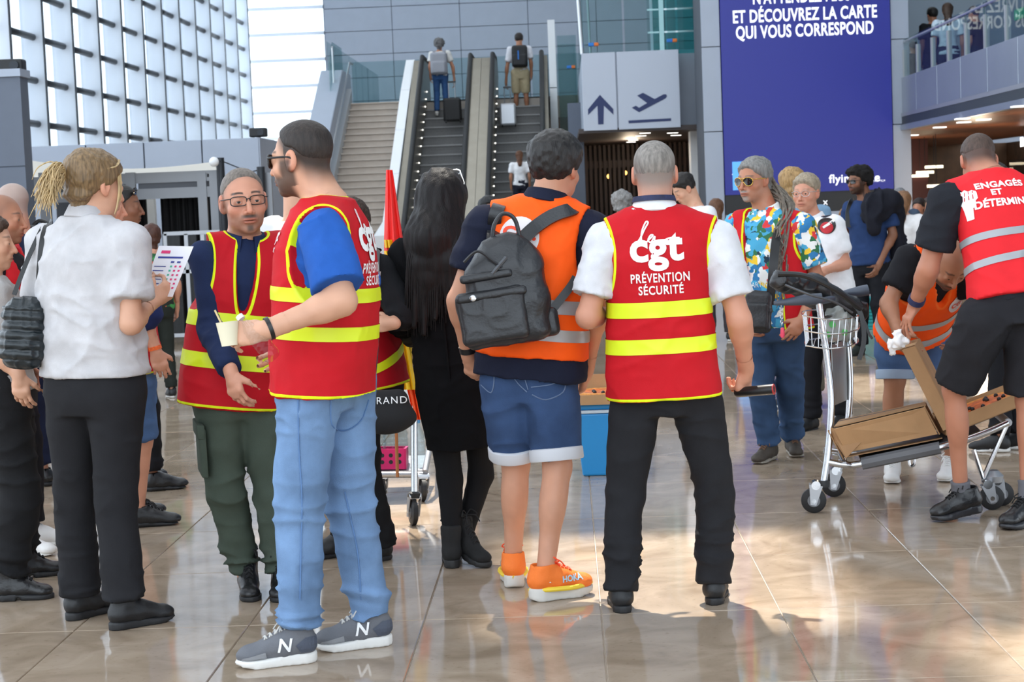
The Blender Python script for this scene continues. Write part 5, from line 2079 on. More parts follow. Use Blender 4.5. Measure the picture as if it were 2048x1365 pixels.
# ==================================================================== man with the black backpack
P = person('dark haired man from behind in orange vest, navy polo and denim shorts', 1090, 7.0, 264, 188, S(194, 140, 112),
           neck=(1092, 398), hip=(1062, 735), head=(1112, 338), hyaw=208, hpit=8, ls=(974, 452), rs=(1178, 466), le=(918, 602), lw=(938, 712, .03), re=(1196, 610, .02), rw=(1172, 742, .10),
           lk=(1032, 925), rk=(1115, 935), lf=((1030, 1178), (1015, 1110)), rf=((1062, 1204), (1172, 1188)), w=1.08, lh=(1015, 770), rh=(1100, 770), la=(1026, 1128), ra=(1090, 1150),
           lhand=dict(curl=(35, 40, 25), n=(.6, 0, .6)), armr=1.1)
body(P, hairc=S(38, 34, 32), legs='bare')
hair(P, S(34, 31, 30), .034, .020, .004, (70, 70, 50), line=-.012, rough=.4, nape=.0)
NP = S(26, 30, 48)
shirt(P, NP, sl=.62, r=(.082, .084, .05), hem=-.06, collar=cloth('navy_pique', NP), w=1.03, flare=.09, off=.003)
OV = [(-.14, .21, .155), (.1, .2, .150), (.4, .192, .146), (.7, .192, .142), (.84, .186, .124), (.92, .165, .098), (.98, .11, .080), (1.03, .07, .066)]
vest(P, ORANGE, ORANGE, hem=.075, st=OV, w=1.04, arm=(.075, .24, .17), armout=.03, neckr=(.074, .085, .045), trap=.076)
band(P, .185, .255, M_SIL)
band(P, .345, .425, M_SIL)
back_poly(P, disc2d(.080), .765, mat('pale_disc', S(222, 214, 214), .6), u=-.07, name='logo_disc')
back_text(P, 'Cgt:', .135, .062, .735, mat('orange_print', S(240, 70, 30), .6), u=-.07, bold=.05, VQ=P.veVQ).location = -P.tf * .002
tr = trousers(P, None, name='denim_shorts', r=(.112, .094, .08), hem=-.10, m=M_DJEAN, top=.12, w=1.0, cuff=mat('pale_cuff', S(206, 208, 214), .8), wr=.007)
for pts_ in ([(962, 724), (985, 728), (988, 760), (982, 786), (962, 770)], [(1062, 775), (1100, 770), (1128, 762), (1126, 785), (1092, 800), (1064, 790)], [(1016, 726), (1030, 760), (1054, 785)], [(1040, 728), (1050, 760), (1056, 780)]):
    stitch(P, pts_, tr, .0024, m=mat('denim_thread', S(104, 122, 152), .8))
for sd, up_, so in ((True, None, None), (False, None, None)):
    o, q = shoe(P, sd, mat('orange_knit', S(240, 120, 40), .7, bump=.3), mat('grey_foam_sole', S(205, 202, 196), .6), style='rocker', laces=mat('orange_lace', S(240, 78, 36), .7), solec=.045, kk=1.08)
    he, to = (P.lheel, P.ltoe) if sd else (P.rheel, P.rtoe)
    fd = (to - he).normalized()
    z_ = Vector((0, 0, 1))
    mb = MB()
    mb.tube(spline([he + z_ * .045 + fd * .0, he + z_ * .047 + fd * .06 + fd.cross(z_) * .042, he + z_ * .045 + fd * .17 + fd.cross(z_) * .051, he + z_ * .046 + fd * .262, he + z_ * .045 + fd * .17 - fd.cross(z_) * .051, he + z_ * .047 + fd * .06 - fd.cross(z_) * .042], 5), .010, 8, closed=True)
    mb.build('yellow_midsole', mat('yellow_foam', S(236, 206, 60), .6), o, smooth=True)
    me = o.data
    vq = (np.array([tuple(v.co + rootloc(P.root)) for v in me.vertices]), [tuple(p.vertices) for p in me.polygons])
    for side_ in (-1, 1):
        sv = fd.cross(z_).normalized() * side_
        decal('lettering', text_mesh('HOKA', .032, .03, cell=.02), q(.60, 0, .062) + sv * .2, fd * side_, z_, -sv, vq, mat('pale_blue_print', S(170, 205, 225), .6), o, .003)
for an, kn in ((P.la, P.lk), (P.ra, P.rk)):
    MB().cyl(an - (kn - an).normalized() * .03, an + (kn - an).normalized() * .012, .041, 18).build('sock', mat('white_sock', S(226, 224, 222), .9), P.root, smooth=True)
ringband('watch', P, P.lw + (P.le - P.lw).normalized() * .03, P.lw, .031, M_BLACK, .012)
MAN_PACK = P

# ==================================================================== woman with long black hair
P = person('woman from behind with very long dark hair, black dress and lace-up ankle boots', 890, 7.6, 338, 192, SK_FAIR, fem=True,
           neck=(885, 468), hip=(912, 735), head=(888, 400), hyaw=200, ls=(812, 510), rs=(955, 505), le=(800, 640, .05), re=(962, 640, .08), lw=(830, 680, .25), rw=(930, 690, .25),
           lk=(900, 960), rk=(962, 950, .05), lf=((905, 1138), (902, 1080)), rf=((905, 1122), (1000, 1142)), lift=(0, .045), la=(905, 1080), ra=(930, 1062), hands=False, w=1.0)
body(P)
DRS = [(-.62, .142, .13), (-.4, .156, .14), (-.1, .170, .142), (.05, .172, .142), (.3, .165, .13), (.55, .165, .125), (.75, .165, .122), (.88, .15, .098), (.95, .105, .072), (1.02, .058, .056)]
shirt(P, None, sl=1.9, r=(.072, .066, .052), hem=-.60, st=DRS, m=M_BLACKD, name='dress', wr=.006, w=1.02)
MB().obox(tpoint(P, 0, .12, -.150), P.ts * .004, P.tf * .006, P.up * .17).build('pleat', M_BLACKD, P.root)
trousers(P, S(20, 20, 22), r=(.082, .056, .042), hem=.97, name='leggings', top=.1, wr=.002, folds_=.5)
shoes(P, mat('black_suede', S(20, 20, 21), .85), mat('dark_heel', S(34, 34, 35), .6), style='boot', laces=M_BLACE, solec=.034)
M_LONG = mat('long_dark_hair', S(19, 14, 14), .5, spec=.22, var=.6, vscale=40, stretch=(2, 2, .15), bump=.6, bscale=120)
ex = []
e0, e1, e2 = H(P, 0, -.05, -.02), tpoint(P, -.035, .85, -.10), tpoint(P, -.085, .50, -.155)
ex.append((cap(e0, tpoint(P, -.02, .97, -.075), .100, .118), .06))
ex.append((cap(tpoint(P, -.02, .97, -.075), tpoint(P, -.045, .72, -.10), .112, .085), .05))
for u0, u1, t1 in ((-.075, -.125, .36), (-.035, -.085, .30), (.01, -.03, .40), (.05, .03, .52), (.07, .06, .62)):
    ex.append((cap(tpoint(P, u0, .98, -.07), tpoint(P, u0 * .8 + u1 * .2, .8, -.135), .050, .040), .03))
    ex.append((cap(tpoint(P, u0 * .8 + u1 * .2, .8, -.135), tpoint(P, u1, t1, -.165), .040, .012), .03))
hair(P, None, .022, .022, .005, (55, 55, 5), line=-.03, m=M_LONG, back=.012, extra=ex, nape=.06, front=-.02)
paths = []
for i in range(90):
    u = rn.uniform(-.10, .085)
    t1 = rn.uniform(.24, .5) + max(0, u) * 2.5
    paths.append([H(P, u * .75, -.095 + abs(u) * .3, .02), tpoint(P, u * 1.05, .98, -.165 + abs(u) * .3), tpoint(P, u * 1.15 - .015, .8, -.178), tpoint(P, u * 1.2 - .04, t1, -.168)])
strands('hair_strands', P, paths, .0042, M_LONG)
gl = MB()
for s_ in (-1, 1):
    gl.tube([H(P, s_ * .034 + .028 * math.cos(a), .045 + .012 * math.sin(a), .122 + .014 * math.sin(a)) for a in [i * .35 for i in range(18)]], .003, 6, closed=True)
    gl.tube([H(P, s_ * .062, .045, .122), H(P, s_ * .095, .0, .07), H(P, s_ * .10, -.05, .03)], .003, 6)
gl.build('glasses', M_STEEL, P.root, smooth=True)
W_LONG = P

# ==================================================================== person in black sleeves behind the man in jeans
P = person('person in black with red vest and a sheaf of papers, half hidden behind light jeans', 722, 7.75, 395, 120, SK_FAIR, fem=True,
           neck=(710, 505), hip=(748, 760), head=(684, 455), ls=(760, 545), rs=(700, 540), le=(806, 632, -.05), lw=(782, 648, -.12), lk=(735, 950), rk=(700, 960), lf=((782, 1118), (700, 1132)), rf=((700, 1110), (640, 1118)),
           lhand=dict(dir=(-.85, .0, .1), n=(0, -.3, .8), curl=(40, 40, 25)), la=(770, 1085), w=.93)
body(P)
hair(P, S(60, 45, 36), .02, .016, .003, back=.02)
shirt(P, S(24, 24, 27), sl=1.75, r=(.078, .070, .056), hem=.05)
vest(P, S(176, 18, 32), YEL, hem=-.06, arm=(.07, .13, .15))
band(P, .13, .20, M_YEL, tilt=-.25)
band(P, .42, .5, M_YEL)
trousers(P, S(24, 24, 26), r=(.088, .062, .052), hem=1.06)
shoes(P, M_BSHOE, M_BSOLE)
P_SLEEVE = P

# ==================================================================== man in a tropical shirt with grey dreadlocks
P = person('man with grey dreadlocks and gold sunglasses in tropical shirt under an open red vest', 1540, 10.0, 312, 22, SK_TAN, q='mid',
           neck=(1535, 420), hip=(1550, 640), head=(1507, 360), hyaw=38, hpit=6, ls=(1604, 452), rs=(1473, 455), le=(1634, 560), lw=(1604, 640, -.10), re=(1462, 560), rw=(1492, 640, -.12),
           lk=(1580, 770), rk=(1522, 775), rf=((1548, 918), (1490, 938)), lf=((1582, 905), (1612, 930)), lhand=dict(dir=(-.55, -.75, -.1), n=(-.3, -.3, .8), curl=(25, 30, 20)), w=1.02, hv=.0034)
body(P, hairc=S(150, 146, 140), stub=.12, mous=1.0, side=.3, browc=S(90, 84, 78))
hair(P, S(122, 120, 116), .016, .012, .004, (60, 60, 90), line=.004, back=.008, nape=.02)
M_DREAD = mat('grey_dreads', S(112, 104, 94), .75, var=.5, vscale=60, bump=.5, bscale=80)
paths = []
for i in range(34):
    u = rn.uniform(-.075, .085)
    b0 = H(P, u, -.07 - .03 * rn.random(), rn.uniform(-.02, .06))
    ln_ = rn.uniform(.28, .55) if u < .02 else rn.uniform(.15, .3)
    ou = -.055 - rn.random() * .10
    paths.append([b0, b0 - P.hf * .03 - P.up * .07 + P.hr * u * .1, P.neck - P.ts * (.09 + .06 * rn.random()) + P.up * .02 + P.tf * rn.uniform(-.05, .05), P.neck - P.ts * (.08 + rn.random() * .07) + P.tf * (.10 + .04 * rn.random()) - P.up * ln_ * .6, P.neck - P.ts * (.07 + rn.random() * .08) + P.tf * .155 - P.up * ln_])
strands('dreadlocks', P, paths, .0075, M_DREAD, 6)
def tropical():
    m = mat('tropical_print', S(90, 180, 215), .75)
    nt = m.node_tree
    b = nt.nodes['Principled BSDF']
    tc = nt.nodes.new('ShaderNodeTexCoord')
    mp = nt.nodes.new('ShaderNodeMapping')
    nz = nt.nodes.new('ShaderNodeTexNoise')
    nz.inputs['Scale'].default_value = 9
    nz.inputs['Detail'].default_value = 3
    nt.links.new(tc.outputs['Object'], nz.inputs['Vector'])
    add = nt.nodes.new('ShaderNodeMix'); add.data_type = 'RGBA'; add.blend_type = 'LINEAR_LIGHT'; add.inputs[0].default_value = .10
    nt.links.new(tc.outputs['Object'], add.inputs[6])
    nt.links.new(nz.outputs['Color'], add.inputs[7])
    vo = nt.nodes.new('ShaderNodeTexVoronoi')
    vo.inputs['Scale'].default_value = 24
    nt.links.new(add.outputs[2], vo.inputs['Vector'])
    sp = nt.nodes.new('ShaderNodeSeparateColor')
    nt.links.new(vo.outputs['Color'], sp.inputs[0])
    cr = nt.nodes.new('ShaderNodeValToRGB')
    cr.color_ramp.interpolation = 'CONSTANT'
    cols = [(0, S(70, 165, 205)), (.22, S(235, 238, 235)), (.46, S(40, 120, 175)), (.62, S(240, 200, 50)), (.72, S(45, 110, 70)), (.82, S(215, 55, 55)), (.90, S(150, 215, 230)), (.96, S(24, 52, 70))]
    e = cr.color_ramp.elements
    e[0].position, e[0].color = 0, (*cols[0][1], 1)
    e[1].position, e[1].color = cols[1][0], (*cols[1][1], 1)
    for p_, c_ in cols[2:]:
        n_ = e.new(p_)
        n_.color = (*c_, 1)
    nt.links.new(sp.outputs[0], cr.inputs[0])
    nt.links.new(cr.outputs[0], b.inputs['Base Color'])
    return m
M_TROP = tropical()
so = shirt(P, None, sl=.75, r=(.078, .085, .05), hem=-.08, m=M_TROP, collar=M_TROP, flare=.02)
vest(P, S(196, 26, 36), YEL, hem=-.10, open_front=.105, arm=(.055, .24, .15), armout=.04)
back_text(P, 'MARTINIQUE', .20, .035, .30, mat('shirt_print', S(225, 235, 238), .7), front=True, u=.0, bold=.0, VQ=P.shVQ, parent=so)
trousers(P, None, r=(.100, .078, .068), hem=.97, m=denim('worn_denim', S(58, 82, 116)), folds_=1.3)
M_HIKE = mat('brown_hiking_shoe', S(66, 58, 50), .7, bump=.3)
shoes(P, M_HIKE, mat('tan_sole', S(150, 142, 130), .6), laces=mat('brown_lace', S(110, 80, 60), .8))
glasses(P, mat('gold_frame', S(205, 165, 80), .25, .9), mat('dark_lens', S(16, 16, 18), .06, spec=.9), w=.030, h=.022, shape='aviator', r=.0022)
MAN_TROP = P

# ==================================================================== woman in white uniform shirt
P = person('short haired woman in white uniform shirt with a round arm badge and glasses', 1640, 11.4, 342, 28, SK_PINK, q='mid', fem=True,
           neck=(1628, 436), hip=(1652, 590), head=(1612, 386), hyaw=22, hpit=4, ls=(1668, 452), rs=(1590, 450), le=(1690, 528), lw=(1640, 545, -.15), re=(1580, 530), rw=(1600, 580, -.1), w=1.08,
           lhand=dict(dir=(-1, .05, -.1), n=(0, -.2, 1)), hv=.0036)
body(P, hairc=S(120, 108, 92), brow=.5)
hair(P, S(150, 136, 116), .020, .010, .004, (70, 70, 60), line=.0, back=.004)
so = shirt(P, S(234, 234, 236), sl=.72, r=(.070, .076, .05), hem=-.04, collar=cloth('white_cotton', S(226, 226, 228)), st=FST)
vq = P.shVQ
for (px, py, rr, m_, nm) in ((1651, 453, .052, M_BLACK, 'round_badge'), (1651, 457, .036, mat('badge_red', S(190, 40, 50), .7), 'badge_centre'), (1655, 450, .022, M_WPRINT, 'badge_wing')):
    c = at(px, py, depth(P.ls))
    decal(nm, disc2d(rr, 20, 3) if nm != 'badge_wing' else ribbon2d([(-.03, -.02), (0, .0), (.03, .025)], .014), c - CF * .0, CR, CU, CF, vq, m_, so, .003 + (.002 if nm != 'round_badge' else 0) + (.002 if nm == 'badge_wing' else 0))
mb = MB().obox(P.ls + P.up * .066 + P.ts * .055, P.ts * .06, P.tf * .025, P.up * .006)
mb.build('epaulette', mat('navy_epaulette', S(34, 34, 48), .8), P.root, bevel=.004)
trousers(P, S(28, 28, 32), r=(.098, .072, .066), hem=1.0)
shoes(P, M_BSHOE, M_BSOLE)
glasses(P, M_STEEL, None, w=.026, h=.019, shape='round', r=.0014)
W_WHITE = P

P = person('fair haired man seen between the dreadlocked man and the uniformed woman', 1588, 12.6, 341, 170, SK_FAIR, q='mid', head=(1583, 372))
body(P, hairc=S(150, 120, 80))
hair(P, S(160, 128, 84), .026, .012, .005, (70, 70, 60), line=-.004, back=.006)
shirt(P, S(120, 150, 175), sl=.7)
trousers(P, S(90, 84, 74))
shoes(P, M_BSHOE, M_WSOLE)

# ==================================================================== man in dark blue T-shirt by the screen
P = person('man with black afro and sunglasses in navy T-shirt, dark jacket slung on his shoulder', 1735, 16.4, 331, 22, SK_BROWN, q='mid', neck=(1733, 401), hip=(1740, 525), head=(1716, 362), hyaw=48,
           ls=(1776, 420), rs=(1700, 418), le=(1786, 470), lw=(1757, 532, -.1), re=(1690, 470), rw=(1698, 525), w=1.05)
body(P, hairc=S(22, 18, 16), stub=.8, mous=.5)
hair(P, S(22, 19, 18), .036, .032, .012, (38, 38, 38), line=-.004, back=.010, rough=.95)
shirt(P, S(38, 58, 98), sl=.66, r=(.072, .076, .05), hem=-.04, flare=.03)
trousers(P, S(24, 25, 30), r=(.105, .085, .075), hem=.97)
shoes(P, mat('green_black_shoe', S(28, 36, 32), .6), M_BSOLE)
glasses(P, M_BLACK, mat('dark_lens', S(16, 16, 18), .06, spec=.9), w=.029, h=.018)
MAN_NAVY = P

# ==================================================================== bald man in orange vest bending over the boxes
bp = onfloor(1815, 968)
P = person('bald bearded man in orange vest and ripped denim shorts bending over the boxes', 1815, depth(bp), 289, -28, SK_OLIVE, q='mid', base=bp,
           neck=(1872, 512, -.36), hip=(1822, 665, .12), head=(1900, 528, -.10), hyaw=-25, hpit=55, rs=(1822, 518, 0), ls=(1930, 535, 0),
           re=(1776, 608, -.02), rw=(1798, 668, -.14), le=(1955, 620, 0), lw=(1925, 660, -.05), rk=(1790, 760, -.05), lk=(1885, 770, -.05), rh=(1790, 680), lh=(1865, 680),
           rf=((1786, 955), (1783, 984)), lf=((1908, 952), (1888, 966)), rhand=dict(dir=(.25, -.75, -.5), n=(.6, .1, .5), curl=(30, 35, 25)), lhand=dict(dir=(-.4, -.8, -.2)), w=1.02)
body(P, hairc=S(34, 26, 22), stub=.75, mous=.6, buzz=.12, legs='bare')
shirt(P, S(26, 26, 30), sl=.66, r=(.078, .080, .05), hem=-.02)
vest(P, S(255, 88, 16), S(255, 110, 40), hem=.05, arm=(.07, .24, .16), vneck=.22, w=1.02)
band(P, .14, .22, M_SIL)
band(P, .36, .43, M_SIL)
back_poly(P, disc2d(.058), .60, mat('pale_disc', S(222, 214, 214), .6), u=-.10, front=True, name='logo_disc')
back_text(P, 'CGT', .085, .03, .575, mat('orange_print', S(240, 70, 30), .6), front=True, u=-.10).location = P.tf * .003
trousers(P, None, name='denim_shorts', r=(.108, .090, .08), hem=-.04, m=M_MJEAN, cuff=mat('pale_denim', S(150, 168, 190), .8), wr=.008)
shoes(P, mat('white_leather', S(226, 224, 222), .5), M_WSOLE, laces=mat('white_lace', S(232, 232, 230), .8))
MAN_BALD = P

# ==================================================================== man in red vest bending at the right
bp = onfloor(1985, 1046)
P = person('man in red vest and black shorts stooping over the luggage trolley', 1985, depth(bp), 290, 158, S(182, 124, 98), base=bp,
           neck=(1984, 350, .16), hip=(2030, 606, -.05), head=(1957, 322, .08), hyaw=168, hpit=38, ls=(1893, 402, .0), rs=(2072, 402), le=(1856, 540, .05), lw=(1829, 612, .10), re=(2090, 560), rw=(2080, 680),
           lh=(1968, 645), rh=(2062, 640), lk=(1908, 778, -.02), rk=(2055, 800), lf=((1962, 1036), (1858, 1046)), rf=((2070, 1046), (2040, 1054)), lift=(.03, 0), la=(1922, 985), ra=(2056, 985),
           lhand=dict(dir=(-.42, -.82, .15), n=(.75, -.35, .2), curl=(14, 22, 14), spread=.30, thumb=(.55, .75, .3)), w=1.08, armr=1.18)
body(P, hairc=S(62, 48, 42), buzz=.92, legs='bare')
hair(P, S(74, 58, 50), .009, .001, .0008, line=.045)
shirt(P, S(34, 36, 42), sl=.70, r=(.086, .092, .05), hem=-.02, w=1.05)
vest(P, S(226, 40, 48), S(226, 40, 48), hem=.02, arm=(.07, .22, .175), armout=.03, w=1.0)
M_GREYB = mat('grey_tape', S(160, 162, 166), .4, .2)
band(P, .27, .325, M_GREYB, tilt=-.10)
band(P, .455, .51, M_GREYB, tilt=-.05)
back_text(P, 'ENGAGÉS', .215, .042, .83, M_WPRINT, u=-.025, bold=.04)
back_text(P, 'ET', .048, .032, .765, M_WPRINT, u=-.05, bold=.04)
back_text(P, 'DÉTERMINÉS', .265, .046, .675, M_WPRINT, u=-.02, bold=.04)
fist = [(-.02, -.09), (.012, -.09), (.016, -.03), (.034, -.02), (.036, .01), (.05, .02), (.048, .06), (.03, .075), (.012, .07), (-.006, .085), (-.024, .075), (-.036, .08), (-.05, .06), (-.046, .02), (-.03, .0), (-.026, -.03)]
fv = [(0, .02, 0)] + [(x, y, 0) for x, y in fist]
back_poly(P, poly2d([(x * .7, y * .85) for x, y in fist]), .735, M_WPRINT, u=-.168, name='fist_emblem')
for i_ in range(4):
    back_poly(P, ribbon2d([(-.024 + .014 * i_, .018), (-.021 + .0147 * i_, .058)], .003), .735, mat('red_gap', S(200, 36, 44), .7), u=-.168, name='finger_gap', lift=.0045)
trousers(P, S(36, 36, 40), name='shorts', r=(.128, .104, .09), hem=-.06, top=.2, w=1.04, wr=.007)
for an, kn in ((P.la, P.lk), (P.ra, P.rk)):
    MB().tube_r(an - (kn - an).normalized() * .05, (kn - an).normalized(), [(0, .046), (.09, .043), (.10, .046), (.105, .044)], 20).build('sock', mat('grey_sock', S(104, 104, 110), .9, bump=.6, bscale=60), P.root, smooth=True)
shoes(P, M_BLEATH, mat('black_air_sole', S(40, 40, 44), .35), laces=M_BLACE, solec=.036, kk=1.1)
ringband('watch', P, P.lw + (P.le - P.lw).normalized() * .04, P.lw, .036, mat('navy_strap', S(34, 44, 84), .5), .014)
MAN_RED = P

# ==================================================================== the group at the left edge
P = person('man in navy polo and denim shorts behind the blonde woman, orange bracelet on his wrist', 258, 8.8, 364, -92, SK_PINK, q='mid', neck=(222, 470), hip=(262, 745), head=(206, 414), ls=(235, 505), rs=(262, 508), re=(288, 625), rw=(312, 704),
           le=(250, 620), lw=(290, 700), rk=(285, 880), lk=(272, 880), rf=((262, 1056), (337, 1050)), lf=((240, 1040), (300, 1032)), ra=(277, 1015))
body(P, hairc=S(90, 76, 62), legs='bare')
hair(P, S(96, 82, 66), .012, .006, .002, line=.0)
shirt(P, S(34, 44, 88), sl=1.15, r=(.082, .090, .08), hem=-.08)
vest(P, S(196, 24, 36), YEL, hem=-.02, arm=(.085, .14, .17))
trousers(P, None, name='denim_shorts', r=(.105, .088, .08), hem=-.02, m=M_MJEAN)
shoes(P, M_BLEATH, M_BSOLE, laces=M_BLACE)
ringband('bracelet', P, P.rw + (P.re - P.rw).normalized() * .02, P.rw, .029, mat('orange_beads', S(226, 96, 36), .5, var=.4, vscale=90), .009)
P = person('man with moustache in profile, sunglasses pushed up on his head, red vest', 250, 9.95, 366, -86, SK_BROWN, q='mid', neck=(238, 468), hip=(262, 680), head=(246, 413), rf=((288, 984), (352, 978)), lf=((250, 965), (300, 960)), w=1.05)
body(P, hairc=S(30, 24, 22), mous=.9, buzz=.5)
hair(P, S(30, 26, 24), .006, .002, .001, line=.012)
shirt(P, S(36, 46, 84), sl=.7)
vest(P, S(196, 24, 36), YEL, hem=-.1)
trousers(P, S(26, 26, 30))
shoes(P, M_BLEATH, M_BSOLE)
glasses(P, M_BLACK, mat('dark_lens', S(16, 16, 18), .06, spec=.9), up=.085, fwd=-.03)
P = person('woman at the left edge in grey shirt and black trousers with laced boots', 12, 7.28, 424, -82, SK_FAIR, fem=True, neck=(-22, 555), hip=(12, 775), head=(-20, 486), rs=(-10, 592), re=(4, 712), rw=(38, 752, -.04), rk=(40, 985), lk=(30, 970), ls=(-14, 590), le=(-20, 700), lw=(10, 780),
           rf=((-8, 1203), (102, 1196)), lf=((20, 1160), (105, 1150)), rhand=dict(dir=(.12, -.95, 0), n=(.1, .1, 1)))
body(P, hairc=S(60, 44, 34), brow=.6)
hair(P, S(70, 50, 38), .018, .014, .003, back=.02)
shirt(P, S(168, 164, 162), sl=.8, r=(.074, .078, .05), hem=-.03)
trousers(P, S(28, 28, 30), r=(.108, .092, .085), hem=.88, wr=.008, folds_=1.5)
shoes(P, M_BLEATH, M_BSOLE, style='boot', laces=M_BLACE, solec=.032)
P = person('dark browed man at the left edge in black shirt with red lanyard vest', 12, 8.3, 384, -72, SK_TAN, q='mid', head=(6, 438), neck=(-2, 500), hip=(10, 720))
body(P, hairc=S(34, 28, 26), stub=.35, buzz=.35)
shirt(P, S(30, 30, 34), sl=.8)
vest(P, S(206, 30, 40), S(206, 30, 40), hem=-.06, open_front=.07)
trousers(P, S(26, 26, 30))
shoes(P, mat('white_leather', S(226, 224, 222), .5), M_WSOLE)
P = person('bald man with grey fringe in navy jacket wearing a black backpack', 30, 10.2, 371, 120, SK_PINK, q='mid', head=(22, 408), w=1.06)
body(P, hairc=S(150, 146, 142), buzz=.7)
shirt(P, S(34, 42, 66), sl=1.9)
trousers(P, S(30, 36, 60))
shoes(P, M_BLEATH, M_BSOLE)
MAN_BALD2 = P
P = person('person in white shirt behind the bearded man, mostly hidden', 588, 9.2, 350, 195, SK_FAIR, q='mid', head=(592, 372), ls=(548, 462), w=1.1)
body(P, hairc=S(60, 50, 44))
hair(P, S(60, 48, 40), .014, .008, .002)
shirt(P, S(226, 226, 230), sl=.7, r=(.076, .08, .05), collar=cloth('white_cotton', S(226, 226, 228)))
trousers(P, S(40, 42, 50))
shoes(P, M_BSHOE, M_BSOLE)

# ==================================================================== people further off
def passer(label, x, D, crown, yaw, tone, hairc, top, bottom, q='far', hair_=(.02, .014, .005), long=False, base=None, fem=False, hem=1.0, sl=.7, w=1.0, hyaw=None, hpit=5, shoe_=None, short=False, m=None, head=None, **k):
    P = person(label, x, D, crown, yaw, tone, q=q, base=base, fem=fem, w=w, hyaw=hyaw, hpit=hpit, head=head, **k)
    body(P, hairc=hairc, legs='bare' if short else 'cov')
    ex = None
    if long:
        ex = [(cap(H(P, 0, -.06, 0), tpoint(P, 0, .92, -.10), .075 * P.k, .055 * P.k), .04)]
    hair(P, hairc, hair_[0], hair_[1], hair_[2], (50, 50, 50), back=.01 if (fem or long) else 0, extra=ex, line=-.01 if fem else 0)
    shirt(P, top, sl=sl, hem=-.05, m=m)
    trousers(P, bottom, hem=-.02 if short else .96, name='shorts' if short else 'trousers', r=(.108, .09, .07) if short else (.098, .072, .062))
    shoes(P, shoe_ or M_BSHOE, M_WSOLE)
    return P
b = at(884, 231, 41.0)
W_ESC = passer('grey curly haired woman in jeans near the top of the escalator', 886, 41.0, 80, 186, SK_TAN, S(100, 98, 98), S(222, 220, 216), S(58, 92, 140), base=b, fem=True, hair_=(.05, .04, .02), sl=.6, shoe_=M_WSOLE, hem=.9, q='far', rw=(909, 163), re=(906, 135))
b = at(1044, 237, 41.3)
M_ESC = passer('man in beige shorts with a dark backpack near the top of the escalator', 1036, 41.3, 68, 180, SK_OLIVE, S(36, 28, 24), S(214, 214, 220), S(186, 172, 140), base=b, q='far', short=True, lw=(1012, 165), le=(1014, 135), shoe_=mat('tan_shoe', S(150, 100, 66), .7))
b = onY(1045, 480, 36.6)
b.z = (36.6 - YE0) * sl
passer('woman with brown ponytail in white top lower down the escalator', 1042, 36.6, 303, 178, SK_OLIVE, S(92, 58, 38), S(236, 236, 238), S(40, 42, 54), base=b, fem=True, long=True, hyaw=175)
passer('man in a black cap seen past the long haired woman', 975, 14.0, 395, -10, SK_TAN, S(20, 20, 22), S(34, 38, 48), S(40, 40, 44))
W_GREYH = passer('grey haired woman in blue denim jacket beyond the cgt man', 1243, 17.5, 388, 190, SK_FAIR, S(132, 130, 128), S(88, 120, 158), S(44, 44, 50), fem=True, hair_=(.045, .03, .012), sl=1.9, w=1.05)
M_STRAP = passer('dark haired man in white shirt with a black strap, looking down', 1388, 14.6, 350, 60, SK_FAIR, S(30, 26, 24), S(232, 232, 236), S(60, 60, 66), q='mid', head=(1368, 378), hpit=35, hyaw=70)
passer('brown haired woman in front of the grey screen pillar', 1432, 18.6, 399, 180, SK_FAIR, S(96, 64, 44), S(206, 190, 176), S(60, 56, 60), fem=True, long=True)
W_TAN = passer('light brown haired woman in loose white top beside the screen pillar', 1806, 17.6, 384, 195, SK_FAIR, S(128, 92, 64), S(232, 230, 230), S(88, 104, 132), fem=True, long=True, sl=.9, w=1.15)
passer('grey haired man behind the woman in loose white top', 1800, 20.0, 378, 160, SK_PINK, S(112, 112, 114), S(70, 84, 104), S(50, 50, 56))
passer('man with white hair just behind the jacket of the navy shirted man', 1786, 18.4, 398, 170, SK_PINK, S(170, 166, 162), S(168, 160, 150), S(70, 66, 64))
passer('dark haired woman in brown top in the shop passage', 1838, 21.0, 398, 20, SK_TAN, S(36, 26, 24), S(112, 84, 74), S(40, 38, 42), fem=True)
passer('man in beige shirt in the shop passage', 1857, 22.5, 396, -10, SK_TAN, S(52, 40, 34), S(170, 150, 132), S(48, 46, 50))
passer('woman in pale dress between the uniformed woman and the navy T-shirt', 1690, 20.5, 418, 10, SK_TAN, S(140, 100, 60), S(168, 186, 190), S(190, 150, 90), fem=True)
def floral():
    m = mat('green_floral', S(36, 96, 52), .8)
    nt = m.node_tree
    b_ = nt.nodes['Principled BSDF']
    vo = nt.nodes.new('ShaderNodeTexVoronoi')
    vo.inputs['Scale'].default_value = 16
    tc = nt.nodes.new('ShaderNodeTexCoord')
    nt.links.new(tc.outputs['Object'], vo.inputs['Vector'])
    sp = nt.nodes.new('ShaderNodeSeparateColor')
    nt.links.new(vo.outputs['Color'], sp.inputs[0])
    cr = nt.nodes.new('ShaderNodeValToRGB')
    cr.color_ramp.interpolation = 'CONSTANT'
    e = cr.color_ramp.elements
    e[0].color = (*S(30, 84, 48), 1)
    e[1].position, e[1].color = .62, (*S(60, 140, 70), 1)
    n_ = e.new(.85)
    n_.color = (*S(200, 80, 50), 1)
    nt.links.new(sp.outputs[0], cr.inputs[0])
    nt.links.new(cr.outputs[0], b_.inputs['Base Color'])
    return m
passer('auburn haired woman in green flowered blouse by the exhibition booth', 302, 15.0, 451, 160, SK_PINK, S(74, 44, 34), None, S(40, 44, 40), fem=True, m=floral(), sl=.5, w=1.1)
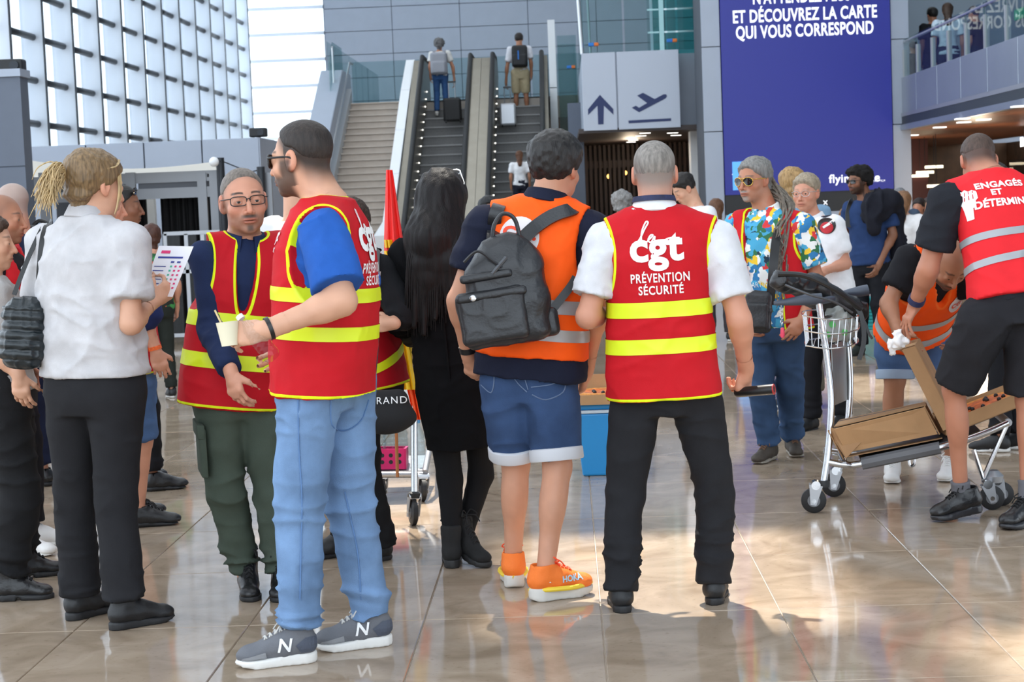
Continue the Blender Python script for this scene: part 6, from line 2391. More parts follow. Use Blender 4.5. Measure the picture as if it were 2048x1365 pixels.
passer('person in black trousers and black shoes behind the stooping man in red', 1992, 10.4, 330, 120, SK_TAN, S(30, 26, 24), S(30, 30, 34), S(24, 24, 28), lf=((2020, 905), (1955, 903)), rf=((2060, 900), (1990, 898)), lk=(2000, 800), rk=(2030, 800), hip=(2020, 640))
for lab, x_, D_, cr_, yw, hc_, tp_, fm in (('man in black T-shirt behind the gallery glass', 1866, 30.6, 16, 150, S(28, 24, 22), S(34, 36, 40), False), ('woman in loose white shirt behind the gallery glass', 1896, 29.6, 8, 175, S(60, 44, 34), S(196, 212, 226), True),
                           ('person in dark clothes leaning on the gallery rail', 1950, 27.8, 14, 120, S(40, 30, 26), S(60, 52, 54), False), ('short dark haired person at the far end of the gallery', 1828, 33.0, 84, 160, S(26, 22, 22), S(40, 46, 62), False)):
    c_ = at(x_, cr_ + 60, D_)
    passer(lab, x_, D_, cr_, yw, SK_TAN, hc_, tp_, S(44, 48, 58), base=(c_.x, c_.y, 2.75), fem=fm, long=fm)

# ------------------------------------------------------------------ carried things
def camR(a=0.0):
    """camera-facing frame leaned by a degrees"""
    c, s_ = math.cos(math.radians(a)), math.sin(math.radians(a))
    u, v = CR * c + CU * s_, CU * c - CR * s_
    return u, v, CF
def soft(name, F, h, m, parent, amp=0.0, fr=(20, 20, 20), seed=1.0, fold=0.0):
    VQ = F.mesh(h)
    if amp:
        VQ = ruffle(VQ, amp, fr, seed)
    if fold:
        VQ = folds(VQ, fold, fr, seed)
    o = mesh_obj(name, VQ, m, parent)
    o['_'] = 0
    del o['_']
    return o, VQ
def strap(name, pts, w_, th, nrm, m, parent):
    """a flat webbing strap along points; nrm is the way its flat side looks"""
    pts = spline(pts, 5)
    mb = MB()
    n = len(pts)
    vs = []
    for i, p in enumerate(pts):
        t = (pts[min(i + 1, n - 1)] - pts[max(i - 1, 0)]).normalized()
        b = t.cross(Vector(nrm)).normalized()
        c = b.cross(t).normalized()
        vs += [p + b * w_ + c * th, p - b * w_ + c * th, p - b * w_ - c * th, p + b * w_ - c * th]
    fs = []
    for i in range(n - 1):
        for k_ in range(4):
            l = (k_ + 1) % 4
            fs.append((4 * i + k_, 4 * i + l, 4 * i + 4 + l, 4 * i + 4 + k_))
    fs += [(3, 2, 1, 0), (4 * n - 4, 4 * n - 3, 4 * n - 2, 4 * n - 1)]
    mb.add(vs, fs)
    return mb.build(name, m, parent, smooth=True)

# black leather backpack
P = MAN_PACK
M_PLEATH = mat('pebbled_leather', S(36, 37, 40), .38, spec=.5, bump=.4, bscale=90, var=.15)
dB = depth(P.pelvis + P.up * P.L * .5) - .155
u, v, n_ = camR(9)
def pk(px, py, dz=0.0):
    return at(px, py, dB - .075 + dz)
R = R3(u, -n_, v)
t = thing('backpack', 'black leather backpack hanging askew on the orange vest', 'backpack', pk(1010, 690))
F = SDF()
F.add(rbox(pk(1010, 640), (.165, .072, .095), R, .045), .02)
F.add(rbox(pk(1012, 575), (.150, .072, .110), R, .05), .05)
F.add(ell(pk(1012, 520), (.118, .066, .105), R), .05)
o, VQ = soft('body', F, .007, M_PLEATH, t, .004, (14, 14, 14), fold=.006)
F = SDF()
F.add(rbox(pk(985, 632, -.068), (.128, .030, .100), R, .025), .01)
o, _ = soft('front_pocket', F, .006, M_PLEATH, t, .004, (12, 12, 12), fold=.004)
F = SDF()
F.add(rbox(pk(983, 590, -.086), (.132, .020, .016), R, .012), .01)
soft('pocket_flap', F, .005, M_PLEATH, t, .003)
MB().tube_r(pk(946, 597, -.108), -n_, [(-.005, .012), (.004, .012), (.006, .009), (.006, .0)], 16).build('snap_button', M_CHROME, t, smooth=True)
F = SDF()
F.add(rbox(pk(972, 553, -.070), (.100, .020, .016), R, .012), .01)
soft('upper_flap', F, .005, M_PLEATH, t, .002)
MB().tube(spline([pk(928, 525, -.06), pk(955, 503, -.078), pk(985, 522, -.085), pk(1003, 535, -.082)], 6), .006, 6).build('zip', mat('zip_dark', S(60, 60, 62), .35, .6), t, smooth=True)
MB().tube(spline([pk(1012, 515, -.075), pk(995, 535, -.085), pk(985, 548, -.085)], 5), .008, 6).build('zip_pull', mat('zip_grey', S(84, 86, 90), .4, .5), t, smooth=True)
MB().tube(spline([pk(985, 490, -.01), pk(988, 452, -.015), pk(1006, 428, -.015), pk(1030, 440, -.015), pk(1042, 490, -.01)], 6), .008, 8).build('handle', M_PLEATH, t, smooth=True)
def onback(px, py, off=.022):
    """a point laid on the wearer's back"""
    r = ray(px, py)
    bv = BVHTree.FromPolygons([tuple(q) for q in P.veVQ[0]], [tuple(int(i) for i in f) for f in P.veVQ[1]])
    h = bv.ray_cast(CC, r.normalized())
    return (h[0] - r.normalized() * off) if h[0] is not None else at(px, py, dB + .08)
strap('strap', [pk(985, 492, .0), onback(988, 462), onback(990, 436), onback(996, 416), onback(1000, 408) + CF * .05], .026, .006, -CF + CU * .3, M_PLEATH, t)
strap('strap', [pk(1038, 485, .0), onback(1070, 455), onback(1105, 432), onback(1140, 420), onback(1152, 418) + CF * .09 + CU * .0], .026, .006, -CF + CU * .3, M_PLEATH, t)
strap('strap', [pk(1085, 655, .02), onback(1105, 620), onback(1140, 575), onback(1152, 555)], .016, .005, -CF, M_BLACK, t)
F = SDF()
F.add(rbox(pk(1092, 645, .02), (.05, .03, .055), R, .025), .01)
soft('strap_tab', F, .007, M_PLEATH, t)

# quilted shoulder bag of the blonde woman
P = W_BLONDE
d_ = depth(P.ls) - .08
t = thing('quilted_bag', 'black quilted shoulder bag hanging behind the blonde woman', 'handbag', at(50, 728, d_))
M_QUILT = mat('quilted_nylon', S(26, 34, 38), .28, spec=.5, bump=.15)
u, v, n_ = camR(-3)
F = SDF()
F.add(rbox(at(50, 662, d_), (.078, .060, .128), R3(u, -n_, v), .055), .01)
F.add(ell(at(47, 690, d_), (.084, .066, .080), R3(u, -n_, v)), .03)
VQ = F.mesh(.005)
vy = (VQ[0] - np.array(at(50, 662, d_))) @ np.array(v)
VQ = (VQ[0] + normals(*VQ) * (np.abs(np.sin(vy * math.pi / .036)) * .010 * (vy < .085))[:, None], VQ[1])
VQ = folds(VQ, .006, (30, 30, 22), 2.0)
mesh_obj('body', VQ, M_QUILT, t)
strap('strap', [at(28, 590, d_ - .03), at(55, 520, d_ + .0), at(82, 462, d_ + .02), at(92, 448, d_ + .10)], .008, .003, -CF, M_BLACK, t)
strap('strap', [at(80, 600, d_ + .02), at(82, 540, d_ - .02), at(88, 480, d_ - .015), at(97, 450, d_ + .04), at(100, 446, d_ + .12)], .016, .003, -CF, M_BLACK, t)

# leaflet in her hand
dl = depth(P.rw) + .03
t = thing('leaflet', 'white printed leaflet with pink and green dots in the blonde woman\'s hand', 'leaflet', at(330, 560, dl))
A, B, D_ = at(318, 492, dl + .03), at(387, 493, dl - .05), at(282, 592, dl + .05)
E = D_ + (B - A) * .92
U_, V_ = (B - A), (D_ - A)
nn = U_.cross(V_).normalized()
if nn.dot(CF) > 0:
    nn = -nn
MB().prism([A, B, E, D_], -nn * .0012).build('sheet', mat('paper', S(240, 240, 246), .7), t)
M_PINKP, M_TEALP, M_BLUEP = mat('pink_ink', S(226, 60, 120), .7), mat('teal_ink', S(80, 190, 160), .7), mat('blue_ink', S(60, 70, 150), .7)
def pr(name, a0, b0, a1, b1, m):
    q = lambda a, b: A + U_ * a + V_ * b + nn * .0012
    MB().add([q(a0, b0), q(a1, b0), q(a1, b1), q(a0, b1)], [(0, 1, 2, 3)]).build(name, m, t)
pr('print_block', .14, .09, .40, .15, M_PINKP)
for i, (a, b, c) in enumerate([(.10, .21, .82), (.52, .30, .62), (.70, .30, .80)]):
    pr('print_line', a, b, c, b + .035, M_BLUEP)
for j in range(6):
    pr('print_line', .08, .40 + .085 * j, .42 - .03 * (j % 3), .415 + .085 * j, M_BLUEP)
    for i, m in enumerate((M_TEALP, M_PINKP, M_PINKP)):
        pr('print_dot', .54 + .13 * i, .385 + .085 * j, .60 + .13 * i, .42 + .085 * j, m)
pr('print_block', .06, .93, .32, .97, M_PINKP)

# cup and water bottle of the man in jeans
P = MAN_JEANS
dh = depth(P.lw)
c0 = at(460, 692, dh - .01)
ax = (CU + CR * -.12).normalized()
t = thing('paper_cup', 'cream paper cup with a wooden stirrer in the bearded man\'s hand', 'cup', c0)
mb = MB()
mb.tube_r(c0, ax, [(0, .026), (.074, .036), (.077, .037), (.077, .034), (.006, .024)], 24)
mb.build('wall', mat('cream_paper', S(226, 218, 190), .6), t, smooth=True)
MB().cyl(c0 + ax * .02, c0 + ax * .115 - CR * .035, .0035, 6).build('stirrer', mat('birch', S(214, 190, 140), .6), t)
def bottle(t, base, ax, L, r, capm, cm=None, label=None):
    ax = ax.normalized()
    mb = MB()
    prof = [(0, r * .8), (.01, r)]
    for i in range(6):
        h = .02 + i * L * .095
        prof += [(h, r), (h + L * .03, r * .93), (h + L * .06, r)]
    prof += [(L * .66, r), (L * .82, r * .55), (L * .88, r * .36), (L * .93, r * .36)]
    mb.tube_r(base, ax, prof, 16)
    mb.build('shell', cm or glassmat('bottle_clear', (.96, .98, .99), .95, .20, .06), t, smooth=True)
    MB().tube_r(base, ax, [(L * .92, r * .45), (L, r * .45), (L, 0.001)], 14).build('cap', capm, t, smooth=True)
    if label:
        MB().tube_r(base, ax, [(L * .34, r * 1.02), (L * .52, r * 1.02)], 16).build('label_wrap', label, t, smooth=True)
M_CAPW = mat('white_cap', S(226, 228, 228), .5)
t = thing('water_bottle', 'clear plastic water bottle held under the paper cup', 'bottle', at(545, 715, dh - .02))
bottle(t, at(547, 716, dh - .03), at(476, 630, dh + .02) - at(547, 716, dh - .03), .185, .029, M_CAPW)

# baton of the man in the middle
P = MAN_CGT
hb = P.rw
t = thing('baton', 'short black baton with a red end ring in the right hand of the cgt man', 'baton', at(1510, 783, depth(hb)))
a, b = at(1470, 786, depth(hb) + .02), at(1547, 779, depth(hb) - .04)
ax = (b - a).normalized()
MB().tube_r(a, ax, [(0, .014), (.01, .019), ((b - a).length, .0205)], 20).build('barrel', M_BLACK, t, smooth=True)
mb = MB()
mb.tube_r(b - ax * .001, ax, [(0, .021), (.004, .0205), (.004, .013), (.001, .012), (.001, .0)], 20)
mb.build('end_ring', mat('red_ring', S(170, 40, 40), .5), t, smooth=True)
MB().tube_r(b + ax * .002, ax, [(0, .012), (.001, .0)], 16).build('end_plug', M_BLACK, t)

# papers in the hand of the black-sleeved person
P = P_SLEEVE
dp = depth(P.lw)
t = thing('paper_sheaf', 'sheaf of white papers held upright behind the bearded man\'s back', 'papers', at(748, 620, dp))
for i in range(3):
    o_ = CF * .006 * i + CR * .004 * i
    MB().prism([at(738, 545, dp) + o_, at(757, 543, dp + .02) + o_, at(750, 622, dp + .02) + o_, at(732, 624, dp) + o_], CF * .002).build('sheet', mat('paper2', S(226, 224, 226), .7), t)
t = thing('shoulder_bag', 'big black cloth bag with white lettering beside the light blue jeans', 'bag', at(770, 870, dp - .1))
u, v, n_ = camR(3)
F = SDF()
F.add(ell(at(772, 838, dp - .12), (.125, .06, .065), R3(u, -n_, v)), .02)
F.add(rbox(at(766, 815, dp - .12), (.105, .05, .07), R3(u, -n_, v), .04), .03)
o, VQ = soft('body', F, .008, mat('black_canvas', S(22, 22, 24), .85, bump=.2), t, .003)
decal('lettering', text_mesh('NABRAND', .040, .0, cell=.03, spacing=1.2), at(762, 808, dp - .12), CR + CU * .04, CU - CR * .04, CF, VQ, M_WPRINT, t)
strap('strap', [at(740, 800, dp - .14), at(750, 700, dp - .16), at(752, 600, dp - .1), P.ls + P.up * .075 - CF * .05, P.ls + P.up * .085 + P.ts * .02], .014, .003, -CF, M_BLACK, t)

# bag and key chain of the man in the tropical shirt
P = MAN_TROP
dt = depth(P.pelvis) - .24
t = thing('shoulder_bag', 'small black leather bag hanging at the hip of the dreadlocked man', 'bag', at(1515, 665, dt))
u, v, n_ = camR(-2)
F = SDF()
F.add(rbox(at(1516, 624, dt), (.074, .035, .115), R3(u, -n_, v), .03), .02)
o, _ = soft('body', F, .007, M_PLEATH, t, .004, (12, 12, 12), fold=.006)
F = SDF()
F.add(rbox(at(1514, 632, dt - .035), (.060, .014, .070), R3(u, -n_, v), .012), .02)
soft('front_pocket', F, .006, M_PLEATH, t, .002)
strap('strap', [at(1540, 610, dt), at(1546, 540, dt - .03), at(1552, 480, dt + .03), at(1562, 440, dt + .16)], .024, .004, -CF, M_BLACK, t)

# backpack of the bald man at the left edge, straps of the passers-by
P = MAN_BALD2
db_ = depth(P.base) - .05
t = thing('backpack', 'black nylon backpack behind the grey fringed bald man at the left', 'backpack', at(70, 560, db_))
u, v, n_ = camR(4)
F = SDF()
F.add(rbox(at(72, 510, db_), (.105, .09, .17), R3(u, -n_, v), .06), .02)
F.add(rbox(at(50, 530, db_ - .07), (.07, .03, .10), R3(u, -n_, v), .025), .02)
soft('body', F, .009, mat('black_nylon', S(24, 25, 28), .6, bump=.2), t, .004)
MB().tube(spline([at(64, 455, db_), at(78, 442, db_), at(96, 448, db_), at(98, 462, db_)], 6), .012, 8).build('handle', M_BLACK, t, smooth=True)
MB().box(tuple(at(46, 508, db_ - .11) - Vector((.02, .004, .016))), tuple(at(46, 508, db_ - .11) + Vector((.02, .004, .016)))).build('buckle', M_ALU, t, bevel=.004)
P = MAN_NAVY
t = thing('dark_jacket', 'dark navy jacket thrown over the shoulder of the man in navy T-shirt', 'jacket', P.ls)
F = SDF()
a_ = P.ls
dj = depth(a_) - .10
F.add(ell(at(1750, 415, dj), (.15, .09, .13), R3(CR, -CF, CU)), .05)
F.add(ell(at(1772, 400, dj + .05), (.13, .10, .12), R3(CR, -CF, CU)), .06)
F.add(cap(at(1745, 420, dj), at(1748, 455, dj - .02), .085, .055), .06)
F.add(cap(at(1785, 410, dj + .14), at(1800, 530, dj + .22), .095, .070), .06)
soft('cloth', F, .013, cloth('navy_jacket', S(26, 27, 36)), t, .02, (8, 8, 8), fold=.035)
strap('strap', [at(1697, 455, depth(P.rs) - .10), at(1697, 425, depth(P.rs) - .10), at(1703, 404, depth(P.rs) - .05), at(1706, 402, depth(P.rs) + .08)], .026, .01, -CF, M_BLACK, thing('backpack', 'black backpack strap and pack on the shoulder of the man in navy T-shirt', 'backpack', P.rs))
def daypack(lab, P, w_, h_, d0, m, t0=.60, extra=None):
    c_ = tpoint(P, 0, t0, -.20)
    t = thing('backpack', lab, 'backpack', c_)
    F = SDF()
    R_ = R3(P.ts, P.tf, P.up)
    F.add(rbox(c_, (w_, d0, h_), R_, min(w_, d0) * .6), .02)
    F.add(rbox(c_ - P.tf * d0 - P.up * h_ * .35, (w_ * .8, .03, h_ * .5), R_, .025), .02)
    soft('body', F, .015, m, t)
    for s_ in (-1, 1):
        strap('strap', [c_ + P.ts * s_ * .08 + P.up * h_ * .8, tpoint(P, s_ * .11, .96, -.10), tpoint(P, s_ * .12, 1.03, .0), tpoint(P, s_ * .12, .96, .10)], .03, .01, P.up, m, t)
    if extra:
        MB().obox(c_ - P.tf * (d0 + .035) + P.up * h_ * .1 - P.ts * .03, P.ts * .012, P.tf * .004, P.up * .10).build('trim', extra, t)
daypack('grey canvas backpack of the curly haired woman on the escalator', W_ESC, .19, .25, .10, mat('grey_canvas', S(150, 152, 160), .8), .48)
daypack('black backpack of the man in beige shorts on the escalator', M_ESC, .18, .25, .11, mat('black_nylon', S(24, 25, 28), .6), .62, M_BLU)
def case(lab, px, py, D_, w_, h_, m, hpx):
    b = at(px, py, D_)
    b.z = max(b.z, 0)
    t = thing('suitcase', lab, 'suitcase', b)
    lo, hi = (b.x - w_, b.y - .14, b.z + .03), (b.x + w_, b.y + .10, b.z + h_)
    MB().box(lo, hi).build('shell', m, t, bevel=.045)
    for i in range(5):
        x_ = b.x - w_ * .7 + w_ * .35 * i
        MB().box((x_ - .012, b.y - .15, b.z + .08), (x_ + .012, b.y - .135, b.z + h_ - .08)).build('rib', m, t)
    for s_ in (-1, 1):
        MB().cyl((b.x + s_ * .07, b.y + .06, b.z + h_ - .02), (b.x + s_ * .07 - .0, b.y + .08, b.z + h_ + hpx), .011, 8).build('pull_rod', M_ALU, t)
        MB().cyl((b.x + s_ * w_ * .8, b.y - .12, b.z + .025), (b.x + s_ * w_ * .8 + .03, b.y - .12, b.z + .025), .03, 10).build('wheel', M_RUBBER, t)
    MB().box((b.x - .09, b.y + .06, b.z + h_ + hpx - .015), (b.x + .09, b.y + .10, b.z + h_ + hpx + .025)).build('grip', M_BLACK, t, bevel=.01)
case('black fabric suitcase behind the curly haired woman on the escalator', 906, 246, 40.2, .20, .55, mat('black_case', S(26, 26, 28), .6), .36)
case('silver ribbed suitcase beside the man in beige shorts on the escalator', 1017, 254, 40.2, .18, .52, mat('silver_case', S(196, 200, 206), .3, .4), .36)
P = M_STRAP
strap('strap', [tpoint(P, .12, .70, -.17), tpoint(P, .14, .9, -.15), tpoint(P, .15, 1.0, -.02), tpoint(P, .14, .9, .13)], .03, .008, P.up, M_BLACK, thing('shoulder_strap', 'black bag strap over the white shirt of the man looking down', 'strap', P.neck))

# ------------------------------------------------------------------ luggage trolley at the right with boxes
def wheel(t, c, ax, r, w_=.032, fork=None):
    ax = Vector(ax).normalized()
    MB().tube_r(c - ax * w_ / 2, ax, [(0, r * .80), (.006, r), (w_ - .006, r), (w_, r * .80)], 24).build('wheel', M_RUBBER, t, smooth=True)
    MB().tube_r(c - ax * (w_ / 2 + .004), ax, [(0, r * .50), (w_ + .008, r * .50)], 20).build('hub', mat('hub_grey', S(120, 122, 126), .5, .4), t, smooth=True)
    MB().cyl(c - ax * (w_ / 2 + .014), c + ax * (w_ / 2 + .014), .011, 10).build('axle', M_CHROME, t)
    if fork is not None:
        for s_ in (-1, 1):
            o_ = ax * s_ * (w_ / 2 + .010)
            mb = MB()
            e1 = (fork - c).normalized()
            e2 = ax.cross(e1)
            mb.prism([c + o_ - e1 * .02 - e2 * .014, c + o_ - e1 * .02 + e2 * .014, fork + o_ + e2 * .032, fork + o_ - e2 * .032], ax * s_ * .004)
            mb.build('fork', M_ALU, t)
        MB().cyl(fork - ax * .03 , fork + ax * .03, .022, 12).build('fork_crown', M_CHROME, t)
w1, w2 = onfloor(1628, 1026), onfloor(1668, 994)
w3, w4 = onfloor(1984, 1020), onfloor(2003, 1012)
axl = (w3 - w1).normalized()
acr = Vector((-axl.y, axl.x, 0))
Z = Vector((0, 0, 1))
t = thing('luggage_trolley', 'chrome luggage trolley with wire basket, loaded with torn cardboard', 'trolley', w1)
R_W = .060
for c_, nm in ((w1, 0), (w2, 0)):
    wheel(t, c_ + Z * R_W, acr, R_W, fork=c_ + Z * .135 + axl * .012)
for c_ in (w3, w4):
    wheel(t, c_ + Z * .058, acr, .058, fork=c_ + Z * .125 - axl * .02)
d1, d2 = depth(w1), depth(w2)
up1 = [at(1647, 968, d1), at(1655, 915, d1), at(1661, 850, d1), at(1662, 790, d1), at(1655, 720, d1), at(1645, 655, d1), at(1638, 606, d1)]
MB().tube(spline(up1, 6), .0165, 12).build('upright', M_CHROME, t, smooth=True)
MB().tube_r(at(1646, 970, d1), CU, [(-.012, .030), (.01, .032), (.02, .028)], 16).build('caster_collar', M_RUBBER, t, smooth=True)
up2 = [at(1676, 950, d2), at(1690, 890, d2), at(1698, 820, d2), at(1700, 760, d2), at(1697, 700, d2), at(1690, 640, d2), at(1686, 596, d2)]
MB().tube(spline(up2, 6), .0165, 12).build('upright', M_CHROME, t, smooth=True)
M_GRIP = mat('trolley_grip', S(72, 80, 94), .45)
for (pa, pb, pc, pd, dd) in (((1548, 607), (1580, 604), (1612, 600), (1643, 598), d1), ((1680, 588), (1700, 585), (1720, 583), (1736, 580), d2)):
    q_ = [at(*pa, dd), at(*pb, dd), at(*pc, dd), at(*pd, dd)]
    MB().tube(spline(q_, 5), [.010 + .018 * min(1, i / 10) for i in range(16)], 12).build('grip', M_GRIP, t, smooth=True)
MB().tube([at(1638, 604, d1), at(1690, 592, d2)], .017, 10).build('cross_bar', M_GRIP, t, smooth=True)
MB().tube([at(1640, 640, d1), at(1692, 625, d2)], .012, 8).build('cross_bar', M_CHROME, t, smooth=True)
# plate between the uprights
MB().prism([at(1662, 690, d1 + .02), at(1692, 680, d2), at(1694, 800, d2), at(1666, 812, d1 + .02)], axl * .004).build('back_plate', mat('scuffed_plate', S(150, 152, 150), .4, .5, var=.15), t)
# platform
pf = [at(1656, 925, d1), at(1690, 930, d1 - .0), at(1724, 928, d1), at(1880, 896, depth(w3)), at(1965, 868, depth(w3)), at(2016, 846, depth(w3))]
pb_ = [p + acr * (.40 if acr.dot(CF) > 0 else -.40) for p in pf]
for ln in (pf, pb_):
    MB().tube(spline(ln, 5), .017, 10).build('side_rail', M_CHROME, t, smooth=True)
MB().tube([pf[-1], pb_[-1]], .02, 10).build('nose_bar', M_ALU, t, smooth=True)
MB().tube([pf[1], pb_[1]], .017, 10).build('cross_bar', M_CHROME, t, smooth=True)
MB().tube(spline([pf[2], pf[3]], 4), .030, 8).build('bumper', mat('grey_bumper', S(98, 100, 104), .6), t, smooth=True)
MB().prism([pf[2], pf[4], pb_[4], pb_[2]], Z * .006).build('deck', mat('deck_plate', S(96, 98, 100), .5, .5), t)
j = at(1966, 958, depth(w3))
for px, py in ((2014, 850), (1947, 900)):
    MB().tube([at(px, py, depth(w3)), j], .011, 8).build('strut', M_CHROME, t, smooth=True)
MB().tube_r(w3 * .5 + w4 * .5 + Z * .125 - axl * .02, Z, [(0, .05), (.03, .055), (.055, .03)], 16).build('caster_housing', M_ALU, t, smooth=True)
MB().tube(spline([at(1818, 915, d1), at(1820, 932, d1), at(1828, 930, d1), at(1828, 918, d1)], 4), .007, 8).build('hook', M_CHROME, t, smooth=True)
# wire basket
rimA = [at(1606, 632, d1 - .03), at(1668, 640, d1 - .06), at(1716, 632, d1 + .05), at(1708, 618, d2 + .12), at(1612, 622, d2 + .05)]
rimB = [at(1612, 692, d1 - .02), at(1662, 698, d1 - .04), at(1712, 688, d1 + .06), at(1704, 672, d2 + .12), at(1618, 680, d2 + .05)]
bk_ = MB()
for rim in (rimA, rimB, [(a * .5 + b * .5) for a, b in zip(rimA, rimB)]):
    bk_.tube(spline(rim + [rim[0]], 4), .0035, 6)
for i in range(5):
    for f_ in (0, .25, .5, .75):
        a = rimA[i] * (1 - f_) + rimA[(i + 1) % 5] * f_
        b = rimB[i] * (1 - f_) + rimB[(i + 1) % 5] * f_
        bk_.tube([a, b], .0025, 5)
for f_ in (.15, .3, .45, .6, .75, .9):
    bk_.tube([rimB[0] * (1 - f_) + rimB[2] * f_, rimB[4] * (1 - f_) + rimB[3] * f_], .0025, 5)
wb_ = bk_.build('wire_basket', M_CHROME, t, smooth=True)
tag(wb_, kind='stuff')
# things in the basket
dbk = (d1 + d2) / 2 + .04
t2 = thing('plastic_bag', 'crumpled clear plastic bag with green print in the trolley basket', 'bag', at(1670, 685, dbk))
F = SDF()
F.add(ell(at(1665, 662, dbk), (.075, .07, .07), R3(CR, -CF, CU)), .02)
F.add(ell(at(1690, 652, dbk + .02), (.06, .06, .055), R3(CR, -CF, CU)), .03)
F.add(ell(at(1668, 636, dbk), (.04, .04, .06), R3(CR, -CF, CU)), .03)
VQ = folds(F.mesh(.007), .035, (13, 13, 13), 4.0)
pm_ = mat('bag_film', S(214, 222, 218), .15, trans=.55, spec=.6, var=.25, vscale=16)
mesh_obj('film', VQ, pm_, t2)
for i, (px, py, a_) in enumerate([(1660, 650, 20), (1685, 665, -30), (1650, 670, 60)]):
    decal('print_spot', disc2d(.016, 12, 3), at(px, py, dbk), CR, CU, CF, VQ, mat('green_print', S(90, 190, 100), .5), t2)
t2 = thing('water_bottle', 'plastic bottle with green cap in the trolley basket', 'bottle', at(1688, 690, dbk + .06))
bottle(t2, at(1700, 688, dbk + .05), at(1678, 628, dbk + .02) - at(1700, 688, dbk + .05), .19, .03, mat('green_cap', S(60, 175, 80), .5))
t2 = thing('water_bottle', 'plastic bottle with red label in the trolley basket', 'bottle', at(1705, 685, dbk + .1))
bottle(t2, at(1690, 686, dbk + .12), at(1716, 636, dbk + .1) - at(1690, 686, dbk + .12), .18, .03, mat('red_cap', S(190, 60, 60), .5), label=mat('red_label', S(190, 70, 70), .5))
# key chain
t2 = thing('key_chain', 'short steel chain with a pink fob hanging from the trolley grip', 'key chain', at(1562, 612, d1))
for i in range(9):
    c_ = at(1562 + i * .2, 612 + 4.6 * i, d1)
    a_ = CR if i % 2 else CF
    MB().tube([c_ + a_ * .006 * math.cos(x) + CU * .009 * math.sin(x) for x in [k_ * .7 for k_ in range(9)]], .0017, 5, closed=True).build('link', M_CHROME, t2)
MB().tube_r(at(1565, 676, d1), CU, [(0, .007), (.01, .011), (.045, .009), (.05, .004)], 12).build('fob', mat('pink_fob', S(226, 70, 100), .4), t2, smooth=True)
# black bag slung over the handle
t2 = thing('sling_bag', 'black padded bag with dangling straps lying over the trolley handle', 'bag', at(1650, 590, dbk))
F = SDF()
F.add(cap(at(1560, 560, d1 + .0), at(1625, 580, dbk), .045, .075), .03)
F.add(cap(at(1625, 580, dbk), at(1715, 622, dbk + .05), .075, .055), .04)
o, _ = soft('body', F, .008, mat('black_nylon2', S(30, 31, 34), .32, spec=.55, bump=.15), t2, .008, (14, 14, 14), fold=.014)
MB().tube(spline([at(1556, 548, d1 - .05), at(1610, 552, d1 - .06), at(1670, 580, d1 - .06), at(1722, 618, d1 - .02)], 6), .013, 8).build('piping', M_BLACK, t2, smooth=True)
MB().tube(spline([at(1570, 570, d1 - .08), at(1620, 590, d1 - .09), at(1668, 604, d1 - .07), at(1705, 626, d1 - .04)], 6), .006, 8).build('zip', mat('zip_grey', S(84, 86, 90), .4, .5), t2, smooth=True)
strap('strap', [at(1700, 600, d1), at(1722, 630, d1 - .02), at(1728, 680, d1 - .02), at(1718, 720, d1 - .02)], .011, .003, -CF, M_BLACK, t2)
strap('strap', [at(1722, 632, d1 + .02), at(1732, 650, d1 + .02), at(1738, 668, d1 + .02), at(1745, 678, d1 + .02)], .006, .002, -CF, M_BLACK, t2)
# cardboard
M_CARD, M_CARDD = mat('cardboard', S(176, 138, 98), .85, var=.10, bump=.15, bscale=40), mat('cardboard_inner', S(160, 124, 88), .85, var=.12)
t3 = thing('cardboard_box', 'torn flattened brown cardboard box on the trolley deck', 'box', at(1770, 915, d1))
df = lambda f_: d1 + (depth(w3) - d1) * f_
def quad(name, pts, th, m, par):
    n_ = (pts[1] - pts[0]).cross(pts[3] - pts[0]).normalized()
    return MB().prism(pts, n_ * th).build(name, m, par)
quad('front_panel', [at(1692, 905, d1 - .03), at(1875, 868, df(.6) - .03), at(1848, 815, df(.5) - .06), at(1668, 858, d1 - .08)], .005, M_CARD, t3)
quad('bent_flap', [at(1692, 918, d1 - .06), at(1730, 878, d1 - .05), at(1662, 856, d1 - .02), at(1660, 870, d1 - .0)], .005, M_CARDD, t3)
quad('top_flap', [at(1668, 856, d1 + .02), at(1852, 812, df(.5) + .02), at(1850, 806, df(.5) + .28), at(1680, 842, d1 + .30)], .005, M_CARD, t3)
quad('back_panel', [at(1690, 890, d1 + .32), at(1870, 850, df(.6) + .32), at(1850, 806, df(.6) + .30), at(1675, 844, d1 + .32)], .005, M_CARD, t3)
quad('base_panel', [at(1692, 916, d1), at(1885, 878, df(.65)), at(1885, 874, df(.65) + .36), at(1700, 910, d1 + .36)], .005, M_CARDD, t3)
quad('end_panel', [at(1655, 862, d1 - .03), at(1686, 920, d1 - .01), at(1690, 914, d1 + .3), at(1664, 850, d1 + .3)], .005, M_CARDD, t3)
quad('end_panel', [at(1848, 815, df(.5) - .05), at(1878, 870, df(.6) - .02), at(1880, 866, df(.6) + .3), at(1850, 806, df(.5) + .28)], .005, M_CARD, t3)
t3b = thing('dark_gap_slab', 'flat black tray with white edge as dark gap in the torn cardboard box', 'slab', at(1760, 840, d1))  # black slab put in for the shaded gap inside the torn box
quad('plate', [at(1668, 870, d1 + .06), at(1845, 822, df(.5) + .04), at(1845, 812, df(.5) + .22), at(1680, 846, d1 + .24)], .012, M_BLACK, t3b)
quad('white_edge', [at(1690, 860, d1 + .03), at(1745, 847, d1 + .035), at(1745, 841, d1 + .035), at(1690, 853, d1 + .03)], .004, M_WHITE, t3b)
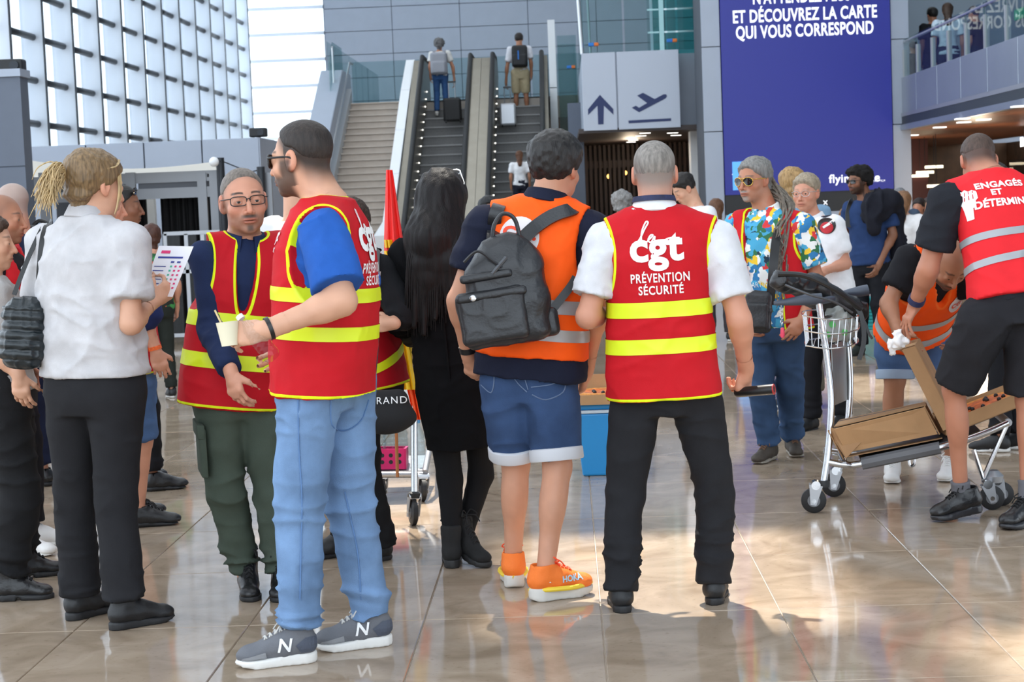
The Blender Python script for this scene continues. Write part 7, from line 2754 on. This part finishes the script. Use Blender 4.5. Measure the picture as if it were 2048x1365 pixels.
# open pizza box lid tilted up, base with pizza
dp_ = df(.6)
t4 = thing('pizza_box', 'opened brown pizza box with the lid tilted up on the trolley', 'box', at(1900, 860, dp_))
a_, b_ = at(1803, 698, dp_ - .02), at(1886, 862, dp_ - .02)
c_ = at(1832, 690, dp_ + .02)
dv = (b_ - a_)
ed = cv(.075, .022, .0)
bk2 = cv(.15, .05, .30)
MB().prism([a_, b_, b_ + ed * .8, a_ + ed * .8], CF * .005).build('lid_side', M_CARD, t4)
MB().prism([a_ + ed * .8, b_ + ed * .8, b_ + bk2, a_ + bk2], CR * .005).build('lid_panel', M_CARDD, t4)
MB().prism([a_, a_ + ed * .8, a_ + bk2, a_ + bk2 - ed * .8 ], dv.normalized() * .005).build('lid_end', M_CARD, t4)
q0, q1 = at(1892, 872, dp_), at(2062, 806, dp_ - .05)
dn = (q1 - q0)
hh_ = CU * .092
back = cv(.02, .02, .36)
MB().prism([q0, q1, q1 + hh_ * .75, q0 + hh_ * .75], CF * .004).build('base_side', M_CARD, t4)
MB().prism([q0 + back, q1 + back, q1 + back + hh_ * .8, q0 + back + hh_ * .8], CF * .004).build('base_side', M_CARD, t4)
MB().prism([q0, q1, q1 + back, q0 + back], CU * .004).build('base_bottom', M_CARDD, t4)
MB().prism([q0, q0 + back, q0 + back + hh_ * .75, q0 + hh_ * .75], CR * .004).build('base_side', M_CARD, t4)
M_CRUST, M_OLIVE = mat('pizza_crust', S(222, 150, 76), .7, var=.35, vscale=40, bump=.5, bscale=60), mat('black_olive', S(30, 24, 26), .3)
def pizza(lab, c, nrm, r):
    t5 = thing('pizza', lab, 'pizza', c)
    n_ = Vector(nrm).normalized()
    MB().tube_r(c, n_, [(0, r * .96), (.008, r), (.022, r * .98), (.024, r * .92), (.014, r * .86), (.013, .001)], 36).build('crust', M_CRUST, t5, smooth=True)
    e1 = n_.orthogonal().normalized()
    e2 = n_.cross(e1)
    rr = random.Random(5)
    MB().tube_r(c, n_, [(.013, r * .86), (.020, r * .82), (.020, .001)], 30).build('topping', mat('pizza_topping', S(214, 110, 48), .55, var=.5, vscale=30, bump=.6, bscale=50), t5, smooth=True)
    for i in range(9):
        a = rr.uniform(0, 6.28)
        q = r * .8 * math.sqrt(rr.random())
        MB().ball(c + e1 * q * math.cos(a) + e2 * q * math.sin(a) + n_ * .024, .011, 8, 6).build('olive', M_OLIVE, t5, smooth=True)
pizza('pizza with olives in the open box on the trolley', (q0 + q1) / 2 + back / 2 + CU * .035 - dn.normalized() * .0, (back.cross(dn) if back.cross(dn).z > 0 else dn.cross(back)), .165)

# crumpled white napkin in the hand of the man in red
nk = at(1797, 682, depth(MAN_RED.lw) + .03)
t = thing('napkin', 'crumpled white napkin under the hand of the stooping man in red', 'napkin', nk)
F = SDF()
F.add(ell(nk, (.035, .03, .045), R3(CR, -CF, CU)), .02)
F.add(ell(nk - CR * .03 - CU * .03, (.025, .02, .03), R3(CR, -CF, CU)), .02)
soft('paper', F, .005, M_WPRINT, t, .012, (40, 40, 40), fold=.02)

# ------------------------------------------------------------------ blue cooler with a pizza box
b = onfloor(1195, 955)
t = thing('cool_box', 'bright blue plastic cool box standing on the floor behind the cgt man', 'cool box', b)
M_CBLUE = mat('cooler_blue', S(36, 140, 205), .4)
hz = depth(b) * 128 / FPX
fr_ = MB()
wd0, wd1 = .13, .165
c_ = Vector((b.x + .05, b.y + .16, 0))
fr_.add([c_ + Vector((sx * wd0, sy * wd0 * .9, 0.0)) for sx, sy in ((-1, -1), (1, -1), (1, 1), (-1, 1))] + [c_ + Vector((sx * wd1, sy * wd1 * .9, hz)) for sx, sy in ((-1, -1), (1, -1), (1, 1), (-1, 1))],
        [(3, 2, 1, 0), (4, 5, 6, 7), (0, 1, 5, 4), (1, 2, 6, 5), (2, 3, 7, 6), (3, 0, 4, 7)])
fr_.build('tub', M_CBLUE, t, bevel=.012)
MB().box((c_.x - wd1 - .008, c_.y - wd1 * .9 - .008, hz - .0), (c_.x + wd1 + .008, c_.y + wd1 * .9 + .008, hz + .018)).build('rim', mat('cooler_rim', S(190, 205, 215), .5), t, bevel=.005)
MB().box((c_.x - wd1 + .005, c_.y - wd1 * .9 + .005, hz + .018), (c_.x + wd1 - .005, c_.y + wd1 * .9 - .005, hz + .05)).build('lid', M_CBLUE, t, bevel=.01)
zt2 = hz + .051
t = thing('pizza_box', 'open brown pizza box resting on the blue cool box', 'box', (c_.x, c_.y, zt2))
for lo, hi, nm in (((-.19, -.18, 0), (.19, .18, .005), 'base_bottom'), ((-.19, -.18, .005), (.19, -.175, .055), 'base_side'), ((-.19, .175, .005), (.19, .18, .135), 'lid_panel'), ((-.19, -.175, .005), (-.185, .175, .055), 'base_side'), ((.185, -.175, .005), (.19, .175, .055), 'base_side')):
    MB().box((c_.x + lo[0], c_.y + lo[1], zt2 + lo[2]), (c_.x + hi[0], c_.y + hi[1], zt2 + hi[2])).build(nm, M_CARD, t)
pizza('pizza in the open box on the blue cool box', Vector((c_.x, c_.y, zt2 + .036)), (0, 0, 1), .16)

# ------------------------------------------------------------------ trolley with flag, crate and bottles between the groups
wa = onfloor(828, 1051)
dw = depth(wa)
t = thing('luggage_trolley', 'chrome luggage trolley carrying a pink crate beside the woman in black', 'trolley', wa)
wheel(t, wa + Z * .062, CR * .96 + CF * .25, .062, fork=at(829, 995, dw))
wb2 = onfloor(846, 1003)
wheel(t, wb2 + Z * .060, CR * .96 + CF * .25, .060, fork=at(846, 955, depth(wb2)))
wc = onfloor(953, 926)
wheel(t, wc + Z * .058, CR * .8 + CF * .6, .058, fork=at(953, 885, depth(wc)))
MB().tube_r(at(829, 992, dw), CU, [(-.012, .030), (.012, .032), (.02, .022)], 16).build('caster_collar', M_RUBBER, t, smooth=True)
MB().tube([at(829, 990, dw), at(828, 830, dw), at(824, 640, dw)], .017, 12).build('upright', M_CHROME, t, smooth=True)
MB().tube([at(846, 950, depth(wb2)), at(748, 950, depth(wb2))], .016, 10).build('cross_bar', M_ALU, t, smooth=True)
MB().tube([at(850, 945, depth(wb2)), at(862, 880, depth(wb2) + .3), at(865, 860, depth(wb2) + 1.0)], .016, 10).build('side_rail', M_ALU, t, smooth=True)
wq = onfloor(764, 1003)
wheel(t, wq + Z * .060, CR * .96 + CF * .25, .060, fork=at(764, 955, depth(wq)))
dq = depth(wb2) + .06
MB().prism([at(745, 948, dq), at(848, 946, dq), at(862, 915, dq + .5), at(760, 918, dq + .5)], Z * .012).build('deck', M_ALU, t)
M_PINK = mat('pink_crate', S(212, 24, 104), .45)
t = thing('pink_crate', 'bright pink crate with round holes on the trolley behind the red flag', 'crate', at(780, 944, dq))
u, v, n_ = camR(1)
cc = at(780, 919, dq + .02)
MB().obox(cc, u * .078, n_ * .006, v * .054).build('front_panel', M_PINK, t)
MB().obox(cc + n_ * .24, u * .078, n_ * .006, v * .054).build('back_panel', M_PINK, t)
for s_ in (-1, 1):
    MB().obox(cc + u * s_ * .078 + n_ * .12, u * .006, n_ * .12, v * .054).build('side_panel', M_PINK, t)
MB().obox(cc - v * .05 + n_ * .12, u * .078, n_ * .12, v * .004).build('base_panel', M_PINK, t)
for i in range(3):
    for j_ in range(2):
        MB().tube_r(cc + u * (-.04 + .045 * i) + v * (.02 - .035 * j_) - n_ * .006, -n_, [(0, .011), (.001, .011)], 14).build('hole', M_BLACK, t)
for i, (px, py, lab) in enumerate([(760, 902, 'clear water bottle in the pink crate beside the light jeans'), (782, 900, 'clear water bottle in the middle of the pink crate'), (804, 900, 'clear water bottle in the pink crate behind the flag stick'), (838, 905, 'clear water bottle on the trolley right of the chrome upright')]):
    b = at(px, py + 30, dq + .10 + .03 * i)
    bottle(thing('water_bottle', lab, 'bottle', b), b, Z, .26, .038, mat('blue_cap', S(80, 150, 200), .5), glassmat('bottle_plastic', (.88, .95, .98), .93, .22, .06))
# flag
M_FLAGR, M_FLAGY, M_FLAGO = mat('flag_red', S(232, 40, 36), .6, var=.05), mat('flag_yellow', S(240, 196, 30), .6, var=.10), mat('flag_orange', S(250, 92, 36), .6)
df_ = dw + .02
t = thing('furled_flag', 'tall furled red flag with yellow stripes leaning on the trolley', 'flag', at(795, 955, df_))
MB().tube([at(795, 955, df_), at(778, 345, df_ + .05)], .008, 8).build('flagpole', mat('pole_wood', S(176, 112, 60), .6), t, smooth=True)
def drape(name, rows, m, dd, seed):
    """a hanging cloth from rows of left and right picture edges, with soft pleats in depth"""
    vs, fs = [], []
    n = 14
    for (y, xl, xr, bul) in rows:
        for i in range(n):
            f_ = i / (n - 1)
            vs.append(at(xl + (xr - xl) * f_, y, dd - bul * math.sin(f_ * math.pi) + bul * .35 * math.sin(f_ * 17 + seed + y * .004)))
    k_ = len(vs)
    vs += [p + CF * (.006 + .0) for p in vs]
    R_ = len(rows)
    for j_ in range(R_ - 1):
        for i in range(n - 1):
            a = j_ * n + i
            fs.append((a, a + n, a + n + 1, a + 1))
            fs.append((k_ + a, k_ + a + 1, k_ + a + n + 1, k_ + a + n))
    for j_ in range(R_ - 1):
        for e in (0, n - 1):
            a = j_ * n + e
            f_ = (a, k_ + a, k_ + a + n, a + n)
            fs.append(f_ if e else f_[::-1])
    mb = MB()
    mb.add(vs, fs)
    return mb.build(name, m, t, smooth=True)
rw_ = lambda y0, y1, l0, l1, r0, r1, b0, b1, n=9: [(y0 + (y1 - y0) * i / n, l0 + (l1 - l0) * i / n, r0 + (r1 - r0) * i / n, b0 + (b1 - b0) * i / n) for i in range(n + 1)]
drape('flag_cloth', rw_(340, 480, 772, 768, 785, 806, .02, .05) + rw_(490, 720, 768, 772, 806, 822, .05, .06), M_FLAGR, df_, 0)
drape('flag_stripe', rw_(480, 496, 768, 770, 786, 788, .055, .055, 2), M_FLAGY, df_ - .022, 0)
drape('flag_stripe', rw_(502, 514, 768, 770, 790, 792, .055, .055, 2), M_FLAGY, df_ - .022, 0)
drape('flag_emblem', rw_(482, 512, 788, 792, 803, 806, .04, .04, 3), mat('flag_pale', S(236, 190, 180), .6), df_ - .024, 0)
drape('flag_tail', rw_(640, 780, 786, 806, 808, 834, .04, .06), M_FLAGY, df_ - .05, 1.2)
drape('flag_end', rw_(770, 840, 812, 828, 834, 846, .03, .04), M_FLAGO, df_ - .03, 2.0)

# ------------------------------------------------------------------ exhibition booth at the left
Yb = 22.0
def bx(px, py, Y=Yb):
    return onY(px, py, Y)
M_FRAME = mat('booth_aluminium', S(134, 136, 140), .4, .6)
M_BGREY = mat('booth_grey', S(86, 90, 98), .6)
M_CURT = mat('black_curtain', S(16, 16, 18), .9)
t = thing('exhibition_booth', 'grey aluminium exhibition booth with framed fascia panels', 'booth', (bx(330, 600).x, Yb, 0))
def rect(name, x0, y0, x1, y1, m, Y=Yb, th=.06, par=None):
    a, b = bx(x0, y0, Y), bx(x1, y1, Y)
    zm, zM = min(a.z, b.z), max(a.z, b.z)
    return MB().box((a.x, Y, max(zm, 0)), (b.x, Y + th, zM)).build(name, m, par or t)
for x0, x1 in ((228, 268), (276, 418)):
    rect('fascia_panel', x0, 362, x1, 388, M_BGREY, Yb + .02)
for y_ in (358, 390):
    rect('frame_rail', 60, y_ - 3, 440, y_ + 3, M_FRAME)
for x_ in (66, 100, 226, 272, 414, 438, 545):
    rect('frame_post', x_ - 3, 345, x_ + 3, 800, M_FRAME, Yb - .02)
rect('frame_rail', 414, 348, 446, 353, M_FRAME)
rect('side_cabinet', 5, 368, 64, 800, M_BGREY, Yb + .4, .5)
rect('side_cabinet', 110, 372, 222, 800, mat('booth_dark', S(72, 76, 84), .6), Yb + .5, .5)
rect('white_wall', 280, 392, 330, 800, M_WHITE, Yb + 1.5, .1)
rect('back_wall', 330, 392, 560, 800, mat('booth_dark', S(72, 76, 84), .6), Yb + 1.6, .1)
rect('frame_post', 500, 385, 560, 800, mat('booth_dark', S(72, 76, 84), .6), Yb + .4, .1)
def curtain(lab, px0, px1, y0, Y):
    a, b = bx(px0, y0, Y), bx(px1, y0, Y)
    c = thing('curtain', lab, 'curtain', (a.x, Y, .05))
    mb = MB()
    n = 60
    vs, fs = [], []
    for i in range(n + 1):
        x_ = a.x + (b.x - a.x) * i / n
        yy = Y + .045 * math.sin(i * .9) + .02 * math.sin(i * 2.3)
        vs += [(x_, yy, .05), (x_, yy, a.z), (x_, yy + .01, .05), (x_, yy + .01, a.z)]
    for i in range(n):
        q = 4 * i
        fs += [(q, q + 4, q + 5, q + 1), (q + 2, q + 3, q + 7, q + 6), (q + 1, q + 5, q + 7, q + 3)]
    mb.add(vs, fs)
    mb.build('cloth', M_CURT, c, smooth=True)
    mb = MB().cyl((a.x - .05, Y, a.z + .02), (b.x + .05, Y, a.z + .02), .015, 8)
    mb.build('rail', M_FRAME, c)
    for i in range(4):
        x_ = a.x + (b.x - a.x) * (i + .5) / 4
        MB().box((x_ - .05, Y - .06, a.z - .03), (x_ + .05, Y - .05, a.z + .0)).build('clip', M_WHITE, c)
curtain('wide black curtain hanging in the exhibition booth', 320, 428, 390, Yb + .25)
curtain('narrow black curtain beside the white gap of the booth', 262, 291, 393, Yb + .25)
t = thing('shade_sail', 'cream shade sail stretched above the exhibition booth', 'sail', bx(250, 345))
vs, fs = [], []
A_, B_, C_, D2_ = bx(40, 318, Yb - .4), bx(428, 324, Yb - .4), bx(440, 356, Yb + 2.2), bx(70, 356, Yb + 2.2)
E_, F_ = bx(42, 346, Yb + 1.2), bx(430, 330, Yb + 1.2)
n = 12
for i in range(n + 1):
    for j_ in range(7):
        f_, g_ = i / n, j_ / 6
        p = (A_ * (1 - f_) + B_ * f_) * (1 - g_) + (D2_ * (1 - f_) + C_ * f_) * g_
        p = Vector(p) - Z * (.10 * math.sin(math.pi * f_) * (1 - .4 * g_))
        vs.append(p)
for i in range(n):
    for j_ in range(6):
        a = i * 7 + j_
        fs.append((a, a + 7, a + 8, a + 1))
k_ = len(vs)
mb = MB()
mb.add(vs, fs)
M_SAIL = mat('cream_sail', S(232, 228, 214), .7)
_nt = M_SAIL.node_tree
_tl = _nt.nodes.new('ShaderNodeBsdfTranslucent')
_tl.inputs[0].default_value = (.86, .83, .76, 1)
_mx = _nt.nodes.new('ShaderNodeMixShader')
_mx.inputs[0].default_value = .6
_nt.links.new(_nt.nodes['Principled BSDF'].outputs[0], _mx.inputs[1])
_nt.links.new(_tl.outputs[0], _mx.inputs[2])
_nt.links.new(_mx.outputs[0], _nt.nodes['Material Output'].inputs[0])
mb.build('sail_cloth', M_SAIL, t, smooth=True)
MB().ball(B_, .06, 12, 8).build('tension_knob', M_WHITE, t, smooth=True)
for px, y0 in ((443, 316), (524, 334)):
    a, b = bx(px, y0, Yb), bx(px, 800, Yb)
    MB().cyl((a.x, a.y - .1, 0), (a.x, a.y - .1, a.z), .05, 10).build('mast', M_DARK, t, smooth=True)
MB().tube([B_, bx(443, 322, Yb - .1), bx(500, 345, Yb - .1), bx(524, 338, Yb - .1)], .008, 6).build('guy_rope', M_DARK, t)
# glazed crowd barrier
g0 = onfloor(335, 690)
Yg = g0.y
t = thing('glass_barrier', 'waist high metal framed glass barrier on the polished floor', 'barrier', (g0.x, Yg, 0))
for x_ in (330, 372, 405, 430):
    a, b = onY(x_, 468, Yg), onY(x_, 690, Yg)
    MB().box((a.x - .022, Yg - .02, 0), (a.x + .022, Yg + .02, a.z)).build('post', M_ALU, t)
for y_ in (468, 545, 672):
    a, b = onY(328, y_, Yg), onY(440, y_, Yg)
    MB().box((a.x, Yg - .02, a.z - .022), (b.x, Yg + .02, a.z + .022)).build('rail', M_ALU, t)
for x0, x1 in ((332, 370), (374, 403), (407, 430)):
    a, b = onY(x0, 470, Yg), onY(x1, 670, Yg)
    MB().box((a.x, Yg - .004, max(b.z, .1)), (b.x, Yg + .004, a.z)).build('pane', glassmat('barrier_glass', (.9, .94, .96), .85, .2), t)
# teal louvred stand behind the man in navy
Yt = 19.5
a, b = onY(1722, 598, Yt), onY(1762, 700, Yt)
t = thing('teal_stand', 'turquoise slatted stand behind the legs of the man in navy T-shirt', 'stand', (a.x, Yt, 0))
M_TEAL = mat('teal_plastic', S(40, 158, 162), .5)
MB().box((a.x, Yt + .03, 0), (b.x + .25, Yt + .35, a.z)).build('body', M_TEAL, t)
for i in range(9):
    z0 = a.z * (i + .08) / 9
    MB().box((a.x, Yt, z0), (b.x + .25, Yt + .03, z0 + a.z / 9 * .8)).build('slat', M_TEAL, t)
